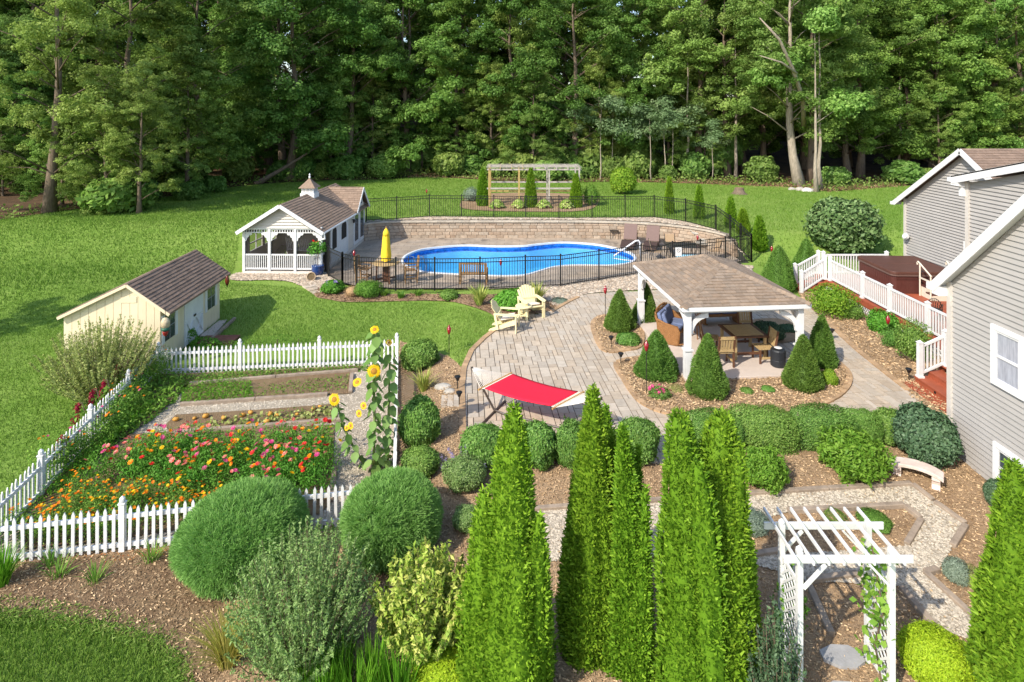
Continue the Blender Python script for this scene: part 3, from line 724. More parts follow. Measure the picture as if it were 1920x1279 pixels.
# ---------------------------------------------------------------- fences
def box_mesh(name, w, d, h, mat, top=None):
    m = MB(); m.box(-w / 2, w / 2, -d / 2, d / 2, 0, h)
    if top == 'cap': m.box(-w * .62, w * .62, -d * .62, d * .62, h, h + .02); m.add([(-w * .5, -d * .5, h + .02), (w * .5, -d * .5, h + .02), (w * .5, d * .5, h + .02), (-w * .5, d * .5, h + .02), (0, 0, h + .02 + w * .5)], [(0, 1, 4), (1, 2, 4), (2, 3, 4), (3, 0, 4)])
    return m.mesh(name, mat)
def iron_fence(name, label, pts, h=1.41, skip=()):
    t = thing(name, label, 'fence', pts[0]); o = Vector(pts[0])
    post = box_mesh('post', .065, .065, h + .03, BLACKM, 'cap'); pk = box_mesh('picket', .019, .019, h - .06, BLACKM)
    for i, p in enumerate(pts): link('post', post, t, Vector(p) - o)
    for i in range(len(pts) - 1):
        if i in skip: continue
        a, b = Vector(pts[i]) - o, Vector(pts[i + 1]) - o; L = (b - a).length; an = math.atan2(b.y - a.y, b.x - a.x)
        for zz in (h - .02, h - .19, .09):
            m = MB(); m.bar(a + Vector((0, 0, zz)), b + Vector((0, 0, zz)), .028, .032); m.build('rail', BLACKM, t)
        n = max(2, round(L / .117))
        for k in range(1, n): link('picket', pk, t, a + (b - a) * k / n + Vector((0, 0, .05)), an)
    return t, o, post, pk
fp = [G(px, py, 0.04) for px, py in front_pix[1:]]
FT, FO, FPOST, FPK = iron_fence('pool_fence', 'black metal picket fence running along the front of the pool', fp, skip=(0, 9 - 1))
# arched gate by the lounge chairs and the gate beside the pool house
def gate(name, label, a, b, h=1.41, arch=-.14):
    a, b = Vector(a), Vector(b); t = thing(name, label, 'gate', a); d = b - a; L = d.length; an = math.atan2(d.y, d.x)
    f = lambda s: h - .02 + arch * math.sin(math.pi * s)
    for zf2 in (f, lambda s: .09):
        m = MB(); n = 8
        for k in range(n): m.bar(d * (k / n * .94 + .03) + Vector((0, 0, zf2(k / n))), d * ((k + 1) / n * .94 + .03) + Vector((0, 0, zf2((k + 1) / n))), .028, .032)
        m.build('rail', BLACKM, t)
    m = MB(); m.bar(d * .03 + Vector((0, 0, h - .19 + arch)), d * .97 + Vector((0, 0, h - .19 + arch)), .028, .03); m.build('rail', BLACKM, t)
    n = round(L / .117)
    for k in range(1, n):
        mm = MB(); mm.box(-.0095, .0095, -.0095, .0095, .05, f(k / n)); mm.build('picket', BLACKM, t).location = d * k / n; 
    m = MB(); m.box(-.03, .03, -.05, .05, h - .45, h - .25); lk = m.build('latch', BLACKM, t); lk.location = d * .94
    return t
gate('pool_gate', 'black metal gate with dipped top beside the patio table', fp[8], fp[9])
gate('pool_gate', 'narrow black metal gate beside the screened pool house', fp[0], fp[1], arch=0.0)
sp = G(616, 519, 0.04)
iron_fence('pool_fence', 'short black metal fence panel between the pool house corner and gate', [Vector((-9.15, 29.25, .04)), sp, fp[0]])
bp_ = [Vector((x, y, zstrip(x, y) + .03)) for x, y in back_line[:-1]] + [fp[-1]]
iron_fence('pool_fence', 'long black metal fence on top of the retaining wall', bp_)
# sign on the fence near the gate
sg = thing('pool_sign', 'small white sign with a round mark hung on the pool fence', 'sign', fp[9] + Vector((.28, -.06, .75)), R(8))
MB().box(-.16, .16, -.008, .008, 0, .42).build('board', WHITE, sg)
m = MB(); n = 20
for k in range(n):
    a, b = 2 * math.pi * k / n, 2 * math.pi * (k + 1) / n
    m.bar((.085 * math.cos(a), -.011, .27 + .085 * math.sin(a)), (.085 * math.cos(b), -.011, .27 + .085 * math.sin(b)), .012, .006, (0, 1, 0))
m.bar((-.06, -.011, .33), (.06, -.011, .21), .012, .006, (0, 1, 0)); m.build('symbol', BLACKM, sg)

def picket_fence(name, label, a, b, nposts, h=.86, z0=None, ends=(True, True), sp=.138):
    a, b = Vector(a), Vector(b); t = thing(name, label, 'fence', a); d = b - a; L = Vector((d.x, d.y, 0)).length; an = math.atan2(d.y, d.x)
    m = MB(); w = .028; m.add([(-w, -.011, .03), (w, -.011, .03), (w, -.011, h - .07), (0, -.011, h), (-w, -.011, h - .07), (-w, .011, .03), (w, .011, .03), (w, .011, h - .07), (0, .011, h), (-w, .011, h - .07)],
        [(0, 1, 2, 3, 4), (9, 8, 7, 6, 5), (0, 5, 6, 1), (1, 6, 7, 2), (2, 7, 8, 3), (3, 8, 9, 4), (4, 9, 5, 0)])
    pk = m.mesh('picket', FENCEW)
    m = MB(); pw = .05; m.box(-pw, pw, -pw, pw, -.1, h + .04); m.box(-.062, .062, -.062, .062, h + .04, h + .06); m.lathe([(.03, h + .06), (.055, h + .1), (.05, h + .14), (.0, h + .19)], 8)
    post = m.mesh('post', FENCEW)
    for k in range(nposts):
        if (k == 0 and not ends[0]) or (k == nposts - 1 and not ends[1]): continue
        link('post', post, t, d * k / (nposts - 1), an)
    for zz in (h * .76, h * .14):
        MB().bar(Vector((0, 0, zz)), d + Vector((0, 0, zz)), .04, .075).build('rail', FENCEW, t)
    n = int(L / sp); nr = Vector((math.sin(an), -math.cos(an), 0)) * .034
    for k in range(1, n):
        if min(abs(k / n - q / (nposts - 1)) for q in range(nposts)) * L < .06: continue
        o = link('picket', pk, t, d * k / n + nr + Vector((0, 0, random.uniform(-.006, .006))), an + random.uniform(-.03, .03)); o.rotation_euler[0] = random.uniform(-.015, .015); o.rotation_euler[1] = random.uniform(-.02, .02)
    return t
cBL, cBR, cFR = G(297, 702), G(744, 683), G(738, 976); cFL = Vector((-9.9, 10.98, -.42))
picket_fence('picket_fence', 'white picket fence along the back of the vegetable garden', cBL, cBR, 4)
picket_fence('picket_fence', 'white picket fence seen end-on at the right of the garden', cFR, cBR, 3, ends=(True, False))
picket_fence('picket_fence', 'white picket fence across the front of the garden behind the pines', cFL, cFR, 4, ends=(True, False))
picket_fence('picket_fence', 'white picket fence along the left side with red tassel flowers over it', cBL, cFL, 5, ends=(False, False))

# ---------------------------------------------------------------- pavilion
pv = thing('pavilion', 'white post pavilion with brown hipped shingle roof on the patio', 'pavilion', (5.16, 17.55, .05), R(5.0))
PW, PD, PE, PR = 3.45, 4.55, 2.22, 2.93
m = MB(); m.box(-.12, PW + .12, -.14, PD + .12, -.04, .09); m.build('floor_slab', CONC, pv, bevel=.01)
for x in (0, PW):
    for y in (0, PD):
        m = MB(); m.box(x - .085, x + .085, y - .085, y + .085, .09, PE - .1); m.box(x - .105, x + .105, y - .105, y + .105, .09, .88); m.box(x - .135, x + .135, y - .135, y + .135, .88, .925)
        m.box(x - .06, x + .06, y - .109, y - .105, .16, .82); p = m.build('post', WHITE, pv)
for (x0, y0, x1, y1) in ((0, 0, PW, 0), (0, PD, PW, PD), (0, 0, 0, PD), (PW, 0, PW, PD)):
    m = MB(); m.bar((x0, y0, PE - .13), (x1, y1, PE - .13), .11, .24) if y0 == y1 else m.bar((x0, y0 + .056, PE - .128), (x1, y1 - .056, PE - .128), .105, .236); m.build('beam', WHITE, pv)
def brace(cx, cy, dx, dy):
    m = MB(); r = .62; seg = 7
    for k in range(seg):
        a, b = math.pi / 2 * k / seg, math.pi / 2 * (k + 1) / seg
        P = lambda t, rr: Vector((cx + dx * (r - rr * math.cos(t)), cy + dy * (r - rr * math.cos(t)), PE - .25 - r + rr * math.sin(t)))
        q = [P(a, r * .98), P(b, r * .98), P(b, r * .76), P(a, r * .76)]; sd = Vector((dy, dx, 0)) * .035
        m.hexa([v - sd for v in q] + [v + sd for v in q])
    m.build('arched_brace', WHITE, pv)
for x in (0, PW):
    for y in (0, PD): brace(x, y, 1 if x == 0 else -1, 0); brace(x, y, 0, 1 if y == 0 else -1)
ov = .22; e0 = PE - .03; rx = PW / 2; half = rx + ov
c = [(-ov, -ov, e0), (PW + ov, -ov, e0), (PW + ov, PD + ov, e0), (-ov, PD + ov, e0)]; ra, rb = (rx, -ov + half, PR), (rx, PD + ov - half, PR)
m = MB(); m.add([(x, y, z - .02) for x, y, z in c + [ra, rb]], [(0, 1, 4), (1, 2, 5, 4), (2, 3, 5), (3, 0, 4, 5), (3, 2, 1, 0)]); roof = m.build('roof', SHP, pv)
m = MB(); 
for i in range(4):
    a, b = Vector(c[i]), Vector(c[(i + 1) % 4]); m.bar(a - Vector((0, 0, .06)), b - Vector((0, 0, .06)), .03, .12)
m.build('fascia', WHITE, roof)
gs = shingles(roof, [c[0], c[1], ra], SHP, .145, .30, seed=1, vis=2) + shingles(roof, [c[3], c[0], ra, rb], SHP, .145, .30, seed=2, vis=1.5) + shingles(roof, [c[1], c[2], rb, ra], SHP, .145, .30, seed=3, vis=.8) + shingles(roof, [c[2], c[3], rb], SHP, .145, .30, seed=4, vis=.1)
pieces(roof, 'shingle', gs, SHP)
gs = []
for a, b in ((c[0], ra), (c[1], ra), (c[2], rb), (c[3], rb), (ra, rb)):
    a, b = Vector(a), Vector(b); L = (b - a).length; d = (b - a) / L; k = 0.0
    sd = d.cross(Vector((0, 0, 1))).normalized()
    while k < L - .05:
        p, q = a + d * k, a + d * min(L, k + .15); w = .13
        vs = [p - sd * w - Vector((0, 0, .012)), q - sd * w - Vector((0, 0, .02)), q + Vector((0, 0, .05)), p + Vector((0, 0, .058)), q + sd * w - Vector((0, 0, .02)), p + sd * w - Vector((0, 0, .012))]
        gs.append((vs, [(0, 1, 2, 3), (3, 2, 4, 5), (0, 3, 5)], 1)); k += .14
pieces(roof, 'ridge_shingle', gs, SHP)
m = MB(); m.add([(x, y, e0 - .1) for x, y in ((-.02, -.02), (PW + .02, -.02), (PW + .02, PD + .02), (-.02, PD + .02))], [(0, 1, 2, 3)]); m.build('ceiling', M('ceiling_board', (.45, .36, .26), .7), pv)
def pvp(x, y, z=0): return pv.matrix_basis @ Vector((x, y, z))
bpy.context.view_layer.update()

# ---------------------------------------------------------------- pool house
ph = thing('pool_house', 'white screened pool house with brown shingle roof and cupola', 'pool house', (-13.02, 29.0, .05), R(-1.7))
W_, D_, E_, K_ = 3.78, 7.7, 2.15, 3.33
SCREEN = None
def screen_mat():
    m, nt, N, L = _nt('insect_screen'); out = N.new('ShaderNodeOutputMaterial'); t = N.new('ShaderNodeBsdfTransparent'); d = N.new('ShaderNodeBsdfDiffuse'); d.inputs[0].default_value = (.035, .03, .028, 1)
    mx = N.new('ShaderNodeMixShader'); mx.inputs[0].default_value = .55; L.new(t.outputs[0], mx.inputs[1]); L.new(d.outputs[0], mx.inputs[2]); L.new(mx.outputs[0], out.inputs[0]); return m
SCREEN = screen_mat()
m = MB(); m.box(-.04, W_ + .04, -.06, D_ + .05, -.3, .1); m.build('floor_platform', M('pool_house_base', (.60, .54, .47), .7), ph)
xs_ = [.0, W_ / 3, 2 * W_ / 3, W_]
for i, x in enumerate(xs_):
    m = MB(); m.box(x - .06, x + .06, -.03, .09, .1, E_); m.build('post', WHITE, ph)
def bracket(m, x, dx, y0, y1, z):
    prof = [(0, 0), (0, -.42), (.07, -.36), (.09, -.24), (.17, -.20), (.20, -.11), (.31, -.10), (.36, 0)]
    m.yprism([(x + dx * a, z + b) for a, b in prof], y0, y1)
for i in range(3):
    a, b = xs_[i] + .06, xs_[i + 1] - .06
    m = MB(); m.box(a, b, 0, .05, .86, .93); m.box(a, b, 0, .05, .18, .26); rl = m.build('railing', WHITE, ph)
    n = 12
    bm_ = box_mesh('baluster', .035, .03, .60, WHITE)
    for k in range(n): link('baluster', bm_, rl, (a + (b - a) * (k + .5) / n, .025, .26))
    m = MB(); m.box(a, b, 0, .05, E_ - .2, E_ - .16); m.box(a, b, 0, .05, E_ - .04, E_)
    for k in range(9): m.box(a + (b - a) * (k + .5) / 9 - .02, a + (b - a) * (k + .5) / 9 + .02, .01, .04, E_ - .16, E_ - .04)
    bracket(m, a, 1, .0, .045, E_ - .2); bracket(m, b, -1, .0, .045, E_ - .2); m.build('frieze', WHITE, ph)
    m = MB(); m.add([(a, .06, .26), (b, .06, .26), (b, .06, E_ - .04), (a, .06, E_ - .04)], [(0, 1, 2, 3)]); m.build('screen', SCREEN, ph)
# gable
gpoly = [(-.02, E_), (W_ + .02, E_), (W_ / 2, K_ - .03)]
m = MB(); m.yprism(gpoly, .0, .06); m.build('gable_wall', SIDEP, ph)
siding(ph, (0, -.002, 0), (1, 0, 0), [(0, E_ + .05), (W_, E_ + .05), (W_ / 2, K_ - .05)], SIDEP, .15, lip=.06)
m = MB(); m.box(-.05, W_ + .05, -.04, .1, E_ - .0, E_ + .09); m.build('front_beam', WHITE, ph)
sl = (K_ - E_) / (W_ / 2); ovx = .22; fr_, bk_ = -.34, D_ + .25
eL, eR, pk_ = (-ovx, E_ - sl * ovx + .05), (W_ + ovx, E_ - sl * ovx + .05), (W_ / 2, K_ + .05)
m = MB(); 
for y0, y1 in ((fr_, bk_),): m.add([(eL[0], y0, eL[1]), (pk_[0], y0, pk_[1]), (eR[0], y0, eR[1]), (eL[0], y1, eL[1]), (pk_[0], y1, pk_[1]), (eR[0], y1, eR[1]), (eL[0], y0, eL[1] - .07), (pk_[0], y0, pk_[1] - .08), (eR[0], y0, eR[1] - .07), (eL[0], y1, eL[1] - .07), (pk_[0], y1, pk_[1] - .08), (eR[0], y1, eR[1] - .07)],
    [(0, 1, 4, 3), (1, 2, 5, 4), (6, 9, 10, 7), (7, 10, 11, 8), (0, 3, 9, 6), (2, 8, 11, 5), (0, 6, 7, 1), (1, 7, 8, 2), (3, 4, 10, 9), (4, 5, 11, 10)])
prf = m.build('roof', SHH, ph)
m = MB()
for a, b in ((eL, pk_), (eR, pk_)): m.bar((a[0], fr_ - .015, a[1] - .07), (b[0], fr_ - .015, b[1] - .07), .03, .17, (0, 0, 1))
m.build('rake_board', WHITE, prf)
m = MB(); m.tube([(eR[0] + .03, fr_, eR[1] - .05), (eR[0] + .03, 5.0, eR[1] - .05)], .05, 8); m.tube([(eR[0] + .03, fr_ + .05, eR[1] - .05), (eR[0] + .06, fr_ + .1, eR[1] - .32), (W_ + .1, fr_ + .2, eR[1] - .38)], .045, 8); m.build('gutter', WHITE, prf)
gs = shingles(prf, [(eR[0], fr_, eR[1]), (eR[0], bk_, eR[1]), (pk_[0], bk_, pk_[1]), (pk_[0], fr_, pk_[1])], SHH, .16, .34, seed=8, vis=2)
gs += shingles(prf, [(eL[0], bk_, eL[1]), (eL[0], fr_, eL[1]), (pk_[0], fr_, pk_[1]), (pk_[0], bk_, pk_[1])], SHH, .16, .34, seed=9, vis=.2)
# cross gable over the french doors
gy, gh = 6.3, 1.3; gz = K_ + .02; gx = W_ + .32
A1, A2, Pk, Bk = (gx, gy - gh, E_ - .08), (gx, gy + gh, E_ - .08), (gx, gy, gz), (W_ / 2 + .1, gy, gz)
m = MB(); m.add([A1, Pk, A2, Bk, (W_ / 2 + 1.2, gy - gh * 1.0, E_ + .5), (W_ / 2 + 1.2, gy + gh * 1.0, E_ + .5)], [(0, 1, 3, 4), (1, 2, 5, 3)]); m.build('cross_gable_roof', SHH, prf)
gs += shingles(prf, [Bk, Bk, Pk], SHH) if False else []
nn = [(W_ / 2 + .15, gy - .02, gz), (gx, gy - .0, gz), (gx, gy - gh, E_ - .06)]
gs += shingles(prf, [(W_ * .98, gy - gh, E_ - .02), (gx, gy - gh, E_ - .02), (gx, gy, gz + .02), (W_ / 2 + .1, gy, gz + .02)], SHH, .16, .34, seed=12, vis=2)
pieces(prf, 'shingle', gs, SHH)
m = MB(); m.bar((gx + .01, gy - gh, E_ - .12), (gx + .01, gy, gz - .05), .03, .15); m.bar((gx + .01, gy + gh, E_ - .12), (gx + .01, gy, gz - .05), .03, .15); m.build('rake_board', WHITE, prf)
m = MB(); m.xprism([(gy - gh * .9, E_ - .1), (gy + gh * .9, E_ - .1), (gy, gz - .1)], W_ + .02, W_ + .06); m.build('gable_wall', SIDEP, ph)
m = MB(); m.xprism([(gy - .5, E_ + .2), (gy + .5, E_ + .2), (gy, E_ + .78)], W_ + .065, W_ + .08); gw = m.build('gable_window', GLASSD, ph)
m = MB(); m.bar((W_ + .09, gy - .55, E_ + .18), (W_ + .09, gy + .55, E_ + .18), .03, .06); m.bar((W_ + .09, gy - .55, E_ + .18), (W_ + .09, gy, E_ + .82), .03, .05); m.bar((W_ + .09, gy + .55, E_ + .18), (W_ + .09, gy, E_ + .82), .03, .05); m.build('frame', WHITE, gw)
# right wall
m = MB(); m.box(W_ - .08, W_, 4.25, D_, .1, E_); m.box(0, W_, 4.25, 4.35, .1, E_); m.box(0, W_, D_ - .08, D_, .1, E_ + .3); m.build('room_wall', SIDEP, ph)
siding(ph, (W_ + .002, 4.28, 0), (0, 1, 0), [(0, .12), (.95, .12), (.95, E_), (0, E_)], SIDEP, .15)
siding(ph, (W_ + .002, 7.58, 0), (0, 1, 0), [(0, .12), (.12, .12), (.12, E_), (0, E_)], SIDEP, .15)
for y0, y1 in ((1.4, 1.5), (2.5, 2.62), (2.9, 3.02), (4.1, 4.28)):
    m = MB(); m.box(W_ - .07, W_ + .03, y0, y1, .1, E_); m.build('post', WHITE, ph)
m = MB(); m.box(W_ - .05, W_ + .02, .09, 4.2, E_ - .12, E_); m.build('side_beam', WHITE, ph)
m = MB(); m.add([(W_ - .03, .1, .2), (W_ - .03, 1.4, .2), (W_ - .03, 1.4, E_ - .1), (W_ - .03, .1, E_ - .1)], [(0, 1, 2, 3)]); m.build('screen', SCREEN, ph)
m = MB(); m.box(W_ - .05, W_ + .01, .09, 1.4, .84, .92); m.build('railing', WHITE, ph)
DARK = M('dark_interior', (.02, .018, .016), .8)
m = MB(); m.box(W_ - .06, W_ + .005, 1.5, 2.5, .1, E_ - .12); dr = m.build('screen_door', WHITE, ph)
m = MB(); m.xprism([(1.66, .75), (2.34, .75), (2.34, 1.6), (2.28, 1.75), (2.15, 1.83), (1.85, 1.83), (1.72, 1.75), (1.66, 1.6)], W_ + .006, W_ + .014); m.build('pane', DARK, dr)
m = MB(); m.tube([(W_ + .03, 1.6, 1.0), (W_ + .06, 1.6, 1.0)], .03, 8); m.build('handle', BLACKM, dr)
m = MB(); m.box(W_ - .06, W_ + .005, 2.62, 2.9, .1, E_ - .12); m.box(W_ - .06, W_ + .005, 3.02, 4.1, .1, E_ - .12); wp = m.build('wall_panel', WHITE, ph)
m = MB(); m.xprism([(3.14, .95), (4.0, .95), (4.0, 1.6), (3.92, 1.76), (3.78, 1.83), (3.36, 1.83), (3.22, 1.76), (3.14, 1.6)], W_ + .006, W_ + .014); m.build('screened_window', DARK, wp)
for k in range(2):
    y0 = 5.28 + 1.1 * k; m = MB(); m.box(W_ - .02, W_ + .045, y0, y0 + 1.08, .14, E_ - .05); fd = m.build('french_door', WHITE, ph)
    m = MB(); m.box(W_ + .046, W_ + .052, y0 + .2, y0 + .88, .35, E_ - .22); m.build('pane', GLASSD, fd)
m = MB(); m.tube([(W_ + .03, 4.95, 1.7), (W_ + .12, 4.95, 1.68)], .02, 6); m.lathe([(.05, -.16), (.07, 0), (.03, .06)], 8, (W_ + .14, 4.95, 1.68)); m.build('wall_lamp', BLACKM, ph)
# left wall seen through the screens
m = MB(); m.box(0, .06, .1, 4.3, .1, .9); m.box(0, .06, .1, 4.3, 1.75, E_); m.box(0, .06, .1, .5, .9, 1.75); m.box(0, .06, 1.9, 2.2, .9, 1.75); m.box(0, .06, 3.6, 4.3, .9, 1.75); m.box(0, .06, 4.3, D_, .1, E_); m.build('side_wall', SIDEP, ph)
for y0 in (.5, 2.2):
    m = MB(); m.box(.02, .08, y0, y0 + 1.4, 1.29, 1.34); m.box(.02, .08, y0 + .68, y0 + .72, .9, 1.75); m.box(.02, .085, y0, y0 + 1.4, .88, .93); m.build('window_frame', WHITE, ph)
m = MB(); m.box(.1, W_ - .1, .1, 4.2, .1, .115); m.build('porch_floor', M('porch_floor', (.22, .19, .16), .8), ph)
# cupola
cx, cy = W_ / 2, 8.3 / 2 - .35; cp = link('cupola', None, ph); cp.location = (cx, 3.6, K_ - .25)
m = MB(); m.box(-.38, .38, -.38, .38, 0, .34); m.box(-.33, .33, -.33, .33, .34, .62); m.build('cupola_body', WHITE, cp)
m = MB()
for k in range(4):
    for q in (-.2, 0, .2):
        if k % 2 == 0: m.box(q - .07, q + .07, (-.34 if k == 0 else .335), (-.335 if k == 0 else .34), .39, .58)
        else: m.box((-.34 if k == 1 else .335), (-.335 if k == 1 else .34), q - .07, q + .07, .39, .58)
m.build('louvre', M('louvre_grey', (.45, .44, .42), .6), cp)
m = MB(); m.add([(-.46, -.46, .62), (.46, -.46, .62), (.46, .46, .62), (-.46, .46, .62), (-.2, -.2, .9), (.2, -.2, .9), (.2, .2, .9), (-.2, .2, .9), (0, 0, 1.15)], [(0, 1, 5, 4), (1, 2, 6, 5), (2, 3, 7, 6), (3, 0, 4, 7), (4, 5, 8), (5, 6, 8), (6, 7, 8), (7, 4, 8), (3, 2, 1, 0)]); m.build('cupola_roof', SHH, cp)
m = MB(); m.lathe([(.05, 1.12), (.06, 1.2), (.03, 1.24), (.05, 1.3), (.0, 1.4)], 8); m.build('finial', WHITE, cp)
# seat inside the porch
gl = thing('porch_glider', 'slatted white porch glider behind the screens of the pool house', 'bench', ph.location + Vector((1.9, 2.6, .15)), R(160))
m = MB(); m.box(-.75, .75, -.25, .28, .38, .44); m.build('seat', WHITE, gl)
bs = box_mesh('back_slat', .06, .02, .62, WHITE)
for k in range(13):
    o = link('back_slat', bs, gl, (-.69 + k * .115, .28, .44)); o.rotation_euler[0] = -.2
for x in (-.72, .72): MB().box(x - .03, x + .03, -.25, .28, 0, .66).build('leg', WHITE, gl)

# ---------------------------------------------------------------- garden shed
sh = thing('garden_shed', 'cream board garden shed with brown roof and white barn doors', 'shed', (-11.5, 19.55, -.45), R(3.0))
SW, SD = 3.0, 4.4; xl = -3.05; zr, zl, zk, xk = 2.02, 1.76, 2.74, -1.0
wp_ = [(xl, 0), (0, 0), (0, zr), (xk, zk - .02), (xl, zl)]
m = MB(); m.yprism(wp_, 0.0, SD); m.build('wall', CREAM, sh)
gs = []
x = xl
while x < -.05:
    x1 = min(x + .26, 0); q = clip([(x + .006, 0), (x1 - .006, 0), (x1 - .006, 3), (x + .006, 3)], wp_)
    if len(q) > 2: vs, fs = slab(q, lambda a, b, h: (a, -h, b), lambda a, b: .014); gs.append((vs, [f[::-1] for f in fs], area(q)))
    x = x1
pieces(sh, 'wall_board', gs, CREAM)
gs = []
for y0 in np.arange(0, SD - .05, .26):
    y1 = min(y0 + .26, SD); vs, fs = slab([(y0 + .006, .05), (y1 - .006, .05), (y1 - .006, zr - .02), (y0 + .006, zr - .02)], lambda a, b, h: (h, a, b), lambda a, b: .014); gs.append((vs, fs, 1))
pieces(sh, 'wall_board', gs, CREAM)
sR = (zk - zr) / (0 - xk); sLft = (zk - zl) / (xk - xl); oR, oL = .36, .10; f0, f1 = -.16, SD + .2
eR_, eL_ = (oR, zr - sR * oR + .05), (xl - oL, zl - sLft * oL + .05); kk = (xk, zk + .05)
m = MB(); m.add([(eL_[0], f0, eL_[1]), (kk[0], f0, kk[1]), (eR_[0], f0, eR_[1]), (eL_[0], f1, eL_[1]), (kk[0], f1, kk[1]), (eR_[0], f1, eR_[1])] + [(eL_[0], f0, eL_[1] - .06), (kk[0], f0, kk[1] - .07), (eR_[0], f0, eR_[1] - .06), (eL_[0], f1, eL_[1] - .06), (kk[0], f1, kk[1] - .07), (eR_[0], f1, eR_[1] - .06)],
    [(0, 1, 4, 3), (1, 2, 5, 4), (6, 9, 10, 7), (7, 10, 11, 8), (0, 3, 9, 6), (2, 8, 11, 5), (0, 6, 7, 1), (1, 7, 8, 2), (3, 4, 10, 9), (4, 5, 11, 10)]); srf = m.build('roof', SHB, sh)
gs = shingles(srf, [(eR_[0], f0, eR_[1]), (eR_[0], f1, eR_[1]), (kk[0], f1, kk[1]), (kk[0], f0, kk[1])], SHB, .135, .30, seed=21, vis=2) + shingles(srf, [(eL_[0], f1, eL_[1]), (eL_[0], f0, eL_[1]), (kk[0], f0, kk[1]), (kk[0], f1, kk[1])], SHB, .135, .30, seed=22, vis=.3)
pieces(srf, 'shingle', gs, SHB)
m = MB(); m.bar((eL_[0], f0 - .01, eL_[1] - .05), (kk[0], f0 - .01, kk[1] - .05), .022, .09); m.bar((eR_[0], f0 - .01, eR_[1] - .05), (kk[0], f0 - .01, kk[1] - .05), .022, .09); m.build('rake_board', CREAM, srf)
m = MB(); m.xprism([(1.5, .08), (2.9, .08), (2.9, 1.5), (2.78, 1.7), (2.5, 1.84), (2.2, 1.88), (1.9, 1.84), (1.62, 1.7), (1.5, 1.5)], .016, .05); dd = m.build('barn_door', WHITE, sh)
m = MB()
for y0, y1 in ((1.53, 2.18), (2.22, 2.87)):
    m.box(.05, .065, y0, y1, .1, .2); m.box(.05, .065, y0, y1, .86, .95); m.box(.05, .063, y0, y0 + .09, .2, .86); m.box(.05, .063, y1 - .09, y1, .2, .86)
    m.bar((.058, y0 + .08, .22), (.058, y1 - .08, .85), .02, .08, (1, 0, 0)); m.bar((.057, y1 - .08, .22), (.057, y0 + .08, .85), .02, .08, (1, 0, 0))
m.build('door_trim', WHITE, dd); m = MB(); m.box(.066, .085, 2.12, 2.28, .93, 1.0); m.build('latch', BLACKM, dd)
for y0 in (.22, 3.3):
    m = MB(); m.box(.016, .03, y0, y0 + .62, .75, 1.62); wd = m.build('window', GLASSD, sh)
    MB().box(.018, .04, y0 - .2, y0 - .03, .72, 1.66).build('shutter', WHITE, wd); MB().box(.018, .04, y0 + .65, y0 + .82, .72, 1.66).build('shutter', WHITE, wd)
    m = MB(); m.box(.03, .038, y0, y0 + .62, 1.17, 1.2); m.box(.03, .036, y0 + .29, y0 + .32, .75, 1.62); m.build('frame', M('window_bar', (.25, .25, .25), .5), wd)
m = MB(); m.box(-1.25, -.75, -.03, -.016, 2.14, 2.32); m.build('gable_vent', CREAM, sh)
# step pad and stone strip beside the shed
pad = thing('shed_step', 'low brown wooden step in front of the shed doors', 'step', G(410, 641), R(3))
for k in range(5): MB().box(-.62, .62, -.4 + k * .16, -.4 + k * .16 + .145, -.03, .10).build('plank', M('step_wood', (.20, .075, .045), .7, .2, 6), pad)
m = MB(); q = gp([(375, 632), (410, 603), (426, 601), (398, 634)]); m.prism(q, -.46, -.36); o = m.build('stone_strip', CONC); o['kind'] = 'structure'
for lab, a, b in (('grey timber along the stone strip by the shed', G(398, 638), G(440, 600)),):
    t = thing('landscape_timber', lab, 'timber', a); MB().bar((0, 0, .06), b - a + Vector((0, 0, .06)), .1, .1).build('timber', TIMBER, t)

# ---------------------------------------------------------------- house on the right
hs = thing('house', 'taupe sided house with white gable trim and two windows on the right', 'house', (10.25, 14.0, -.45))
eh, pk2, hw = 4.42, 8.4, 4.2
m = MB(); m.xprism([(0, 0), (-8.4, 0), (-8.4, eh), (-hw, pk2), (0, eh)], 0.02, 9); m.build('wall', SIDE, hs)
siding(hs, (.018, 0, 0), (0, -1, 0), [(.1, .22), (8.4, .22), (8.4, eh), (hw, pk2), (.1, eh)], SIDE, .118)
m = MB(); m.box(-.05, .12, -.11, .02, .05, eh); m.build('corner_trim', M('trim_taupe', (.50, .46, .41), .5), hs)
m = MB(); m.box(-.012, .05, -8.4, 0, 0, .2); m.build('foundation', M('foundation', (.42, .37, .30), .9, .1, 5, .2, 40), hs)
sl = (pk2 - eh) / hw
m = MB(); o_ = .24
ya, za = o_, eh - sl * o_ + .12; yb, zb = -hw, pk2 + .12; yc, zc = -8.4 - o_, eh - sl * o_ + .12
m.xprism([(ya, za), (yb, zb), (yc, zc), (yc, zc - .05), (yb, zb - .05), (ya, za - .05)], -.22, 9); rf = m.build('roof', SHB, hs)
gs = shingles(rf, [(9, ya, za), (-.22, ya, za), (-.22, yb, zb), (9, yb, zb)], SHB, .15, .32, seed=31, vis=1); pieces(rf, 'shingle', gs, SHB)
m = MB(); m.bar((-.24, ya, za - .1), (-.24, yb, zb - .1), .035, .21); m.bar((-.24, yc, zc - .1), (-.24, yb, zb - .1), .035, .21)
m.add([(-.22, ya, za - .16), (-.22, yb, zb - .16), (.0, yb, zb - .16), (.0, ya, za - .16)], [(0, 1, 2, 3)]); m.box(-.25, .02, .0, ya, za - .24, za - .02); m.build('rake_board', WHITE, rf)
m = MB(); m.box(-.26, 9, ya, ya + .12, za - .14, za - .02); m.box(-.28, -.24, ya - .02, ya + .14, za - .16, za); m.build('gutter', WHITE, rf)
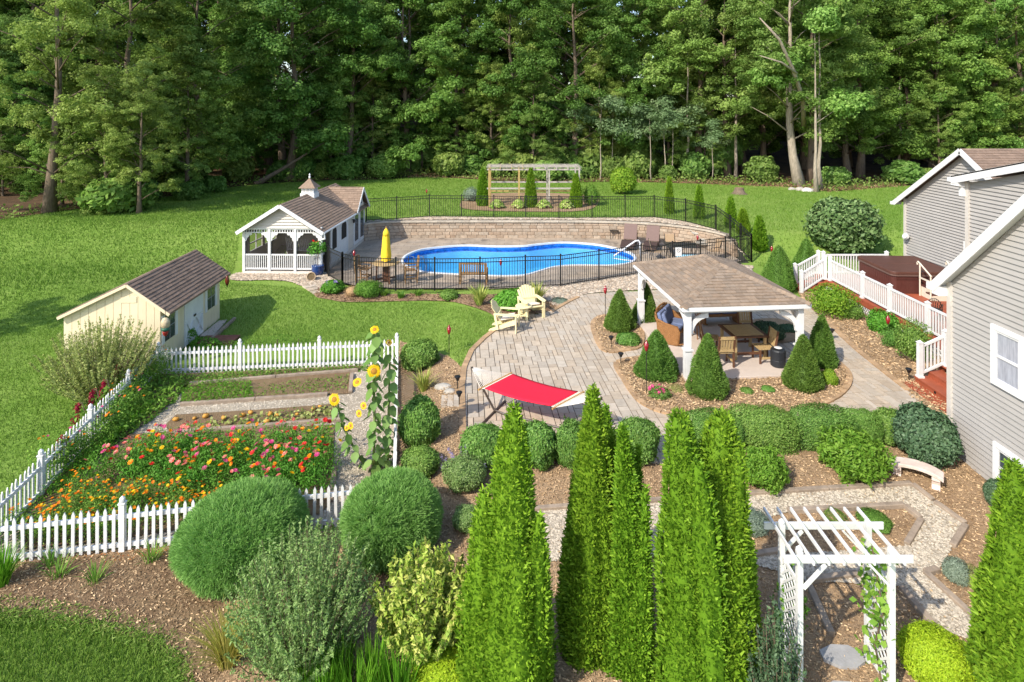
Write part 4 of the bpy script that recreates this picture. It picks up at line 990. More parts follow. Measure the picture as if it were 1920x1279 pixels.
def window(parent, x, y0, y1, z0, z1, curtain=True):
    m = MB(); 
    for a in ((y0 - .09, y0, z0 - .09, z1 + .09), (y1, y1 + .09, z0 - .09, z1 + .09), (y0, y1, z1, z1 + .09), (y0, y1, z0 - .09, z0)): m.box(x - .05, x + .05, *a)
    w = m.build('window', WHITE, parent)
    m = MB(); m.box(x - .012, x - .004, y0, y1, z0, z1); m.build('pane', GLASSD if not curtain else M('curtained_glass', (.33, .34, .38), .12, .25, 2.5, spec=.8, streak=(1, 9, 1)), w)
    m = MB(); m.box(x - .035, x - .012, y0, y1, (z0 + z1) / 2 - .025, (z0 + z1) / 2 + .025)
    for a in ((y0, y0 + .05, z0, z1), (y1 - .05, y1, z0, z1)): m.box(x - .032, x - .0125, *a)
    m.box(x - .031, x - .0125, y0 + .05, y1 - .05, z0, z0 + .06); m.box(x - .031, x - .0125, y0 + .05, y1 - .05, z1 - .05, z1); m.build('sash', M('sash_white', (.62, .61, .59), .5), w)
window(hs, -.01, -2.0, -1.36, 2.72, 3.80); window(hs, -.01, -2.3, -1.42, .55, 1.33, False)
# middle wing
mw = thing('house_wing', 'taupe sided middle wing of the house with shallow white roof edge', 'house', (14.1, 18.5, -.2))
m = MB(); m.xprism([(0, 0), (-4.4, 0), (-4.4, 7.0), (0, 5.92)], .02, 5); m.build('wall', SIDE, mw)
siding(mw, (.018, 0, 0), (0, -1, 0), [(.12, .6), (4.4, .6), (4.4, 7.0), (.12, 5.92)], SIDE, .118, lip=.045)
m = MB(); m.box(-.06, .12, -.12, .02, 0, 5.95); m.build('corner_trim', M('trim_taupe2', (.50, .46, .41), .5), mw)
m = MB(); m.bar((-.28, .3, 5.98), (-.28, -4.6, 7.22), .04, .24); m.box(-.29, .02, .0, .3, 5.82, 6.02); m.box(-.32, .3, .3, .42, 5.92, 6.05); m.build('rake_board', WHITE, mw)
m = MB(); m.add([(-.3, .3, 6.1), (-.3, -4.6, 7.34), (5, -4.6, 7.34), (5, .3, 6.1), (-.3, .3, 6.06), (-.3, -4.6, 7.3), (5, -4.6, 7.3), (5, .3, 6.06)], [(0, 1, 2, 3), (7, 6, 5, 4), (0, 4, 5, 1), (0, 3, 7, 4)]); m.build('roof', SHB, mw)
m = MB(); m.box(-.16, -.01, .0, .14, 5.5, 5.78); m.build('flood_light', WHITE, mw)
window(mw, 4.2 - 4.25, .25, .6, 1.3, 2.1) if False else None
# far wing with gable
fw = thing('house_wing', 'taupe sided far wing of the house with steep white gable', 'house', (18.3, 27.8, .1))
m = MB(); m.xprism([(0, 0), (-7.6, 0), (-7.6, 3.7), (-3.8, 6.2), (0, 3.7)], .02, 9); m.build('wall', SIDE, fw)
siding(fw, (.018, 0, 0), (0, -1, 0), [(.1, .5), (7.6, .5), (7.6, 3.7), (3.8, 6.2), (.1, 3.7)], SIDE, .125, lip=.06)
m = MB(); m.box(-.07, .11, -.11, .02, .3, 3.75); m.build('corner_trim', M('trim_taupe3', (.50, .46, .41), .5), fw)
sl = 2.5 / 3.8
m = MB(); m.xprism([(.35, 3.7 - sl * .35 + .12), (-3.8, 6.32), (-7.95, 3.7 - sl * .35 + .12), (-7.95, 3.7 - sl * .35 + .06), (-3.8, 6.26), (.35, 3.7 - sl * .35 + .06)], -.3, 9); rf = m.build('roof', SHB, fw)
gs = shingles(rf, [(-.3, -7.95, 3.7 - sl * .35 + .12), (9, -7.95, 3.7 - sl * .35 + .12), (9, -3.8, 6.32), (-.3, -3.8, 6.32)], SHB, .16, .34, seed=41)
pieces(rf, 'shingle', gs, SHB)
m = MB(); m.bar((-.32, .35, 3.7 - sl * .35 + .02), (-.32, -3.8, 6.22), .035, .22); m.bar((-.32, -7.95, 3.7 - sl * .35 + .02), (-.32, -3.8, 6.22), .035, .22); m.box(-.42, .05, .34, .46, 3.42, 3.56); m.build('rake_board', WHITE, rf)
m = MB(); m.lathe([(.02, 0), (.13, .05), (.15, .18), (.1, .22)], 10); dsh = m.build('wall_light', WHITE, fw); dsh.location = (-.1, -.35, 2.0); dsh.rotation_euler = (0, R(-60), 0)
window(fw, -.01, -4.3, -3.75, 1.6, 2.5)

# ---------------------------------------------------------------- wooden deck, railings, stairs
DZ = .55
dk = thing('deck', 'red-brown wooden deck beside the house with lattice skirt', 'deck', (13.75, 14.6, 0))
n = 26
for k in range(22):
    x0 = k * .145; m = MB(); m.box(x0 + .004, x0 + .14, .0, 12.4, DZ - .04, DZ); m.build('deck_board', REDWOOD, dk, rnd=random.random())
for k in range(9):
    x0 = -1.25 + k * .14; m = MB(); m.box(x0 + .004, x0 + .136, .3, 2.85, DZ - .04, DZ); m.build('deck_board', REDWOOD, dk, rnd=random.random())
m = MB(); m.box(-.04, -.005, 2.86, 12.45, DZ - .24, DZ - .005); m.box(-.005, 3.2, 12.4, 12.44, DZ - .24, DZ - .005); m.box(-1.25, -.01, 2.852, 2.89, DZ - .24, DZ - .005); m.build('rim_board', REDWOOD, dk)
m = MB()
for k in range(60):
    y0 = 3 + k * .16
    if y0 < 12.2:
        m.bar((-.02, y0, .02), (-.02, y0 + .28, DZ - .26), .01, .03, (1, 0, 0)); m.bar((-.028, y0 + .28, .02), (-.028, y0, DZ - .26), .01, .03, (1, 0, 0))
m.build('lattice_skirt', WHITE, dk)
for i in range(3):
    x0 = -1.25 - .38 * (i + 1); z1 = DZ - .165 * (i + 1)
    m = MB(); m.box(x0, x0 + .40, .2, 2.85, z1 - .04, z1); st = m.build('stair_tread', REDWOOD, dk, rnd=.3 + .2 * i)
    m = MB(); m.box(x0 + .02, x0 + .05, .22, 2.83, -.02, z1 - .042); m.build('riser', REDWOOD, st)
    for q in (1.0, 2.0): m = MB(); m.box(x0 + .01, x0 + .018, q - .035, q + .035, z1 - .12, z1 - .06); m.build('step_light', BLACKM, st)
def railing(name, label, pts, h=.92, zoff=0, posts=None):
    pts = [Vector(p) for p in pts]; o = pts[0]; t = thing(name, label, 'railing', o)
    pm = box_mesh('post', .125, .125, h + .08, WHITE, 'cap'); bal = box_mesh('baluster', .038, .038, h - .2, WHITE)
    base = box_mesh('post_base', .17, .17, .05, WHITE)
    for p in pts:
        q = link('post', pm, t, p - o); link('post_base', base, q)
    for a, b in zip(pts, pts[1:]):
        a, b = a - o, b - o; L = (b - a).length; an = math.atan2(b.y - a.y, b.x - a.x)
        for zz, hh in ((h - .04, .07), (.11, .06)): MB().bar(a + Vector((0, 0, zz)), b + Vector((0, 0, zz)), .06, hh).build('rail', WHITE, t)
        n = round(L / .125)
        for k in range(1, n): link('baluster', bal, t, a + (b - a) * k / n + Vector((0, 0, .13)), an)
    return t
X0 = 13.85
railing('deck_railing', 'white deck railing running past the hot tub', [(X0, 26.0, DZ), (X0, 23.6, DZ), (X0, 21.9, DZ), (X0, 19.9, DZ), (X0, 17.6, DZ)])
railing('deck_railing', 'white deck railing behind the hot tub', [(X0 + .2, 26.95, DZ), (16.9, 26.95, DZ)])
railing('stair_railing', 'white stair railing with newel post at the red steps', [(11.85, 17.35, .22), (12.6, 17.35, DZ), (13.72, 17.4, DZ)])
railing('stair_railing', 'white sloping railing of the far stairs beside the green shrubs', [(12.55, 25.9, -.02), (13.72, 26.2, DZ)])
railing('stair_railing', 'white sloping railing of the far stairs on the lawn side', [(12.75, 26.9, .02), (13.9, 27.1, DZ)])
fs_ = thing('far_stairs', 'red-brown far stairs between two white sloping railings', 'stairs', (12.6, 26.0, 0))
for i in range(3): MB().box(.0 + .38 * i, .4 + .38 * i, 0.05, .9, .14 * i, .14 * (i + 1) + .02).build('step', REDWOOD, fs_, rnd=.4)

# hot tub with steps
tb = thing('hot_tub', 'brown hot tub with closed cover on the deck', 'hot tub', (15.35, 24.1, DZ), R(-2))
TW, TD, TH = 2.55, 2.75, .80
def rrect(w, d, r, n=5):
    out = []
    for cx_, cy_, a in ((w - r, r, -90), (w - r, d - r, 0), (r, d - r, 90), (r, r, 180)):
        for k in range(n + 1): t = R(a + 90 * k / n); out.append((cx_ + r * math.cos(t), cy_ + r * math.sin(t)))
    return out
m = MB(); m.prism(rrect(TW - .1, TD - .1, .2), 0, TH - .06); cb = m.build('cabinet', TUBM, tb); cb.location = (.05, .05, 0)
ps_ = rrect(TW - .1, TD - .1, .2); L_ = densify(ps_, .02); 
bmh = box_mesh('cabinet_board', .13, .012, TH - .1, TUBM)
acc = 0; last = Vector(L_[0])
for p in L_:
    p = Vector(p)
    if (p - last).length >= .145:
        d = p - last; o = link('cabinet_board', bmh, cb, ((p.x + last.x) / 2, (p.y + last.y) / 2, .02), math.atan2(d.y, d.x)); last = p
m = MB(); m.prism(rrect(TW, TD, .22), TH - .09, TH - .03); m.build('rim', M('tub_rim', (.14, .085, .07), .3, .1, 5), tb)
cvr = MB()
for y0, y1 in ((0, TD / 2 - .004), (TD / 2 + .004, TD)):
    q = clip(rrect(TW, TD, .22), [(-1, y0), (4, y0), (4, y1), (-1, y1)]); cvr.prism(q, TH - .03, TH + .09)
cvr.build('cover', COVER, tb, bevel=.02)
MB().box(.05, TW - .05, -.004, .0, TH - .2, TH - .19).build('strap', BLACKM, tb)
st = thing('tub_steps', 'cream steps with white handrails at the front of the hot tub', 'steps', (16.35, 23.2, DZ), R(-2))
CRM = M('cream_plastic', (.62, .55, .44), .5, .05, 5)
for k in range(2): MB().box(0, 1.0, .0 + .38 * k, .38 + .38 * k, 0.0, .20 + .2 * k).build('step', CRM, st); MB().box(-.02, 1.02, .37 * k, .4 + .38 * k, .2 + .2 * k, .24 + .2 * k).build('tread', TUBM, st)
for x in (-.05, 1.08):
    m = MB(); m.tube([(x, .05, 0), (x, .05, .95)], .03, 8); m.tube([(x, .7, 0), (x, .7, 1.28)], .03, 8); m.tube([(x, .0, .93), (x, .7, 1.28), (x, .82, 1.33), (x, .88, 1.27), (x, .86, 1.2)], .03, 8); m.bar((x, .03, .72), (x, .72, .72), .05, .05); m.build('handrail', CRM, st)
ch_ = thing('metal_chair', 'dark cast metal chair with scrolled back on the deck', 'chair', (14.75, 20.9, DZ), R(150))
def metal_chair(t):
    m = MB(); m.lathe([(.22, .43), (.24, .45), (.23, .47)], 14); m.build('seat', DARKM, t)
    m = MB(); n = 12
    for k in range(n):
        a, b = math.pi * k / n, math.pi * (k + 1) / n; m.tube([(.23 * math.cos(a), .2 + .0 * k, .47 + .42 * math.sin(a)), (.23 * math.cos(b), .2, .47 + .42 * math.sin(b))], .014, 5)
    for i in range(-3, 4): m.tube([(i * .065, .2, .47), (i * .065 + .06, .2, .47 + .40 * math.sqrt(max(.05, 1 - (i * .065 / .23) ** 2)))], .009, 4); m.tube([(i * .065, .2, .47), (i * .065 - .06, .2, .47 + .40 * math.sqrt(max(.05, 1 - (i * .065 / .23) ** 2)))], .009, 4)
    m.build('backrest', DARKM, t)
    for x, y in ((-.19, -.17), (.19, -.17), (-.19, .19), (.19, .19)): m = MB(); m.tube([(x, y, .44), (x * 1.15, y * 1.2, 0)], .013, 5); m.build('leg', DARKM, t)
    for x in (-1, 1): m = MB(); m.tube([(x * .23, .2, .66), (x * .27, -.05, .66), (x * .25, -.17, .60), (x * .2, -.17, .45)], .012, 5); m.build('armrest', DARKM, t)
metal_chair(ch_)
# ---------------------------------------------------------------- furniture
def adirondack(label, loc, rz, s=1.0):
    t = thing('adirondack_chair', label, 'chair', loc, rz, 'yellow adirondack chairs on the patio', s)
    for x in (-.27, .27):
        m = MB(); m.xprism([(-.36, .38), (-.30, .40), (.52, .06), (.56, .0), (.44, .0), (-.36, .26)], x - .02, x + .02); m.build('side_rail', YELLOW, t)
        m = MB(); m.box(x - .05 + (.05 if x > 0 else -.05), x + .05 + (.05 if x > 0 else -.05), -.38, -.34, 0, .56); m.build('front_leg', YELLOW, t)
        m = MB(); xx = x + (.06 if x > 0 else -.06); m.prism([(xx - .05, .30), (xx + .05, .30), (xx + .075, -.2), (xx + .07, -.40), (xx, -.45), (xx - .07, -.40), (xx - .075, -.2)], .56, .59); m.build('armrest', YELLOW, t)
        m = MB(); m.bar((xx, .24, .08), (xx, .34, .60), .04, .07); m.build('rear_leg', YELLOW, t)
    for k in range(5):
        y = -.36 + k * .095; z = .385 - k * .04; m = MB(); m.bar((-.27, y, z + .02), (.27, y, z + .02), .085, .022); m.build('seat_slat', YELLOW, t)
    for k in range(7):
        a = (k - 3) / 3; x0, x1 = a * .19, a * .29; top = .92 - .12 * a * a
        m = MB(); m.bar((x0, .09, .22), (x1, .09 + .42 * (top - .2) / .72, top), .075, .02, (0, 1, 0)); m.build('back_slat', YELLOW, t)
    m = MB(); m.bar((-.33, .25, .52), (.33, .25, .52), .03, .07); m.build('back_rail', YELLOW, t)
    m = MB(); m.box(-.24, .24, -.34, .08, .395, .45); o = m.build('seat_cushion', CUSHY, t, bevel=.02); o.rotation_euler[0] = -.2; o.location[2] = -.03
adirondack('pale yellow adirondack chair facing the camera beside the yucca', G(988, 596) + Vector((.15, .15, .045)), R(22), 1.12)
adirondack('pale yellow adirondack chair seen from the side nearest the lawn', G(950, 621) + Vector((0, .1, .045)), R(80), 1.1)
t = thing('side_table', 'small round pale yellow table between the adirondack chairs', 'table', G(981, 604) + Vector((.02, .2, .045)), 0)
m = MB(); m.lathe([(.31, .48), (.32, .50), (.31, .515)], 24); m.build('table_top', YELLOW, t)
for a in range(4): m = MB(); c, s = math.cos(a * 1.571 + .6), math.sin(a * 1.571 + .6); m.bar((c * .15, s * .15, .48), (c * .24, s * .24, 0), .07, .03); m.build('leg', YELLOW, t)
m = MB(); m.lathe([(.2, .16), (.2, .18)], 12); m.build('shelf', YELLOW, t)

# hammock
hm = thing('hammock', 'red fabric hammock with rope ends on a steel stand', 'hammock', (0, 0, 0))
hA, hB = Vector((-1.45, 20.0, 1.12)), Vector((2.45, 16.35, 1.12))
qa = [Vector(((921 - 960) * d / F, d, zat(739, d))) for d in (18.6,)]
def at(px, py, z): d = F * (CAMZ - z) / (py - YH); return Vector(((px - 960) * d / F, d, z))
c1, c2, c3, c4 = at(962, 702, .78), at(909, 729, .78), at(1034, 762, .72), at(1084, 735, .72)   # corners of the bed
hook1, hook2 = at(884, 688, 1.12), at(1128, 745, 1.05)
m = MB(); NU, NV = 16, 8
vs = []
for i in range(NU + 1):
    for j in range(NV + 1):
        u, v = i / NU, j / NV; p = (c1 * (1 - v) + c2 * v) * (1 - u) + (c4 * (1 - v) + c3 * v) * u
        vs.append(p - Vector((0, 0, .07 * math.sin(math.pi * u) * (.75 + .25 * math.sin(math.pi * v)))))
m.add(vs, [(i * (NV + 1) + j, (i + 1) * (NV + 1) + j, (i + 1) * (NV + 1) + j + 1, i * (NV + 1) + j + 1) for i in range(NU) for j in range(NV)])
bed = m.build('fabric_bed', REDC, hm, True); so = bed.modifiers.new('thick', 'SOLIDIFY'); so.thickness = .02
for a, b, hk in ((c1, c2, hook1), (c4, c3, hook2)):
    d = (a - b).normalized(); out = (hk - (a + b) / 2); out.z = 0; out = out.normalized() * .10
    sb = MB(); sb.tube([a + d * .1 + out, b - d * .1 + out], .024, 8); bar_ = sb.build('spreader_bar', OAK, hm)
    rp = MB()
    for k in range(19):
        p = a + (b - a) * (k / 18); rp.tube([p + out, (p + out * 1 + hk) / 2 - Vector((0, 0, .03)), hk], .0055, 4, False); 
    rp.build('rope_fan', ROPE, hm)
    lc = MB()
    for k in range(26): p = a + (b - a) * (k / 25); q = a + (b - a) * min(1, (k + .5) / 25); lc.tube([p, q + out], .007, 4, False)
    lc.build('lacing', ROPE, hm)
mid = (hook1 + hook2) / 2; mid.z = 0.05
for hk in (hook1, hook2):
    foot = mid + (Vector((hk.x, hk.y, .05)) - mid) * .62; foot.z = .07
    m = MB(); m.tube([hk, foot + Vector((0, 0, .05)), foot * .7 + mid * .3 + Vector((0, 0, 0.0)), mid + Vector((0, 0, .02))], .03, 8); m.build('stand_arm', BRONZE, hm)
    sd = (hk - mid); sd = Vector((-sd.y, sd.x, 0)).normalized() * .65
    m = MB(); m.tube([foot - sd, foot + sd], .03, 8); m.build('stand_foot', BRONZE, hm)
    m = MB(); m.tube([hk, hk + Vector((0, 0, -.06))], .02, 6); m.build('hook', DARKM, hm)

# dining set in the pavilion
def dining_chair(label, loc, rz):
    t = thing('dining_chair', label, 'chair', loc, rz, 'slatted dining chairs in the pavilion')
    for x in (-.24, .24):
        MB().bar((x, .24, 0), (x, .24, .46), .05, .05, (0, 1, 0)).build('rear_leg', POLYD, t); MB().bar((x, .24, .44), (x, .34, .98), .05, .045, (0, 1, 0)).build('back_post', POLYD, t)
        MB().box(x - .025, x + .025, -.26, -.21, 0, .43).build('front_leg', POLYD, t)
        MB().box(x - .02, x + .02, -.2, .22, .14, .20).build('stretcher', POLYB, t)
    for k in range(6): MB().box(-.25, .25, -.27 + k * .088, -.27 + k * .088 + .075, .43, .455).build('seat_slat', POLYB, t)
    for k in range(5): MB().bar((-.17 + k * .085, .262, .56), (-.17 + k * .085, .325, .90), .06, .018, (0, 1, 0)).build('back_slat', POLYB, t)
    MB().bar((-.24, .335, .93), (.24, .335, .93), .03, .09).build('top_rail', POLYB, t); MB().bar((-.24, .262, .53), (.24, .262, .53), .03, .08).build('back_rail', POLYB, t)
def gpv(px, py): return Vector((*G(px, py, .14)[:2], .14))
tc = gpv(1393, 662); 
dining_chair('slatted dining chair with its back to the camera in the pavilion', gpv(1357, 686) + Vector((0, .1, 0)), R(185 + 0))
dining_chair('slatted dining chair turned sideways at the right of the table', gpv(1432, 676), R(-85))
dining_chair('slatted dining chair facing the camera behind the table', gpv(1402, 638) + Vector((.05, .05, 0)), R(5))
dining_chair('slatted dining chair half hidden at the left of the table', gpv(1332, 658), R(80))
t = thing('dining_table', 'square brown dining table with tan slatted top in the pavilion', 'table', tc, R(5))
m = MB(); m.box(-.58, .58, -.58, .58, .70, .735); m.build('table_frame', POLYD, t)
for k in range(9): MB().box(-.46 + k * .103, -.46 + k * .103 + .096, -.46, .46, .737, .752).build('top_slat', POLYB, t)
for x in (-.48, .48):
    for y in (-.48, .48): MB().box(x - .04, x + .04, y - .04, y + .04, 0, .70).build('leg', POLYB, t)
for y in (-.48, .48): MB().box(-.44, .44, y - .02, y + .02, .15, .22).build('stretcher', POLYD, t)
# wicker rocking love seat
def loveseat(label, loc, rz, rock=True):
    t = thing('wicker_loveseat', label, 'seat', loc, rz)
    w = .62
    m = MB(); m.box(-w, w, -.32, .30, .30, .40); m.build('seat', WICKER, t, bevel=.03)
    m = MB(); m.bar((-0, .30, .36), (0, .46, 1.0), 2 * w, .06, (0, 1, 0)); m.build('backrest', WICKER, t, bevel=.02)
    m = MB(); n = 10
    m.tube([(-w, .30, .40), (-w - .03, .44, .9), (-w * .7, .48, 1.02), (0, .49, 1.05), (w * .7, .48, 1.02), (w + .03, .44, .9), (w, .30, .4)], .035, 8); m.build('back_rim', WICKER, t, True)
    for x in (-w - .02, w + .02):
        m = MB(); m.xprism([(-.34, .06), (.34, .06), (.40, .72), (.2, .70), (-.30, .62), (-.36, .55)], x - .025, x + .025); m.build('side_panel', WICKER, t)
        m = MB(); m.tube([(x, .44, .80), (x, .1, .68), (x, -.32, .63), (x, -.37, .5), (x, -.34, .06)], .035, 8); m.build('armrest', WICKER, t, True)
        m = MB(); m.tube([(x, -.52, .12), (x, -.25, .035), (x, .1, .025), (x, .45, .08), (x, .6, .16)], .025, 6); m.build('rocker', WICKER, t, True)
    for x in (-.31, .31):
        MB().box(x - .29, x + .29, -.30, .26, .40, .53).build('seat_cushion', BLUEC, t, bevel=.04)
        m = MB(); m.bar((x, .24, .52), (x, .36, .98), .56, .13, (0, 1, 0)); m.build('back_cushion', BLUEC, t, bevel=.04)
    m = MB(); m.box(-.22, .22, -.08, .08, 0, .42); o = m.build('pillow', BLUEC, t, bevel=.06); o.location = (-.28, .14, .54); o.rotation_euler = (-.35, 0, .15)
loveseat('wicker rocking love seat with blue cushions at the left edge of the pavilion', gpv(1262, 640) + Vector((.1, .25, 0)), R(58))
loveseat('wicker love seat with blue cushions in the shade at the pavilion back', gpv(1352, 610) + Vector((0, .3, 0)), R(5))
t = thing('wicker_table', 'small wicker side table beside the rocking love seat', 'table', gpv(1302, 632), R(10)); m = MB(); m.lathe([(.26, .48), (.27, .5), (.26, .52)], 18); m.build('table_top', WICKER, t)
for a in range(4): m = MB(); m.tube([(.18 * math.cos(a * 1.57), .18 * math.sin(a * 1.57), .48), (.22 * math.cos(a * 1.57), .22 * math.sin(a * 1.57), 0)], .02, 6); m.build('leg', WICKER, t)
t = thing('black_cooler', 'black ribbed barrel cooler by the right front pavilion post', 'cooler', gpv(1463, 690) + Vector((0, .15, 0)))
m = MB(); m.lathe([(.19, 0), (.22, .03), (.22, .2), (.215, .21), (.215, .23), (.22, .24), (.22, .48), (.2, .52)], 20); m.build('body', M('black_plastic', (.018, .02, .024), .5), t)
m = MB(); m.lathe([(.05, .52), (.12, .56), (.02, .58)], 10); m.build('lid_handle', WHITE, t)

# pool side things
def lounger(label, loc, rz, s=1.0):
    t = thing('chaise_lounge', label, 'lounge chair', loc, rz, 'dark wicker chaise lounges by the pool', s)
    w = .34
    prof = [(-1.0, .20), (-.8, .26), (-.5, .36), (-.2, .36), (.1, .27), (.3, .26)]
    m = MB(); m.xprism(prof + [(a, b - .09) for a, b in prof[::-1]], -w, w); m.build('seat', DWICK, t)
    m = MB(); m.bar((0, .28, .28), (0, .75, 1.02), 2 * w, .05, (0, 1, 0)); m.build('backrest', M('lounge_sling', (.14, .085, .07), .6, .1, 20, .2, 120), t, bevel=.015)
    m = MB(); m.bar((-w, .5, .62), (-w, .85, .12), .03, .03); m.bar((w, .5, .62), (w, .85, .12), .03, .03); m.build('back_strut', DWICK, t)
    for x in (-w + .04, w - .04):
        for y, h in ((-.75, .2), (.55, .2)): MB().box(x - .025, x + .025, y - .025, y + .025, 0, h).build('leg', DWICK, t)
        MB().box(x - .02, x + .02, -.8, .85, .12, .18).build('side_rail', DWICK, t)
lounger('dark wicker chaise lounge nearest the small side table', Vector((*G(1180, 463, 0)[:2], .05)), R(-18), 1.12)
lounger('dark wicker chaise lounge next to the patio dining table', Vector((*G(1222, 466, 0)[:2], .05)), R(-20), 1.1)
t = thing('side_table', 'small dark metal side table against the retaining wall', 'table', Vector((*G(1151, 449, 0)[:2], .05))); MB().box(-.27, .27, -.2, .2, .5, .53).build('table_top', DARKM, t)
for x in (-.24, .24):
    for y in (-.17, .17): MB().box(x - .015, x + .015, y - .015, y + .015, 0, .5).build('leg', DARKM, t)
t = thing('patio_table', 'dark rectangular patio table near the pool gate', 'table', Vector((*G(1277, 487, 0)[:2], .05)), R(-6)); TT = M('dark_glass_top', (.03, .028, .027), .35, .1, 5)
m = MB(); m.box(-.85, .85, -.65, .65, .72, .75); m.build('table_top', TT, t, bevel=.01)
for x in (-.7, .7):
    for y in (-.5, .5): m = MB(); m.tube([(x, y, .72), (x * .9, y * .9, .35), (x, y, 0)], .025, 6); m.build('leg', DARKM, t)
def sling_chair(label, loc, rz):
    t = thing('sling_chair', label, 'chair', loc, rz, 'tan sling chairs around the patio table'); SL = M('tan_sling', (.34, .235, .14), .8, .1, 20, .1, 90) if 'tan_sling' not in bpy.data.materials else bpy.data.materials['tan_sling']
    MB().bar((0, -.25, .42), (0, .2, .40), .5, .02).build('seat', SL, t); MB().bar((0, .2, .40), (0, .34, 1.0), .5, .02, (0, 1, 0)).build('backrest', SL, t)
    for x in (-.27, .27):
        m = MB(); m.tube([(x, -.3, 0), (x, -.27, .42), (x, -.24, .62), (x, .2, .64), (x, .3, .66)], .018, 6); m.tube([(x, .3, 0), (x, .2, .40), (x, .36, 1.03)], .018, 6); m.build('side_frame', DARKM, t)
pt = Vector((*G(1277, 487, 0)[:2], .05))
sling_chair('tan sling chair behind the dark patio table', pt + Vector((-.25, 1.15, 0)), R(-5)); sling_chair('sling chair at the left end of the dark patio table', pt + Vector((-1.35, -.05, 0)), R(85)); sling_chair('sling chair at the right end of the dark patio table near the rocks', pt + Vector((1.75, .1, 0)), R(-80))
t = thing('storage_box', 'pale blue folded pool float under the patio table', 'float', pt + Vector((.2, -.5, 0)), R(-5)); m = MB(); m.box(-.6, .6, -.12, .12, 0, .34); m.build('body', M('pale_blue', (.20, .40, .52), .6, .1, 5), t, bevel=.08)
# umbrella, high table and rocking chairs
ub = Vector((*G(724, 530, 0)[:2], .05))
t = thing('bar_table', 'round tan high table under the closed yellow umbrella', 'table', ub)
m = MB(); m.lathe([(.60, .84), (.62, .86), (.61, .885)], 28); m.build('table_top', POLYB, t)
for a in range(4): m = MB(); c, s = math.cos(a * 1.571 + .5), math.sin(a * 1.571 + .5); m.bar((c * .44, s * .44, .84), (c * .46, s * .46, 0), .07, .07); m.bar((c * .44, s * .44, .16), (0, 0, .16), .05, .07); m.build('leg', POLYD, t)
m = MB(); m.box(-.13, .13, -.13, .13, .05, .84); m.build('pedestal', POLYD, t)
t = thing('patio_umbrella', 'closed yellow patio umbrella above the round table', 'umbrella', ub + Vector((0, 0, .9)))
m = MB(); m.tube([(0, 0, -.85), (0, 0, 1.55)], .022, 8); m.build('pole', OAK, t)
n = 16; m = MB(); vs = []; rows = [(.06, 1.52), (.12, 1.38), (.15, 1.1), (.18, .7), (.22, .3), (.20, .08)]
for r, z in rows:
    for k in range(n): rr = r * (1.12 if k % 2 else .78); vs.append((rr * math.cos(2 * math.pi * k / n), rr * math.sin(2 * math.pi * k / n), z - (.05 if (k % 4 == 0 and z < .2) else 0)))
m.add(vs, [(i * n + k, i * n + (k + 1) % n, (i + 1) * n + (k + 1) % n, (i + 1) * n + k) for i in range(len(rows) - 1) for k in range(n)]); m.build('canopy', UMBY, t, True)
m = MB(); m.lathe([(.15, 1.22), (.145, 1.36), (.07, 1.5), (.02, 1.56)], 12); m.build('vent_cap', UMBY, t, True); m = MB(); m.lathe([(.02, 1.55), (.03, 1.6), (.0, 1.66)], 8); m.build('finial', OAK, t)
def rocker_chair(label, loc, rz):
    t = thing('tall_chair', label, 'chair', loc, rz, 'tall slatted chairs at the umbrella table')
    for x in (-.26, .26):
        MB().bar((x, -.26, 0), (x, -.26, .78), .05, .05, (0, 1, 0)).build('front_leg', TEAK, t); MB().bar((x, .26, 0), (x, .36, 1.12), .05, .05, (0, 1, 0)).build('rear_leg', TEAK, t); MB().box(x - .05, x + .05, -.32, .3, .76, .79).build('armrest', TEAK, t); MB().box(x - .02, x + .02, -.25, .26, .2, .25).build('stretcher', TEAK, t)
    for k in range(5): MB().box(-.26, .26, -.28 + k * .1, -.19 + k * .1, .56, .585).build('seat_slat', TEAK, t)
    for k in range(6): MB().bar((-.21 + k * .084, .26, .6), (-.22 + k * .088, .37, 1.2 - .05 * abs(k - 2.5) / 2.5), .07, .02, (0, 1, 0)).build('back_slat', TEAK, t)
    MB().box(-.26, .26, -.28, -.24, .22, .28).build('foot_rest', TEAK, t)
rocker_chair('tall slatted chair at the pool side of the umbrella table', ub + Vector((1.15, -.05, 0)), R(-75))
rocker_chair('tall slatted chair at the pool house side of the umbrella table', ub + Vector((-1.05, .1, 0)), R(80))
t = thing('park_bench', 'weathered slatted bench with its back to the pool fence', 'bench', Vector((*G(887, 537, 0)[:2], .05)) + Vector((0, .35, 0)), R(178))
for x in (-.6, .6): MB().box(x - .035, x + .035, -.25, -.19, 0, .62).build('front_leg', TEAK, t); MB().bar((x, .2, 0), (x, .27, .98), .07, .06, (0, 1, 0)).build('rear_leg', TEAK, t); MB().box(x - .04, x + .04, -.28, .22, .62, .65).build('armrest', TEAK, t)
for k in range(5): MB().box(-.6, .6, -.24 + k * .095, -.16 + k * .095, .42, .445).build('seat_slat', TEAK, t)
for k in range(12): MB().bar((-.53 + k * .096, .225, .5), (-.53 + k * .096, .26, .93), .055, .018, (0, 1, 0)).build('back_slat', TEAK, t)
MB().bar((-.6, .265, .95), (.6, .265, .95), .04, .07).build('top_rail', TEAK, t); MB().bar((-.6, .225, .5), (.6, .225, .5), .04, .06).build('back_rail', TEAK, t)
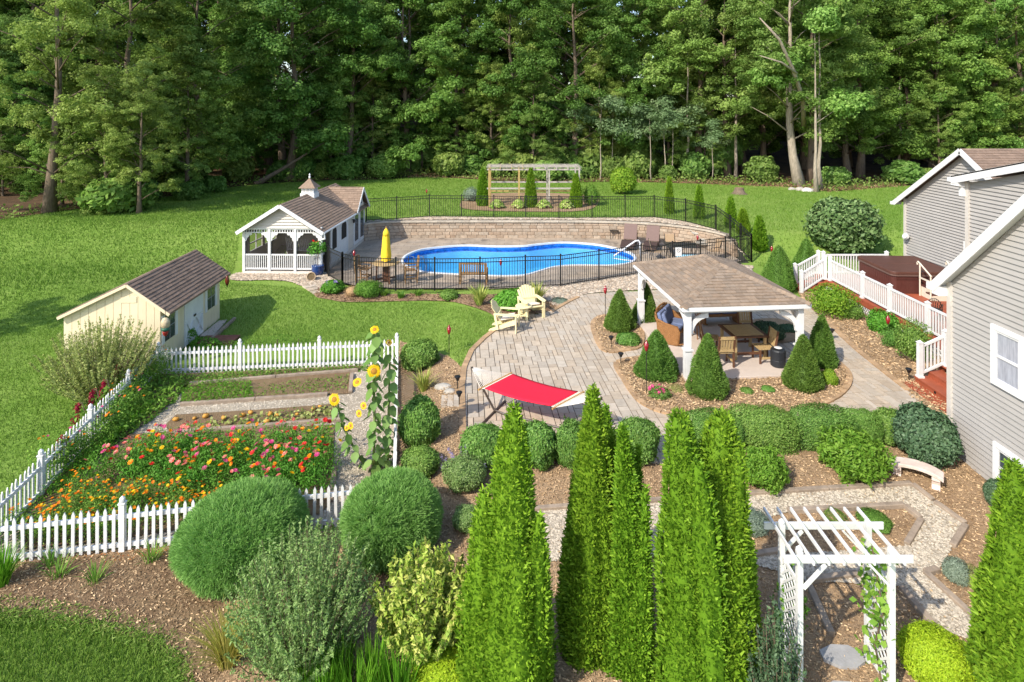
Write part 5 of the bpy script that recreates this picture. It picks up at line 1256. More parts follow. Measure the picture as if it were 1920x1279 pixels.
# pool rails
def chrome(): return M('chrome_white', (.72, .72, .72), .25, .02, 5, spec=.6)
CHR = chrome()
t = thing('pool_handrail', 'white sloping handrail at the right end of the pool', 'handrail', Vector((*G(1196, 480, 0)[:2], .05)), R(0))
m = MB(); m.tube([(.15, .1, 0), (.15, .1, .62), (.05, .08, .78), (-.12, .04, .76), (-1.2, -.25, .12), (-1.35, -.28, .0)], .045, 8); m.build('grab_rail', CHR, t, True)
m = MB(); m.tube([(-1.4, -.3, -.1), (-.9, -.75, -.08), (-.2, -.9, -.1)], .025, 6); m.build('lower_rail', CHR, t, True)
t = thing('pool_ladder', 'grey curved ladder rail at the left end of the pool', 'ladder', Vector((*G(797, 511, 0)[:2], .05)), R(10)); LAD = M('grey_rail', (.10, .13, .17), .3, .05, 5)
m = MB(); m.tube([(0, -.35, 0), (.05, -.3, .35), (-.1, .1, .72), (-.35, .5, .68), (-.4, .55, -.4)], .022, 6); m.build('rail', LAD, t, True); m = MB(); m.tube([(-.45, -.35, 0), (-.4, -.3, .35), (-.55, .1, .72), (-.8, .5, .68), (-.85, .55, -.4)], .022, 6); m.build('rail', LAD, t, True)
m = MB(); m.tube([(-.4, .55, -.2), (-.85, .55, -.2)], .02, 6); m.build('rung', CHR, t)

# torches, path lights, wind chimes, pots
def torch(label, px, pyb, pyt):
    p = G(px, pyb); h = max(.8, zat(pyt, p.y) - p.z); t = thing('garden_torch', label, 'torch', p, 0, 'red garden torches')
    m = MB(); m.tube([(0, 0, 0), (0, 0, h - .25)], .012, 6); m.build('pole', DARKM, t)
    m = MB(); m.lathe([(.02, h - .28), (.045, h - .24), (.075, h - .08), (.06, h - .07), (.03, h - .01), (.015, h + .03)], 10); m.build('lamp_head', REDGL, t, True)
for a in (('red garden torch on the lawn edge left of the hammock', 842, 668, 611), ('red garden torch beside the left dwarf spruce of the pavilion', 1135, 612, 537), ('red garden torch in front of the rose bush by the pavilion', 1212, 742, 640), ('red garden torch by the pool house gate', 664, 515, 470), ('red garden torch behind the pool fence near the bench', 939, 533, 487), ('red garden torch beside the cone shrub right of the pool fence', 1447, 495, 462), ('red garden torch among the shrubs below the deck railing', 1665, 640, 593), ('red garden torch among the rocks at the wall end', 1308, 470, 441), ('small rusty torch on the lawn behind the pool fence', 800, 375, 356)): torch(*a)
def plight(label, px, py):
    p = G(px, py); t = thing('path_light', label, 'light', p, 0, 'black path lights along the patio')
    m = MB(); m.tube([(0, 0, 0), (0, 0, .34)], .014, 6); m.build('stake', BLACKM, t); m = MB(); m.lathe([(.04, .30), (.05, .34), (.09, .40), (.085, .42), (.0, .45)], 10); m.build('lamp_head', BLACKM, t)
for a in (('black path light in the mulch left of the hammock rope', 858, 733), ('black path light on the short side walk by the hammock', 861, 764), ('black path light beside the low shrub at the pavilion entrance', 1146, 654), ('black path light at the corner of the pavilion front bed', 1164, 687), ('black path light beside the red-brown steps', 1704, 718), ('black path light in the bed below the deck', 1560, 640)): plight(*a)
def hang(name, label, px, py, dist, parts):
    z = zat(py, dist); t = thing(name, label, 'wind chime', ((px - 960) * dist / F, dist, z)); return t
t = hang('wind_chime', 'red glass wind chime hanging off the shed roof corner', 426, 535, 23.4, 0)
m = MB(); m.lathe([(.03, .0), (.07, .08), (.08, .2), (.05, .32), (.02, .38)], 10); m.build('body', M('amber_glass', (.13, .025, .012), .2), t, True); m = MB(); m.tube([(0, 0, .36), (0, 0, .55), (-.15, 0, .66)], .008, 5); m.build('hook', DARKM, t); m = MB(); m.tube([(0, 0, 0), (0, 0, -.08)], .02, 6); m.build('tassel', DARKM, t)
t = hang('painted_gourd', 'painted hanging gourd in green red and cream at the shed corner', 310, 628, 19.2, 0); t['category'] = 'ornament'
m = MB(); m.lathe([(.08, .2), (.13, .3), (.135, .42), (.09, .52), (.02, .56)], 14); m.build('top', M('gourd_cream', (.50, .40, .25), .6, .4, 12), t, True); m = MB(); m.lathe([(.07, .12), (.12, .16), (.125, .22), (.1, .24)], 14); m.build('band', M('gourd_green', (.03, .12, .08), .5), t, True); m = MB(); m.lathe([(.01, -.05), (.06, 0), (.09, .1), (.07, .13)], 14); m.build('tip', M('gourd_red', (.35, .03, .02), .5), t, True); m = MB(); m.tube([(0, 0, .55), (0, 0, .85)], .008, 5); m.build('cord', DARKM, t)
t = thing('blue_pot', 'large blue glazed pot with red flowered hibiscus by the pool house', 'plant pot', G(592, 520) + Vector((0, .3, .03))); m = MB(); m.lathe([(.16, 0), (.24, .05), (.29, .3), (.27, .42), (.3, .46), (.27, .47)], 18); m.build('pot', BLUEPOT, t, True)
HPOT = t
t = thing('tipped_pot', 'blue glazed pot lying on its side on the river stones', 'plant pot', G(583, 526) + Vector((0, 0, .2))); t.rotation_euler = (R(80), R(10), R(20)); m = MB(); m.lathe([(.11, -.2), (.17, -.1), (.19, .1), (.2, .2), (.16, .2), (.14, 0)], 16); m.build('pot', BLUEPOT, t, True); m = MB(); m.tube([(.19 * math.cos(k * .393), .19 * math.sin(k * .393), .21) for k in range(17)], .022, 6, False); m.build('rim', M('clay', (.45, .33, .2), .7), t, True); m = MB(); m.lathe([(.17, .18), (.16, .205)], 16); m.build('soil', SOIL, t)

# rocks, stump
def rock(label, loc, s, seed, group=None, mat=ROCK):
    D = core(lambda d: d * (1 + .22 * lump(d * 2.2, seed))[:, None] * np.array(s), 10, 7, 1.0, rng.random()); o = link('rock', npmesh('rock', *D, mat, False)); o.location = loc; return tag(o, label, 'rock', group)
for i, (px, py) in enumerate(((1302, 431), (1310, 437), (1318, 443), (1324, 450), (1316, 456))):
    p = G(px, py, .9 - .15 * i); rock('flat grey rock stepping down at the end of the retaining wall', p, (.42, .3, .12), i, 'rock steps at the wall end')
for i, (px, py, s, lb) in enumerate(((1485, 356, .35, 'pale flat stone left of the leaning tree trunk base'), (1500, 357, .4, 'pale flat stone between the twin trunks and leaning trunk'), (1514, 359, .5, 'white boulder in front of the twin thin trunks'), (1522, 358, .35, 'grey boulder right beside the white boulder'))): p = G(px, py); rock(lb, p, (s, s * .7, s * .7), 20 + i, mat=M('pale_stone', (.55, .52, .46), .9, .2, 4, .4, 14) if i == 2 else ROCK)
rock('grey rock in the mulch beside the boxwood hedge', G(833, 727), (.3, .22, .12), 31); rock('small grey rock in the mulch left of the patio', G(846, 735), (.2, .15, .1), 33)
t = thing('tree_stump', 'brown cut tree stump on the back lawn', 'stump', G(1386, 364)); m = MB(); m.lathe([(.75, -.05), (.5, .12), (.38, .35), (.36, .5), (.3, .52)], 12); m.build('bark', BARK, t); m = MB(); m.lathe([(.31, .5), (.3, .525)], 12); m.build('cut_face', M('cut_wood', (.24, .15, .09), .9, .3, 9), t)

# white arbor
ar = thing('garden_arbor', 'white wooden garden arbor with lattice sides and slatted top', 'arbor', (4.03, 8.38, -.38))
AW, AD, AH = 1.29, .55, 2.13
for x in (0, AW):
    for y in (0, AD):
        m = MB(); m.box(x - .038, x + .038, y - .038, y + .038, -.1, AH + .06); m.lathe([(.044, AH + .06), (.048, AH + .09), (.0, AH + .14)], 8, (x, y, 0)); m.build('post', WHITE, ar)
for y in (-.06, AD + .06): MB().box(-.24, AW + .27, y - .014, y + .014, AH - .07, AH + .04).build('beam', WHITE, ar, bevel=.008)
for k in range(8):
    x = -.13 + k * .207; MB().bar((x, -.26, AH + .07), (x, AD + .32, AH + .07), .026, .05).build('roof_slat', WHITE, ar)
for x, d in ((0, 1), (AW, -1)):
    for y in (-.06, AD + .06): MB().bar((x + d * .03, y, AH - .42), (x + d * .34, y, AH - .09), .03, .05, (0, 1, 0)).build('knee_brace', WHITE, ar)
for x in (0, AW):
    for zz in (.25, AH - .42): MB().bar((x, .04, zz), (x, AD - .04, zz), .03, .06).build('side_rail', WHITE, ar)
    z0, z1, sp_ = .25, AH - .42, .145
    for dr in (1, -1):
        k = -AD
        while k < (z1 - z0):
            a = [(0, k), (AD, k + AD)] if dr > 0 else [(0, k + AD), (AD, k)]
            (ya, za), (yb, zb) = a
            def cz(y, z, y2, z2):
                if z < 0: t_ = (0 - z) / (z2 - z); return y + (y2 - y) * t_, 0
                if z > z1 - z0: t_ = (z1 - z0 - z) / (z2 - z); return y + (y2 - y) * t_, z1 - z0
                return y, z
            p, q = cz(ya, za, yb, zb), cz(yb, zb, ya, za)
            if abs(p[1] - q[1]) > .05: MB().bar((x + .008 * dr, p[0], z0 + p[1]), (x + .008 * dr, q[0], z0 + q[1]), .032, .01, (1, 0, 0)).build('lattice_strip', WHITE, ar)
            k += sp_
# stone bench
cbn = thing('stone_bench', 'curved pinkish cast stone garden bench beside the mulch', 'bench', G(1722, 912) + Vector((0, .1, 0)), R(0))
A = Vector((-.62, .52)); m = MB(); top = []; n = 12
arcO, arcI = [], []
Pa, Pb, Pc = at(1666, 862, .25), at(1722, 870, .25), at(1770, 893, .25)
base = cbn.location
def arcpt(s, off):
    p = (1 - s) ** 2 * Pa + 2 * s * (1 - s) * (Pb * 2 - (Pa + Pc) / 2) + s ** 2 * Pc; dd = (Pc - Pa).normalized(); nrm = Vector((-dd.y, dd.x, 0)); return p + nrm * off - base
o1 = [arcpt(k / n, .17) for k in range(n + 1)]; o2 = [arcpt(k / n, -.17) for k in range(n + 1)]
zt = .25 - base.z
m.prism([(p.x, p.y) for p in o2] + [(p.x, p.y) for p in o1[::-1]], zt - .07, zt); m.build('seat', BENCHST, cbn, bevel=.012)
for s in (.14, .84):
    p = arcpt(s, 0); m = MB(); b0 = -.05
    prof = [(.19, b0), (.19, b0 + .08), (.13, b0 + .14), (.12, (zt - .1 + b0) * .55), (.15, zt - .16), (.19, zt - .12), (.19, zt - .075)]
    for (w0, z0), (w1, z1) in zip(prof, prof[1:]):
        dd = (Pc - Pa).normalized(); nr = Vector((-dd.y, dd.x, 0)); th = dd * .075
        m.hexa([Vector((p.x, p.y, z0)) - th - nr * w0, Vector((p.x, p.y, z0)) + th - nr * w0, Vector((p.x, p.y, z0)) + th + nr * w0, Vector((p.x, p.y, z0)) - th + nr * w0, Vector((p.x, p.y, z1)) - th - nr * w1, Vector((p.x, p.y, z1)) + th - nr * w1, Vector((p.x, p.y, z1)) + th + nr * w1, Vector((p.x, p.y, z1)) - th + nr * w1])
    m.build('leg', BENCHST, cbn)
# landscape timbers
def timber(label, a, b, group=None, w=.11, h=.10):
    a, b = G(*a), G(*b); t = thing('landscape_timber', label, 'timber', a, 0, group); L = (b - a).length; n = max(1, round(L / 2.2))
    for k in range(n):
        p, q = (b - a) * (k / n), (b - a) * ((k + 1) / n); d = (q - p).normalized() * .008; MB().bar(p + d + Vector((0, 0, .075)), q - d + Vector((0, 0, .075)), w, h).build('beam', TIMBER, t, bevel=.012, rnd=random.random())
gpth = 'weathered timbers edging the gravel path'
for a, b, lb in (((1000, 962), (1394, 934), 'weathered timber behind the tall arborvitae along the gravel path'), ((1394, 933), (1709, 914), 'weathered timber along the back of the gravel path below the maples'), ((1711, 915), (1750, 946), 'short weathered timber on the path corner by the stone bench'), ((1752, 948), (1811, 990), 'pale split timber right of the gravel path'), ((1811, 992), (1786, 1032), 'short pale timber on the right bend of the path'), ((1728, 981), (1700, 1029), 'short timber on the right end of the path island'), ((1476, 965), (1696, 954), 'timber on the far side of the path island'), ((1696, 955), (1727, 980), 'short timber on the far right corner of the path island'), ((1407, 1050), (1465, 1040), 'timber on the near side of the path island'), ((1734, 1081), (1837, 1176), 'long timber right of the arbor shadow'), ((1760, 1076), (1734, 1082), 'short pale timber above the arbor shadow'), ((1514, 1097), (1610, 1085), 'timber crossing behind the arbor opening'), ((1514, 1100), (1560, 1200), 'timber running toward the camera inside the arbor'), ((1690, 1110), (1752, 1184), 'timber on the left of the lower gravel branch')): timber(lb, a, b, gpth)
gg = 'weathered timbers edging the vegetable beds'
for a, b, lb in (((355, 724), (672, 698), 'timber along the back gravel strip of the garden'), ((338, 763), (615, 744), 'timber at the front of the weedy back bed'), ((318, 817), (640, 792), 'timber at the front of the pumpkin bed'), ((660, 705), (657, 740), 'short timber at the right end of the weedy bed'), ((620, 945), (628, 880), 'grey timber at the right end of the zinnia bed'), ((690, 905), (693, 870), 'timber beside the tall sunflower')): timber(lb, a, b, gg)
for i, (px, py, s) in enumerate(((1581, 1240, .33), (1588, 1312, .33))):
    p = G(px, py); m = MB(); m.prism([(s * math.cos(k * .785 + .3) * (1 + .12 * math.sin(k * 2.3 + i)), s * .6 * math.sin(k * .785 + .3)) for k in range(8)], .0, .09); o = m.build('stepping_stone', M('blue_slate', (.30, .29, .28), .8, .15, 6, .3, 25)); o.location = p; tag(o, ['grey flat stepping stone inside the white arbor', 'grey stepping stone nearest the camera under the arbor', 'grey stepping stone just behind the arbor posts'][i], 'stone')

# grape arbour on the back lawn
gr = thing('grape_arbor', 'weathered open timber frame behind three columnar evergreens', 'arbor', G(917, 389), R(0)); ga = gr.location
YW = M('yellow_timber', (.38, .27, .10), .8, .25, 5); GW = M('grey_timber', (.36, .32, .28), .85, .25, 5)
def gat(px, py, d): return Vector(((px - 960) * d / F, d, zat(py, d))) - ga
d0 = ga.y; d1 = d0 + 2.6; zt_ = zat(318, d0) - ga.z
Wd = (1086 - 917) * d0 / F
for k in range(4):
    for j, y in enumerate((0, 2.6)): x = Wd * k / 3; MB().box(x - .05, x + .05, y - .05, y + .05, 0, zt_).build('post', YW if k < 2 else GW, gr)
for y in (0, 2.6):
    for zz in (zt_, zt_ * .55, zt_ * .3) if y else (zt_, zt_ * .5): MB().box(-.15, Wd + .15, y - .03, y + .03, zz - .05, zz + .06).build('rail', YW if zz < zt_ * .4 else GW, gr)
for k in range(9): x = Wd * k / 8; MB().box(x - .025, x + .025, -.3, 2.9, zt_ + .06, zt_ + .14).build('rafter', GW if k > 3 else YW, gr)
for k in range(4): y = .1 + k * .75; MB().box(-.2, Wd + .2, y - .02, y + .02, zt_ + .14, zt_ + .18).build('purlin', GW, gr)
for k in range(5): MB().bar((0, .1 + k * .5, .1), (0, .1 + k * .5, zt_), .03, .06).build('side_slat', YW, gr)
# ---------------------------------------------------------------- leaf materials
L_MAPLE = leafmat('maple_leaf', (.085, .165, .026), (.155, .27, .045), (.26, .385, .085), .42, .22)
L_MAPLE2 = leafmat('ash_leaf', (.115, .20, .034), (.195, .31, .06), (.31, .42, .11), .42, .22)
L_SUMAC = leafmat('sumac_leaf', (.12, .20, .075), (.18, .27, .115), (.25, .34, .16), .35, .12)
L_SPRUCE = leafmat('spruce_needle', (.065, .14, .020), (.11, .21, .032), (.18, .29, .055), .2, .10)
L_ARB = leafmat('arborvitae_spray', (.075, .17, .010), (.155, .30, .018), (.27, .43, .036), .28, .08)
L_BOX = leafmat('boxwood_leaf', (.07, .165, .022), (.125, .25, .038), (.23, .365, .08), .25, .12, .02)
L_PINE = leafmat('pine_needle', (.12, .27, .045), (.20, .39, .085), (.31, .51, .15), .28, .05)
L_GREY = leafmat('grey_leaf', (.15, .25, .06), (.23, .345, .10), (.35, .45, .175), .3, .1)
L_GREYG = leafmat('blue_grey_leaf', (0.144, 0.192, 0.132), (0.204, 0.264, 0.186), (0.288, 0.348, 0.264), .2, .1)
L_BRIGHT = leafmat('bright_leaf', (.085, .215, .018), (.15, .31, .03), (.23, .40, .055), .35, .08)
L_VAR = leafmat('variegated_leaf', (.19, .34, .035), (.37, .48, .075), (.60, .60, .17), .3, .06)
L_CHART = leafmat('chartreuse_leaf', (0.209, 0.330, 0.013), (0.308, 0.440, 0.017), (0.418, 0.528, 0.033), .25, .06)
L_HOLLY = leafmat('holly_leaf', (.035, .075, .032), (.06, .12, .05), (.11, .18, .085), .15, .08, .03)
L_WISP = leafmat('wispy_leaf', (.21, .26, .06), (.31, .36, .10), (.44, .46, .17), .3, .06)
L_HYD = leafmat('hydrangea_leaf', (0.066, 0.204, 0.018), (0.102, 0.276, 0.026), (0.156, 0.348, 0.048), .3, .08)
L_HOSTA = leafmat('hosta_leaf', (0.160, 0.300, 0.030), (0.320, 0.420, 0.080), (0.550, 0.600, 0.220), .3, .06)
L_YUCCA = leafmat('yucca_leaf', (0.143, 0.242, 0.033), (0.374, 0.418, 0.088), (0.638, 0.594, 0.198), .2, .06)
L_GRASS = leafmat('long_grass', (0.075, 0.213, 0.013), (0.125, 0.312, 0.018), (0.188, 0.400, 0.031), .35, .06)
L_GOLDG = leafmat('gold_grass', (.26, .30, .05), (.42, .40, .08), (.56, .46, .13), .35, .06)
L_WEED = leafmat('weed_leaf', (0.084, 0.196, 0.021), (0.140, 0.280, 0.035), (0.224, 0.364, 0.056), .3, .1)
L_SUNF = leafmat('sunflower_leaf', (0.112, 0.210, 0.045), (0.165, 0.285, 0.068), (0.240, 0.375, 0.112), .3, .08)
L_LAWN = leafmat('lawn_blade', (.09, .185, .020), (.152, .26, .036), (.265, .345, .08), .3, .0, .01)
L_ROUND = leafmat('magnolia_leaf', (.065, .13, .036), (.115, .20, .06), (.22, .315, .12), .2, .06, .02)
L_YGREEN = leafmat('privet_leaf', (0.104, 0.221, 0.016), (0.182, 0.325, 0.023), (0.312, 0.429, 0.046), .3, .06)
L_FUSCH = leafmat('pink_petal', (.50, .03, .14), (.62, .06, .22), (.72, .20, .30), .3, .0, .02)
L_ORANGE = leafmat('orange_petal', (.75, .13, .005), (.85, .24, .005), (.90, .38, .01), .3, .0, .02)
L_YEL = leafmat('yellow_petal', (.80, .45, .003), (.88, .55, .005), (.92, .66, .02), .3, .0, .02)
L_CORAL = leafmat('coral_petal', (.70, .12, .07), (.78, .22, .16), (.82, .36, .30), .3, .0, .02)
L_REDP = leafmat('red_petal', (.55, .01, .01), (.65, .02, .02), (.70, .05, .03), .3, .0, .02)
L_AMAR = leafmat('amaranth', (.20, .004, .02), (.28, .008, .035), (.36, .02, .05), .2, .0, .02)
L_WHITEP = leafmat('white_petal', (.7, .68, .6), (.8, .78, .7), (.85, .83, .76), .3, .0, .02)
L_LAV = leafmat('lavender_flower', (.28, .22, .42), (.36, .30, .50), (.46, .40, .58), .3, .0, .02)
L_TWIG = M('twig', (.13, .09, .06), .9, .3, 10)

# ---------------------------------------------------------------- trees
def tree_parts(seed, Ht, Rc, base, npad=120, nleaf=190, leaf=.30, mat=L_MAPLE, bark=BARK, lean=0.0, asp=.6, r0=None, padr=1.0, rdx=None):
    r = np.random.default_rng(seed); m = MB(); r0 = r0 or Ht * .016
    path = []; cx = cy = 0
    for k in range(8):
        t = k / 7; cx += r.normal() * .12 * Ht / 20 + lean * .3; cy += r.normal() * .12 * Ht / 20; path.append(Vector((cx, cy, t * Ht * .86)))
    path[0] = Vector((0, 0, -.3)); rr = [r0 * (1 - .86 * (k / 7)) for k in range(8)]; rr[0] *= 1.45
    m.tube(path, rr, 9)
    C0 = []; nb = max(3, npad // 16)
    for i in range(nb):
        t = (i + r.random()) / nb; hgt = base + (1 - base) * t
        pr = math.sin(math.pi * min(1, (.20 + .76 * t) ** .85)) ** .6
        a = i * 2.4 + r.uniform(-.5, .5); q = Rc * pr * r.uniform(.45, .95); kx = min(7, int(hgt / .86 * 7))
        bx_, by_, bz_ = path[kx].x + q * math.cos(a), path[kx].y + q * math.sin(a), hgt * Ht - .08 * q
        for k in range(npad // nb):
            d3 = r.normal(size=3); d3 /= np.linalg.norm(d3); rad = max(1.0, padr) ** .5 * 2.0 * r.random() ** .5 * (1 if Ht > 10 else .5) * (.6 + .5 * pr)
            C0.append((bx_ + d3[0] * rad, by_ + d3[1] * rad, bz_ + d3[2] * rad * .75, padr * r.uniform(.7, 1.35), d3))
    for i in range(0, len(C0), 12):
        x, y, z, pr, d3 = C0[i]; zz = max(Ht * .12, z - math.hypot(x, y) * .55); k = min(6.99, zz / (Ht * .86) * 7); ki = int(k); p0 = path[ki].lerp(path[ki + 1], k - ki); e = Vector((x, y, z)); md = (p0 + e) / 2 + Vector((0, 0, .25))
        m.tube([p0, md, e], [r0 * .2, r0 * .1, .015], 5)
    P = []; Nn = []; sz = []; RN = []
    for x, y, z, pr, d3 in C0:
        n = int(nleaf * (.5 + .5 * pr)); d = unit(r.normal(size=(n, 3))); rad = r.random(n) ** .4; q = d * rad[:, None] * np.array([pr, pr, pr * .6]); q[:, 2] -= .15 * (q[:, 0] ** 2 + q[:, 1] ** 2) / pr
        P.append(q + np.array([x, y, z])); RN.append(np.clip(r.random() * .65 + r.random(n) * .5 - .08, 0, 1)); Nn.append(d * .45 + d3 * .35 + unit(r.normal(size=(n, 3))) * .6 + np.array([0, 0, .5]))
    P = np.concatenate(P); Nn = np.concatenate(Nn)
    V, Fc, rn = leaves(P, Nn, leaf * rng.uniform(.6, 1.35, len(P)), asp, np.concatenate(RN))
    return m.mesh('trunk', bark, True), npmesh('crown', V, Fc, rn, mat)
def plant_tree(name, label, tm, cm, loc, s, rz, group, zs=1.0):
    t = thing(name, label, 'tree', loc, rz, group); t.scale = (s, s, s * zs); link('trunk', tm, t); link('crown', cm, t); return t
TREES = [tree_parts(100 + k, 22, [5.6, 6.4, 5.4, 6.8, 6.0, 5.2, 6.2][k], [.10, .14, .20, .12, .24, .17, .10][k], npad=[400, 430, 370, 440, 380, 340, 410][k], padr=[.66, .7, .62, .72, .64, .66, .6][k], mat=[L_MAPLE, L_MAPLE, L_MAPLE2, L_MAPLE, L_MAPLE2, L_MAPLE, L_MAPLE2][k], bark=BARK, leaf=[.24, .22, .20, .25, .21, .23, .19][k], nleaf=150) for k in range(7)]
LEAN = tree_parts(140, 22, 6.4, .30, npad=330, padr=.66, nleaf=150, leaf=.21, mat=L_MAPLE2, bark=BARKP, lean=-.12, r0=.42)
front = [  # px, py of trunk foot, tree, size, label
    (92, 399, 6, .95, 'maple with stout trunk standing on the left lawn edge'), (245, 374, 0, 1.0, 'dark trunked maple left of the two round shrubs'), (372, 352, 1, 1.0, 'maple behind the dark rounded shrub on the left'),
    (541, 338, 3, 1.12, 'tall maple with thick pale trunk behind the pool house'), (655, 332, 6, .95, 'maple with drooping branches right of the thick pale trunk'), (763, 322, 4, 1.1, 'tall forked tree with bare trunk above the round shrub'), (860, 325, 5, .9, 'slender tree left of the timber frame'), (984, 322, 2, .95, 'leafy tree directly behind the timber frame'), (1090, 322, 5, 1.0, 'tree right behind the timber frame post'),
    (1365, 332, 2, 1.0, 'tree behind the small stump clearing'), (1612, 333, 1, 1.0, 'maple with thick straight trunk right of the twin trunks'), (1745, 330, 3, .95, 'maple whose branches hang above the house gable'), (1875, 330, 6, 1.0, 'maple behind the house roof at the right edge'), (1432, 325, 4, 1.0, 'tree with dark straight trunk in the shaded clearing')]
for px, py, k, s, lb in front:
    p = G(px, py); plant_tree('forest_tree', lb, *TREES[k], p, s, random.uniform(0, 6.28), 'tall trees along the edge of the wood')
lt = plant_tree('forest_tree', 'pale trunked tree with a long bare limb at the lawn edge', *LEAN, G(1500, 349), 1.0, 0, 'tall trees along the edge of the wood')
MB().tube([(.2, -.3, 5.5), (-.8, -2.2, 7.8), (-2.8, -4.6, 10.2), (-4.4, -5.6, 12.6), (-6.2, -6.2, 14.2)], [.22, .19, .15, .11, .04], 8).tube([(-2.4, -4.4, 9.9), (-4.2, -5.6, 10.7), (-6.2, -6.2, 11.2)], [.1, .08, .03], 6).build('limb', BARKP, lt, True)
thin = tree_parts(150, 17, 3.4, .42, npad=46, nleaf=170, mat=L_MAPLE2, bark=BARKP, r0=.17)
for px, py, lb in ((1531, 360, 'left of the twin slender pale trunks at the lawn edge'), (1540, 355, 'right of the twin slender pale trunks at the lawn edge'), (1292, 335, 'slender tree behind the yellow-green round shrub'), (1380, 335, 'slender tree behind the cut stump'), (1690, 330, 'slender pale stem in the shade left of the house gable')):
    plant_tree('slender_tree', lb, *thin, G(px, py), random.uniform(.85, 1.05), random.uniform(0, 6.28), 'slender trees at the wood edge')
sap = [tree_parts(160 + k, 6.4, 1.9, .48, npad=26, nleaf=120, leaf=.26, mat=L_SUMAC, bark=BARKP, r0=.055, padr=.62, asp=.34) for k in range(2)]
for i, px in enumerate((1105, 1125, 1150, 1188, 1206, 1222, 1245, 1262, 1280, 1318, 1335)):
    plant_tree('sumac_sapling', 'thin sumac sapling with pale feathery leaves in the thicket', *sap[i % 2], G(px, 331 + (i * 7) % 9), random.uniform(.85, 1.35), random.uniform(0, 6.28), 'sumac saplings right of the timber frame')
rd = random.Random(9)
FE = [Vector(p) for p in forest_edge]
def edge_y(x):
    for a, b in zip(FE, FE[1:]):
        if a.x <= x <= b.x: return a.y + (b.y - a.y) * (x - a.x) / max(.01, b.x - a.x)
    return 58.0
for row, (dy, step, s0) in enumerate(((7.0, 6.2, 1.0), (14.5, 6.6, 1.08), (23, 7.0, 1.15), (33, 8.0, 1.2))):
    x = -58 - 8 * row
    while x < 58 + 9 * row:
        xx = x + rd.uniform(-1.6, 1.6); yy = edge_y(max(-50, min(52, xx))) + dy + rd.uniform(-1.8, 1.8)
        if abs(xx) < .92 * yy + 7 and not (xx < -30 and yy < 52):
            plant_tree('forest_tree', ['tree standing just behind the front row of the wood', 'tree in the second row of the wood', 'tree deep in the wood', 'tree on the wooded rise at the back'][row], *TREES[rd.randrange(7)], (xx, yy, H(xx, yy)), s0 * rd.uniform(.85, 1.15), rd.uniform(0, 6.28), ['trees behind the front row', 'second row of the wood', 'trees deep in the wood', 'trees on the wooded rise'][row])
        x += step * rd.uniform(.8, 1.2)
# a tree beyond the left of the view shades the lawn by the shed
plant_tree('shade_tree', 'maple beyond the left of the shed shading the lawn', *TREES[5], (-23.8, 18.6, -.4), .42, 1.0, None)
# half-grown trees filling the edge of the wood
for i in range(30):
    px = -70 + i * 70 + rd.uniform(-22, 22)
    if 1330 < px < 1720 or 440 < px < 600 or px < 60: continue
    x0 = G(px, 350).x; yy = edge_y(max(-49, min(50, x0))) + rd.uniform(3.5, 6.5); xx = (px - 960) * yy / F
    plant_tree('understory_tree', 'half-grown leafy tree under the tall trees at the wood edge', *TREES[rd.choice((0, 2, 4, 6))], (xx, yy, H(xx, yy) - .3), rd.uniform(.34, .56), rd.uniform(0, 6.28), 'half-grown trees at the wood edge')
for i in range(18):
    px = -190 + i * 44; x0 = G(px, 370).x; yy = edge_y(max(-49, x0)) + (6.0, 9.0, 12.0)[i % 3]; xx = (px - 960) * yy / F
    plant_tree('understory_tree', 'half-grown leafy tree in the shade of the left wood', *TREES[(0, 3, 6, 1)[i % 4]], (xx, yy, H(xx, yy) - .5), rd.uniform(.34, .5), rd.uniform(0, 6.28), 'half-grown trees in the left wood')
for px, yy, s in ((-60, 49, .5), (-15, 52, .52), (25, 50, .42), (60, 54, .5), (-5, 58, .6), (45, 60, .7), (-90, 56, .7), (30, 66, .8), (-40, 64, .8), (8, 47.5, .3)):
    xx = (px - 960) * yy / F; plant_tree('understory_tree', 'half-grown leafy tree in the shade of the left wood', *TREES[int(yy) % 7], (xx, yy, H(xx, yy) - .6), s, yy, 'half-grown trees in the left wood')
# low growth along the wood
UB = [ball_mesh('foliage', L_MAPLE2, 1700, .26, .55, .22, 2.4, 300 + k, .75, mess=.9, coreon=True, kcore=.7) for k in range(3)]
UM = [ball_mesh('foliage', L_MAPLE, 1700, .26, .55, .22, 2.4, 310 + k, .75, mess=.9, coreon=True, kcore=.7) for k in range(2)]
stem = MB().tube([(0, 0, -.1), (0, 0, .6)], [.05, .03], 6).mesh('stem', L_TWIG)
def shrub(name, label, me, loc, sc, rz=None, group=None, cat='shrub'):
    t = thing(name, label, cat, loc, random.uniform(0, 6.28) if rz is None else rz, group)
    link('foliage', me, t).scale = sc; link('stem', stem, t).scale = (sc[0], sc[0], sc[2]); return t
for i in range(46 + 40 + 10):
    big = i >= 46; px = (-150 + (i - 86) * 42 if i >= 86 else -80 + (i - 46) * 52 if big else -60 + i * 45) + rd.uniform(-14, 14)
    if (px < 340 and not big) or (1330 < px < 1740 and (big or i % 3)) or (px < 560 and ((big and i < 86 and i % 2) or i % 4 == 0)): continue
    x0 = G(px, 350).x; yy = edge_y(max(-49, min(50, x0))) + (rd.uniform(6, 11) if big else rd.uniform(1.2, 4.5)); xx = (px - 960) * yy / F; s = rd.uniform(1.9, 3.2) if big else rd.uniform(.8, 1.7)
    shrub('understory_bush', 'wild green bush in the undergrowth at the wood edge', rd.choice(UB if px > 850 else UM + UB[:1]), (xx, yy, H(xx, yy)), (s, s, s * rd.uniform(.8, 1.3)), None, 'undergrowth bushes at the wood edge', 'bush')
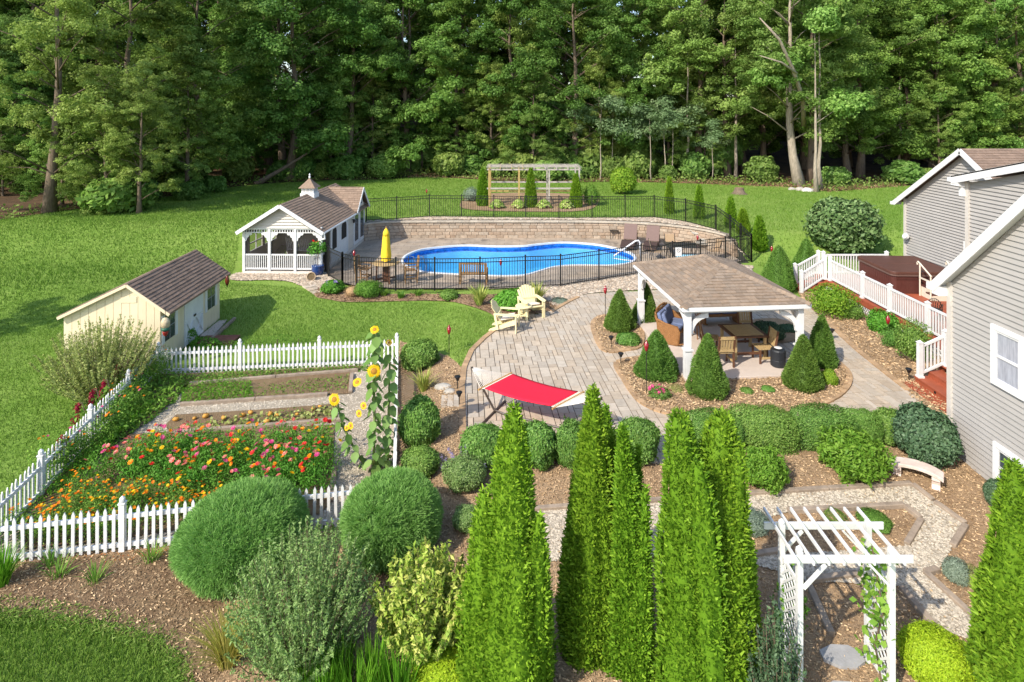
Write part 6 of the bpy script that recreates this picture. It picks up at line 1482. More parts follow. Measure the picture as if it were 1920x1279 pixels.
# tangled dead stems behind the timber frame
t = thing('brush_pile', 'tangle of bare brown stems behind the timber frame', 'brush', G(1018, 330)); m = MB()
for k in range(40):
    a = rd.uniform(0, 6.28); x, y = rd.uniform(-1.6, 1.6), rd.uniform(-.6, .6); m.tube([(x, y, 0), (x + rd.uniform(-.7, .7), y, rd.uniform(.8, 1.6)), (x + rd.uniform(-1.4, 1.4), y, rd.uniform(1.4, 3.2))], [.03, .02, .01], 4, False)
m.build('stems', M('dead_stem', (.24, .14, .09), .9, .2, 6), t)
for i, (px, py) in enumerate(((600, 341), (845, 336), (870, 338), (1240, 346), (1330, 350))):
    pass
m = tree_parts(171, 5.5, 2.0, .9, npad=6, nleaf=3, r0=.25)[0]
t = thing('fallen_trunk', 'dead leaning trunk left of the thick pale tree', 'log', G(470, 350) + Vector((0, 2, .2))); o = link('trunk', m, t); o.rotation_euler = (0, R(58), R(20)); o.scale = (.9, .9, 1.5)

# ---------------------------------------------------------------- evergreens
SPR = [conifer('foliage', L_SPRUCE, 1, 1, 1, .05, .02, 1) if False else None]
def spruce(label, px, pyb, pyt, w, seed, n=9500):
    p, r, h = fit(px, pyb, pyt, w)
    me = conifer('foliage', L_SPRUCE, h, r, n, .055, .024, seed, amp=.2, freq=2.6, up=.55, mess=.7)
    t = thing('dwarf_spruce', label, 'shrub', p, 0, 'cone shaped dwarf spruces'); link('foliage', me, t); link('stem', stem, t); return t
for i, a in enumerate((('dwarf spruce nearest the left torch at the pavilion', 1162, 629, 543, 62), ('dwarf spruce behind the far left pavilion post', 1210, 612, 530, 54), ('dwarf spruce left of the front left pavilion post', 1231, 724, 620, 88), ('pointed dwarf spruce right in front of the pavilion slab', 1327, 757, 626, 82), ('dwarf spruce in front of the right pavilion post', 1506, 742, 628, 78), ('pointed dwarf spruce behind another at the right pavilion post', 1541, 698, 590, 60), ('broad cone shrub on the lawn left of the far stairs', 1460, 552, 460, 72), ('broad cone shrub on the lawn behind another near the far stairs', 1512, 527, 447, 66))): spruce(*a, 400 + i)
arbp = lambda t: np.clip(1 - t, 0, 1) ** .62 * np.clip(.80 + t * 1.2, 0, 1)
def arb(label, px, d, pyt, w, seed, n=25000, zg=-.4, L=.065, W=.034, prof=arbp, group='tall arborvitae in the foreground'):
    x = (px - 960) * d / F; r = w * d / F / 2; h = zat(pyt, d) - zg
    rr = random.Random(seed); parts = []
    for k in range(7):
        a = rr.uniform(0, 6.28) if k else 0; off = np.array([math.cos(a), math.sin(a), 0]) * (r * rr.uniform(.34, .56) if k else 0); hk = h * (1.0 if k == 0 else rr.uniform(.52, .93)); rk = r * (.88 if k == 0 else rr.uniform(.48, .66)); nk = int(n * (.42 if k == 0 else .14))
        P, D, c = cone_mesh('f', None, nk, seed=seed + k, amp=.22, freq=4.6, up=1.0, prof=prof, mess=.9); S = np.array([rk, rk, hk]); lean = np.array([rr.uniform(-.05, .05), rr.uniform(-.05, .05), 0]) * h
        Q = P * S + off + lean * P[:, 2:3] ** 2; parts.append(blades(Q, D, L * rng.uniform(.6, 1.35, len(Q)), W, .35)); parts.append((c[0] * S + off + lean * c[0][:, 2:3] ** 2, c[1], c[2]))
    me = npmesh('foliage', *merge(*parts), L_ARB)
    t = thing('arborvitae', label, 'evergreen', (x, d, zg), 0, group); link('foliage', me, t); link('trunk', stem, t); return t
arb('tall bright arborvitae left of the group, beside the variegated shrub', 957, 8.5, 762, 190, 501)
arb('tallest thin arborvitae with pointed tip in the middle group', 1110, 9.2, 716, 150, 502)
arb('arborvitae right of the tallest one in the middle group', 1182, 8.8, 795, 92, 503)
arb('dark arborvitae tip just behind the tallest one', 1138, 9.8, 760, 75, 504, 14000)
blunt = lambda t: np.clip(1 - t, 0, 1) ** .40 * np.clip(.85 + t * 1.2, 0, 1)
arb('broad arborvitae left stem of the double one by the arbor', 1297, 8.4, 782, 150, 505, prof=blunt)
arb('broad arborvitae right stem of the double one by the arbor', 1340, 8.5, 772, 160, 506, prof=blunt)
arb('large bright arborvitae at the right edge of the picture', 1905, 8.1, 866, 178, 507)
for i, (px, pyb, pyt, w, lb) in enumerate(((905, 388, 316, 24, 'columnar evergreen left of the timber frame'), (995, 391, 316, 24, 'columnar evergreen in the middle of the timber frame'), (1080, 391, 326, 25, 'columnar evergreen right of the timber frame'), (1255, 402, 332, 17, 'small columnar evergreen behind the fence, leftmost of five'), (1311, 412, 348, 20, 'small columnar evergreen behind the fence corner, second of five'), (1370, 428, 370, 22, 'small columnar evergreen outside the fence, third of five'), (1393, 442, 393, 25, 'small columnar evergreen outside the fence, fourth of five'), (1424, 477, 406, 30, 'small columnar evergreen outside the fence, nearest of five'))):
    p, r, h = fit(px, pyb, pyt, w); me = conifer('foliage', L_ARB, h, r, 3500, .13, .06, 520 + i, amp=.1, up=1.4, prof=arbp, mess=.5); t = thing('columnar_evergreen', lb, 'evergreen', p, 0, 'small columnar evergreens'); link('foliage', me, t); link('trunk', stem, t)
# mugo pines: tufts of needles on a ball
def pine_ball(label, px, pyb, pyt, w, seed, n=2600):
    p, r, h = fit(px, pyb, pyt, w, .75); r *= .83; h *= .86; fl = h / (2 * r)
    D = rdir(int(n * 1.25)); D = D[D[:, 2] > -.7][:n]; s = 1 + .045 * lump(D * 5, seed); P = D * s[:, None] * np.array([r, r, r * fl]); k = 18
    PP = np.repeat(P, k, 0); DD = np.repeat(unit(D + rdir(len(D)) * .45 + np.array([0, 0, .35])), k, 0) + rdir(len(P) * k) * .85; rn = np.repeat(rng.random(len(P)), k) * .75 + rng.random(len(P) * k) * .25
    V = merge(blades(PP, DD, .14 * rng.uniform(.7, 1.2, len(PP)), .013, .4, rn), core(lambda d: d * (1 + .045 * lump(d * 5, seed))[:, None] * np.array([r, r, r * fl]), k=.93, rnd=.3)); v = V[0]; v[:, 2] += r * fl * .95
    t = thing('mugo_pine', label, 'shrub', p, 0, 'round mugo pines'); link('foliage', npmesh('foliage', v, V[1], V[2], L_PINE), t); link('stem', stem, t)
pine_ball('large rounded mugo pine in front of the picket fence, left one', 456, 1130, 912, 250, 600, 3200); pine_ball('round mugo pine at the right end of the front picket fence', 735, 1087, 884, 198, 601)

# ---------------------------------------------------------------- rounded shrubs
SH = {}
def ball(key, mat, **kw):
    if key not in SH: SH[key] = ball_mesh('foliage', mat, **kw)
    return SH[key]
def rs(name, label, px, pyb, pyt, w, key, mat, group=None, cat='shrub', **kw):
    p, r, h = fit(px, pyb, pyt, w); fl = kw.get('flat', .8); me = ball(key, mat, **kw); return shrub(name, label, me, p, (r * .9, r * .9, .94 * max(.1, h) / (2 * fl * .96)), None, group, cat)
bx = dict(n=12000, leaf=.13, asp=.5, amp=.15, freq=4.2, flat=.85, shell=.16, mess=.8)
for i, a in enumerate((('boxwood partly behind the catmint left of the tall arborvitae', 905, 893, 797, 88), ('boxwood right behind the tall left arborvitae', 1008, 893, 792, 82), ('boxwood just left of the tallest arborvitae', 1072, 893, 790, 70), ('boxwood right of the tallest arborvitae beside the patio', 1196, 885, 784, 86), ('boxwood in the bed beside the top right garden corner', 787, 702, 638, 76), ('tall boxwood beside the garden fence next to the sunflowers', 787, 852, 745, 80), ('boxwood beside the garden fence below the tall boxwood', 787, 912, 842, 76), ('rounded boxwood at the right of the long hedge', 1672, 848, 768, 80))): rs('boxwood', a[0], *a[1:], 'box%d' % (i % 3), L_BOX, 'boxwood shrubs', seed=700 + i % 3, **bx)
hd = dict(n=20000, leaf=.065, asp=.55, amp=.09, freq=3.4, flat=.75, shell=.14, sq=.55, mess=.8)
HG = [ball_mesh('foliage', L_BOX, seed=711 + k, **hd) for k in range(2)]
for k, (px, pyb, pyt, w, lb) in enumerate(((1335, 862, 768, 110, 'leftmost clipped hedge in front of the pavilion bed'), (1432, 858, 762, 120, 'clipped hedge behind the left bright fringed shrub'), (1540, 856, 760, 120, 'clipped hedge behind the right bright fringed shrub'), (1615, 850, 764, 70, 'small clipped hedge end near the holly'))):
    p, r, h = fit(px, pyb, pyt, w, .6); shrub('clipped_hedge', lb, HG[k % 2], p, (r * 1.0, r * .62, h * .90 / 1.44), R(random.uniform(-6, 6)), 'clipped hedges along the patio', 'hedge')
rs('holly', 'dark green glossy holly against the house corner', 1738, 893, 764, 118, 'holly', L_HOLLY, n=9000, leaf=.11, asp=.7, amp=.12, freq=3, flat=.9, seed=712, mess=.9)
rs('holly', 'dark holly sprig beside the right edge arborvitae', 1868, 965, 905, 45, 'holly', L_HOLLY)
br = dict(n=4600, leaf=.17, asp=.36, amp=.26, freq=4, flat=.75, mess=1.3, shell=.35)
rs('dwarf_maple', 'bright green fringed shrub left of the pair below the hedge', 1432, 938, 842, 92, 'bright', L_BRIGHT, 'bright green fringed shrubs', seed=713, **br); rs('dwarf_maple', 'bright green fringed shrub right of the pair beside the stone bench', 1602, 924, 812, 128, 'bright', L_BRIGHT, 'bright green fringed shrubs', seed=713, **br)
rs('catmint', 'grey-green feathery catmint left of the tall arborvitae', 870, 938, 855, 88, 'catm', L_GREY, n=6500, leaf=.12, asp=.35, amp=.2, flat=.8, seed=714, shell=.3, mess=1.0); rs('catmint', 'small grey-green catmint above the variegated shrub', 876, 1010, 950, 62, 'catm', L_GREY)
rs('lavender', 'grey-green lavender left of the arbor path island', 1410, 1018, 955, 66, 'lav', L_GREYG, n=5000, leaf=.15, asp=.25, amp=.16, flat=.7, seed=715, shell=.3, mess=.8, up=.8); rs('lavender', 'grey-green lavender right of the gravel path', 1793, 1108, 1038, 50, 'lav', L_GREYG); rs('lavender', 'brownish lavender clump beside the right lavender', 1830, 1120, 1060, 50, 'lav2', L_WISP, n=2500, leaf=.13, asp=.2, amp=.25, flat=.6, seed=716, shell=.5, coreon=False, up=.8)
rs('juniper', 'small dark green spreading juniper in the path island', 1640, 1005, 965, 66, 'jun', L_SPRUCE, n=4500, leaf=.14, asp=.3, amp=.15, flat=.4, seed=717); rs('juniper', 'small light green plant in the path island', 1566, 988, 955, 40, 'wd', L_WEED, n=1600, leaf=.14, asp=.3, amp=.3, flat=.5, seed=718, coreon=False)
rs('golden_juniper', 'round chartreuse juniper at the foot of the arbor', 1752, 1320, 1180, 128, 'chart', L_CHART, n=14000, leaf=.11, asp=.25, amp=.12, flat=.85, seed=719, mess=.7); rs('golden_juniper', 'low chartreuse juniper left of the tall arborvitae', 838, 1330, 1222, 140, 'chart', L_CHART)
rs('magnolia', 'large round grey-green shrub on the lawn left of the house', 1581, 497, 366, 140, 'mag', L_ROUND, n=9000, leaf=.20, asp=.5, amp=.12, freq=2.6, flat=.85, seed=720, shell=.2, mess=.9, gl=0) if False else rs('magnolia', 'large round grey-green shrub on the lawn left of the house', 1581, 497, 366, 140, 'mag', L_ROUND, n=9000, leaf=.13, asp=.55, amp=.09, freq=4.0, flat=.85, seed=720, shell=.32, mess=1.1, kcore=.66)
lg = dict(n=4000, leaf=.13, asp=.55, amp=.09, freq=3, flat=.85, mess=.8)
rs('round_shrub', 'round green shrub on the back lawn left of the timber frame', 720, 338, 286, 62, 'rg', L_BOX, seed=721, **lg); rs('round_shrub', 'yellow-green round shrub right of the timber frame', 1168, 367, 311, 56, 'ry', L_YGREEN, seed=722, **lg); rs('round_shrub', 'dark rounded shrub at the left wood edge', 347, 368, 320, 74, 'rd', L_BOX, seed=723, **lg); rs('round_shrub', 'grey-green shrub left of the dark rounded shrub', 278, 377, 336, 50, 'rgg', L_ROUND, seed=724, **lg)
rs('pale_shrub', 'pale variegated shrub at the left end of the timber frame', 884, 380, 350, 34, 'pv', L_GREYG, n=1500, leaf=.12, flat=.7, seed=725, amp=.2); rs('olive_shrub', 'olive green shrub at the right end of the timber frame', 1108, 388, 344, 36, 'ov', L_WEED, n=1500, leaf=.13, flat=.8, seed=726, amp=.2)
gc = dict(n=5000, leaf=.14, asp=.5, amp=.16, flat=.45, seed=727, shell=.3)
rs('ground_cover', 'dark green spreading shrub behind the pavilion table', 1437, 648, 602, 66, 'gc', L_HOLLY, **gc); rs('ground_cover', 'dark green shrub beside the rear pavilion post', 1478, 628, 600, 40, 'gc', L_HOLLY)
lo = dict(n=3500, leaf=.16, asp=.5, amp=.12, flat=.5, seed=728)
rs('low_shrub', 'low green mound beside the left dwarf spruce', 1178, 654, 624, 50, 'lo', L_BOX, **lo); rs('low_shrub', 'low yellow-green mound at the right end of the pavilion bed', 1555, 730, 690, 34, 'loy', L_YGREEN, n=3000, leaf=.16, flat=.6, seed=729, amp=.2); rs('low_shrub', 'thin brownish mound beside the pink roses', 1268, 742, 718, 38, 'lav2', L_WISP); rs('low_shrub', 'tiny green tuft left of two on the pavilion mulch', 1400, 744, 720, 28, 'lo', L_BOX); rs('low_shrub', 'tiny green tuft right of two on the pavilion mulch', 1440, 742, 716, 28, 'lo', L_BOX); rs('low_shrub', 'low blue-green mat by the river stones', 1050, 571, 561, 38, 'mat', L_GREYG, n=2200, leaf=.14, flat=.2, seed=730, amp=.2); rs('low_shrub', 'reddish green boxwood mound left of the first yucca', 842, 568, 542, 38, 'lor', L_BOX, n=3200, leaf=.15, flat=.7, seed=731)
dk_ = dict(n=4200, leaf=.10, asp=.5, amp=.25, freq=3, flat=.85, seed=732, shell=.45, mess=1.0, kcore=.6)
rs('deck_shrub', 'loose yellow-green shrub at the foot of the far stairs', 1560, 604, 530, 92, 'dsy', L_YGREEN, **dk_); rs('deck_shrub', 'dark green shrub right of the yellow-green one below the deck', 1595, 605, 565, 50, 'dsd', L_BOX, **dict(dk_, seed=733)); rs('deck_shrub', 'leafy green hydrangea below the deck railing', 1655, 632, 582, 56, 'dsh', L_HYD, **dict(dk_, leaf=.16, asp=.7, seed=734)); rs('deck_shrub', 'dark shrub in front of the green hydrangea below the deck', 1680, 662, 618, 60, 'dsd', L_BOX); rs('deck_shrub', 'white flecked shrub beside the stair newel post', 1713, 690, 596, 66, 'dsw', L_BOX, **dict(dk_, seed=735))
rs('hydrangea', 'leafy green hydrangea between the two yuccas', 958, 588, 542, 72, 'hyd', L_HYD, n=2600, leaf=.19, asp=.65, amp=.14, flat=.7, seed=736, mess=.7); HYB = rs('hydrangea', 'blue flowering hydrangea beside the pool house walk', 624, 557, 521, 46, 'hyd', L_HYD)
rs('daisy_bush', 'white flecked bush below the umbrella at the fence', 690, 566, 524, 58, 'dsy2', L_WEED, n=4200, leaf=.09, amp=.18, flat=.75, seed=737, shell=.3); rs('dry_grass_mound', 'tan dried mound beside the white flecked bush', 661, 563, 534, 34, 'tan', M('dry_leaf', (.38, .24, .12), .9, .3, 9), n=2200, leaf=.08, asp=.25, amp=.2, flat=.7, seed=738)
def blossoms(parent, name, mat, n, r, h, size, zmin=.4, petals=7, seed=0, flat=.8):
    """flower heads as parts on a mound"""
    rr = np.random.default_rng(seed); a = np.arange(petals) * 2 * math.pi / petals; V = []; Fc = []
    for j, (l, e) in enumerate(((1.0, .1), (.62, .35))):
        for k in range(petals):
            t = a[k] + j * .4; c, s = math.cos(t), math.sin(t); w = 2.4 / petals; o = len(V)
            V += [(0, 0, .1 * j), (l * .6 * c - w * s * l, l * .6 * s + w * c * l, e * .5), (l * c, l * s, e), (l * .6 * c + w * s * l, l * .6 * s - w * c * l, e * .5)]; Fc.append((o, o + 1, o + 2, o + 3))
    me = npmesh(name, np.array(V) * size, np.array(Fc), np.repeat(rr.random(len(Fc)), 4), mat)
    for k in range(n):
        t = rr.uniform(0, 6.28); q = r * math.sqrt(rr.random()) * .95; z = h * (zmin + (1 - zmin) * math.sqrt(max(0, 1 - (q / r) ** 2 * .8))) * rr.uniform(.9, 1.08)
        o = link(name, me, parent, (q * math.cos(t), q * math.sin(t), z)); o.rotation_euler = (rr.normal() * .35 - .25 * math.sin(t), rr.normal() * .35 + .25 * math.cos(t), t); o.scale = [rr.uniform(.75, 1.2)] * 3
blossoms(HYB, 'flower', L_LAV, 5, .34, .50, .11, .75, 8, 3)
p, r, h = fit(1238, 755, 726, 42); t = thing('rose_bush', 'low rose bush with bright pink flowers in the pavilion bed', 'rose bush', p); link('foliage', ball_mesh('foliage', L_BOX, 1500, .15, .6, .25, 3, 740, .6, shell=.4, coreon=False), t).scale = (r, r, h / 1.2); link('stem', stem, t).scale = (.4, .4, .35); blossoms(t, 'flower', L_FUSCH, 16, r, h, .055, .4, 6, 5)
# hibiscus in the blue pot
m = MB(); m.tube([(0, 0, .4), (.02, 0, .9), (0, 0, 1.2)], .018, 6); m.build('stem', L_TWIG, HPOT); o = link('foliage', ball_mesh('foliage', L_HYD, 700, .22, .5, .3, 3, 741, .9, shell=.6, coreon=False, mess=1.2), HPOT); o.scale = (.42, .42, .40); o.location = (0, 0, .95)
blossoms(HPOT, 'flower', L_REDP, 4, .35, 1.75, .09, .7, 5, 8)

# ---------------------------------------------------------------- loose and grassy plants
def clump(label, name, px, pyb, mat, n, Lh, spread, W, cat='grass', group=None, droop=.5, seg=4, loc=None, rad=.12):
    p = loc if loc is not None else G(px, pyb); a = rng.uniform(0, 6.28, n); el = rng.uniform(.15, 1.0, n); L = Lh * rng.uniform(.6, 1.1, n); V = []; Fc = []; rn = []
    q = np.column_stack([np.cos(a), np.sin(a)]) * (rad * rng.random(n))[:, None]
    d = np.column_stack([np.cos(a), np.sin(a)]) * (spread * el)[:, None]; sd = np.column_stack([-np.sin(a + rng.normal(size=n) * .5), np.cos(a), np.zeros(n)])
    rows = []
    for k in range(seg + 1):
        t = k / seg; z = L * (t - droop * el * t * t); xy = q + d * (L * (t ** 1.5))[:, None]; w = W * (1 - t) ** .6 * .5 + .001
        C_ = np.column_stack([xy, z]); rows.append((C_ - sd * w, C_ + sd * w))
    V = np.stack([np.stack(r_, 1) for r_ in rows], 1).reshape(n, -1, 3); Fq = np.array([(2 * k, 2 * k + 1, 2 * k + 3, 2 * k + 2) for k in range(seg)])
    Fc = (Fq[None] + (np.arange(n) * 2 * (seg + 1))[:, None, None]).reshape(-1, 4)
    t = thing(name, label, cat, p, 0, group); link('blades', npmesh('blades', V.reshape(-1, 3), Fc, np.repeat(rng.random(n), 2 * (seg + 1)), mat), t); return t
clump('gold tinged ornamental grass at the bottom left of the feathery shrub', 'ornamental_grass', 428, 1250, L_GOLDG, 420, .85, .75, .012, droop=.35)
for i, (px, py) in enumerate(((575, 1300), (640, 1290), (700, 1300), (610, 1345), (745, 1320), (670, 1350))): clump('bright green sword leaved grass at the bottom edge', 'iris_clump', px, py, L_GRASS, 110, .85, .35, .022, group='sword leaved clumps at the bottom edge', droop=.2, rad=.22)
clump('green grass clump at the left picture edge below the fence', 'grass_clump', 3, 1100, L_GRASS, 220, .75, .6, .02, droop=.35)
clump('yellow striped yucca left of the green hydrangea', 'yucca', 899, 574, L_YUCCA, 150, .95, .7, .05, 'yucca', 'yellow striped yuccas', .3); clump('yellow striped yucca behind the front adirondack chair', 'yucca', 1006, 570, L_YUCCA, 150, 1.0, .7, .05, 'yucca', 'yellow striped yuccas', .3)
clump('light green daylily clump beside the garden corner boxwood', 'daylily', 795, 735, L_YUCCA, 170, .75, .7, .03, 'daylily', None, .4)
for i, (px, py, lb) in enumerate(((720, 556, 'left of the three'), (752, 560, 'middle of the three'), (785, 556, 'right of the three'))): clump('low green tuft under the pool fence, ' + lb, 'grass_tuft', px, py, L_WEED, 90, .35, .8, .04, 'grass', 'low tufts under the pool fence', .3)
for i, (px, py) in enumerate(((110, 1085), (180, 1095), (285, 1055), (95, 1062))): clump('small green sprouting tuft in the mulch below the front pickets', 'grass_tuft', px, py, L_WEED, 50, .4, .8, .02, 'grass', 'sprouting tufts below the front pickets', .4)
for i, (px, lb) in enumerate(((932, 'first'), (972, 'second'), (1020, 'third'), (1062, 'fourth'))):
    p, r, h = fit(px, 393, 374, 30); n = 130; a = rng.uniform(0, 6.28, n); q = r * rng.random(n) ** .6; P = np.column_stack([q * np.cos(a), q * np.sin(a), .12 + h * .8 * (1 - (q / r) ** 2)]); Nn = np.column_stack([np.cos(a) * .7, np.sin(a) * .7, np.ones(n)])
    t = thing('hosta', lb + ' pale hosta from the left along the timber frame bed', 'hosta', p, 0, 'pale hostas at the timber frame'); link('leaves', npmesh('leaves', *leaves(P, Nn, .30 * rng.uniform(.7, 1.2, n), .6), L_HOSTA), t)
def wand_shrub(label, name, px, pyb, pyt, w, mat, nst, nl, leaf, seed, group=None, spread=1.0, asp=.3, zg=None, upb=.6, off=.6):
    p, r, h = fit(px, pyb, pyt, w, off); rr = np.random.default_rng(seed); P = []; Nn = []; m = MB()
    for k in range(nst):
        a = rr.uniform(0, 6.28); q = rr.random() ** .6 * spread; ln = h * rr.uniform(.55, 1.0) * (1 - .35 * q * q); ex = Vector((math.cos(a) * q * r, math.sin(a) * q * r, ln)); b0 = Vector((math.cos(a) * q * r * .2, math.sin(a) * q * r * .2, 0)); md = (b0 + ex) * .5 + Vector((math.cos(a), math.sin(a), 0)) * r * .12 * q
        t = rr.random(nl) ** .8 * .92 + .08; t1 = t[:, None]; c = np.array(b0) * (1 - t1) ** 2 + 2 * t1 * (1 - t1) * np.array(md) + t1 ** 2 * np.array(ex)
        P.append(c + rr.normal(size=(nl, 3)) * .035 * (1.3 - t1)); Nn.append(unit(rr.normal(size=(nl, 3))) + np.array([0, 0, .3]))
        if k % 3 == 0: m.tube([b0, md, ex], [.012, .007, .003], 4, False)
    P = np.concatenate(P); Nn = np.concatenate(Nn); t = thing(name, label, 'shrub', p, 0, group); link('foliage', npmesh('foliage', *leaves(P, Nn, leaf * rng.uniform(.6, 1.4, len(P)), asp), mat), t); m.build('stems', L_TWIG, t); return t, p, r, h
wand_shrub('large feathery grey-green shrub between the two mugo pines', 'feathery_shrub', 565, 1330, 985, 285, L_GREY, 520, 90, .052, 801, asp=.35, spread=1.0)
wand_shrub('tall wispy yellow-green shrub against the shed wall', 'wispy_shrub', 188, 775, 592, 215, L_WISP, 380, 95, .075, 802, asp=.3)
wand_shrub('variegated yellow and green shrub left of the tall arborvitae', 'variegated_shrub', 796, 1285, 1015, 205, L_VAR, 170, 75, .10, 803, asp=.4)
wand_shrub('lavender sprigs left of the tall arborvitae top', 'russian_sage', 868, 905, 832, 95, L_LAV, 40, 60, .04, 804, asp=.3, spread=1.2)
wand_shrub('thin rose canes climbing the left lattice of the arbor', 'climbing_rose', 1478, 1260, 1040, 70, L_WEED, 40, 30, .07, 805, asp=.6)
wand_shrub('dark shrubby growth between the double arborvitae and the arbor', 'tangled_shrub', 1452, 1400, 1110, 110, L_HOLLY, 90, 45, .06, 806, asp=.4)
# vine on the right side of the arbor
t = thing('arbor_vine', 'green leafy vine climbing the right side of the arbor', 'vine', (4.03 + 1.29, 8.38, -.38)); n = 420; zz = rng.random(n) * 1.9 + .1; P = np.column_stack([rng.normal(size=n) * .07 - .06, rng.uniform(-.03, .58, n), zz]); keep = rng.random(n) < np.where(zz > 1.0, 1, .35); P = P[keep]
link('leaves', npmesh('leaves', *leaves(P, rdir(len(P)) + np.array([-.4, -.6, .5]), .10 * rng.uniform(.6, 1.3, len(P)), .7), L_WEED), t); m = MB(); m.tube([(-.03, .1, 0), (-.05, .3, .6), (-.02, .15, 1.2), (-.06, .35, 2.0)], .012, 5); m.build('stem', L_TWIG, t)
# climbing foliage beyond the shed, sunk vegetables by the doors
rs('bean_plant', 'broad leaved green plant in front of the shed doors', 352, 650, 613, 40, 'bean', L_HYD, n=500, leaf=.2, asp=.7, amp=.3, flat=.8, seed=742, coreon=False, mess=1); rs('bean_plant', 'broad leaved green plants behind the back pickets', 385, 668, 634, 60, 'bean', L_HYD)
for i, (px, py, w) in enumerate(((430, 660, 50), (470, 655, 60), (520, 650, 60), (560, 648, 50))): rs('herb_row', 'low leafy herbs on the lawn side of the back picket fence', px, py + 8, py - 22, w, 'herb', L_WEED, 'herbs behind the back picket fence', 'plant', n=900, leaf=.09, asp=.4, amp=.3, flat=.5, seed=743, coreon=False, mess=1)
# ---------------------------------------------------------------- flowers and vegetables
def zinnia(kind, label, group, p, r, h, seed, mats, nfl, size, leafmat_=L_HYD):
    key = 'zf%s%d' % (kind, seed % 4)
    if key not in SH: SH[key] = ball_mesh('foliage', leafmat_, 900, .13, .45, .35, 3, seed, .8, shell=.75, coreon=False, mess=1.2, up=.6)
    t = thing(kind, label, 'flowers', p, random.uniform(0, 6.28), group); link('foliage', SH[key], t).scale = (r, r, h / 1.6)
    for i, (mt, n) in enumerate(zip(mats, nfl)):
        if n: blossoms(t, 'flower', mt, n, r, h, size, .55, 8, seed * 3 + i)
    return t
def grid(poly, sp, jit=.3):
    A = np.array(poly)[:, :2]; out = []
    for y in np.arange(A[:, 1].min(), A[:, 1].max(), sp):
        for x in np.arange(A[:, 0].min(), A[:, 0].max(), sp): out.append((x + random.uniform(-jit, jit) * sp, y + random.uniform(-jit, jit) * sp))
    out = np.array(out); return out[inpoly(out, poly)]
zpoly = gp([(215, 880), (300, 862), (450, 852), (618, 848), (612, 905), (590, 955), (420, 955), (300, 930), (180, 920)])
for i, (x, y) in enumerate(grid(zpoly, .42)):
    k = rng.random(); mats = [[L_FUSCH, L_CORAL], [L_CORAL, L_REDP], [L_CORAL, L_ORANGE], [L_REDP, L_YEL], [L_FUSCH, L_ORANGE]][i % 5]
    zinnia('zinnia', 'leafy zinnia with pink, red and coral flowers in the garden bed', 'zinnias in the flower bed', (x, y, H(x, y)), .36, random.uniform(.6, 1.0), 900 + i % 7, mats, (3, 3), .06)
mpoly = gp([(180, 930), (300, 935), (420, 960), (560, 960), (610, 968), (400, 990), (200, 1022), (30, 1036), (40, 1000), (110, 950), (170, 890)])
for i, (x, y) in enumerate(grid(mpoly, .42)): zinnia('marigold', 'leafy plant with small orange flowers behind the front pickets', 'orange flowers behind the front pickets', (x, y, H(x, y)), .34, random.uniform(.45, .65), 910 + i % 5, [L_ORANGE, L_YEL], (11, 4), .034, L_WEED)
lpoly = gp([(285, 705), (310, 712), (250, 780), (180, 850), (110, 915), (70, 930), (110, 890), (200, 800)])
for i, (x, y) in enumerate(grid(lpoly, .5)): zinnia('cottage_flower', 'tall green plant with pink and orange flowers along the left pickets', 'flowers along the left pickets', (x, y, H(x, y)), .42, random.uniform(.7, 1.1), 920 + i % 5, [L_FUSCH, L_ORANGE], (2, 3), .04, L_WEED)
for i, (px, py) in enumerate(((232, 722), (205, 752), (185, 770), (158, 795), (125, 858))):
    p = G(px, py + 30); h = zat(py - 40, p.y) - p.z; t = thing('amaranth', ['hanging red amaranth tassel nearest the shed shrub', 'second hanging red amaranth tassel over the left pickets', 'third hanging red amaranth tassel over the left pickets', 'long red amaranth tassel in the middle of the left pickets', 'small red amaranth tassel beside the left fence post'][i], 'flower', p, 0, 'red amaranth tassels over the left pickets')
    m = MB(); m.tube([(0, 0, 0), (0, 0, h * .8), (-.06, 0, h), (-.14, 0, h * .97)], .012, 5); m.build('stem', L_TWIG, t); n = 260; s = rng.random(n); P = np.column_stack([-.14 - .1 * s, rng.normal(size=n) * .03, h * .98 - .5 * s]) + rng.normal(size=(n, 3)) * .028; link('tassel', npmesh('tassel', *leaves(P, rdir(n), .055, .6), L_AMAR), t); P = rdir(40) * np.array([.2, .2, .25]) + np.array([0, 0, h * .6]); link('leaves', npmesh('leaves', *leaves(P, rdir(40) + np.array([0, 0, .6]), .14, .5), L_WEED), t)
# sunflowers
DISK = M('sunflower_disk', (.34, .16, .02), .9, .3, 40)
def petalmesh(r):
    V = []; Fc = []
    for k in range(22):
        a = k * 2 * math.pi / 22; c, s = math.cos(a), math.sin(a); l = r * random.uniform(.9, 1.1); o = len(V); w = .17 * r
        V += [(r * .4 * c, .01, r * .4 * s), (r * .7 * c - w * s, 0, r * .7 * s + w * c), (l * c, .02, l * s), (r * .7 * c + w * s, 0, r * .7 * s - w * c)]; Fc.append((o, o + 1, o + 2, o + 3))
    return npmesh('petals', np.array(V), np.array(Fc), rng.random(len(V)), L_YEL)
PET = petalmesh(.14)
hl = MB(); q = []
V = []; Fc = []
hv = np.array([(0, 0, 0), (.35, .15, .02), (.45, .5, -.02), (.2, .9, -.06), (0, 1.1, -.12), (-.2, .9, -.06), (-.45, .5, -.02), (-.35, .15, .02), (0, .5, -.08)])
hf = [(0, 1, 8), (1, 2, 8), (2, 3, 8), (3, 4, 8), (4, 5, 8), (5, 6, 8), (6, 7, 8), (7, 0, 8)]
SLEAF = [npmesh('leaf', hv, np.array(hf), np.full(9, v), L_SUNF) for v in (.1, .4, .7, .95)]
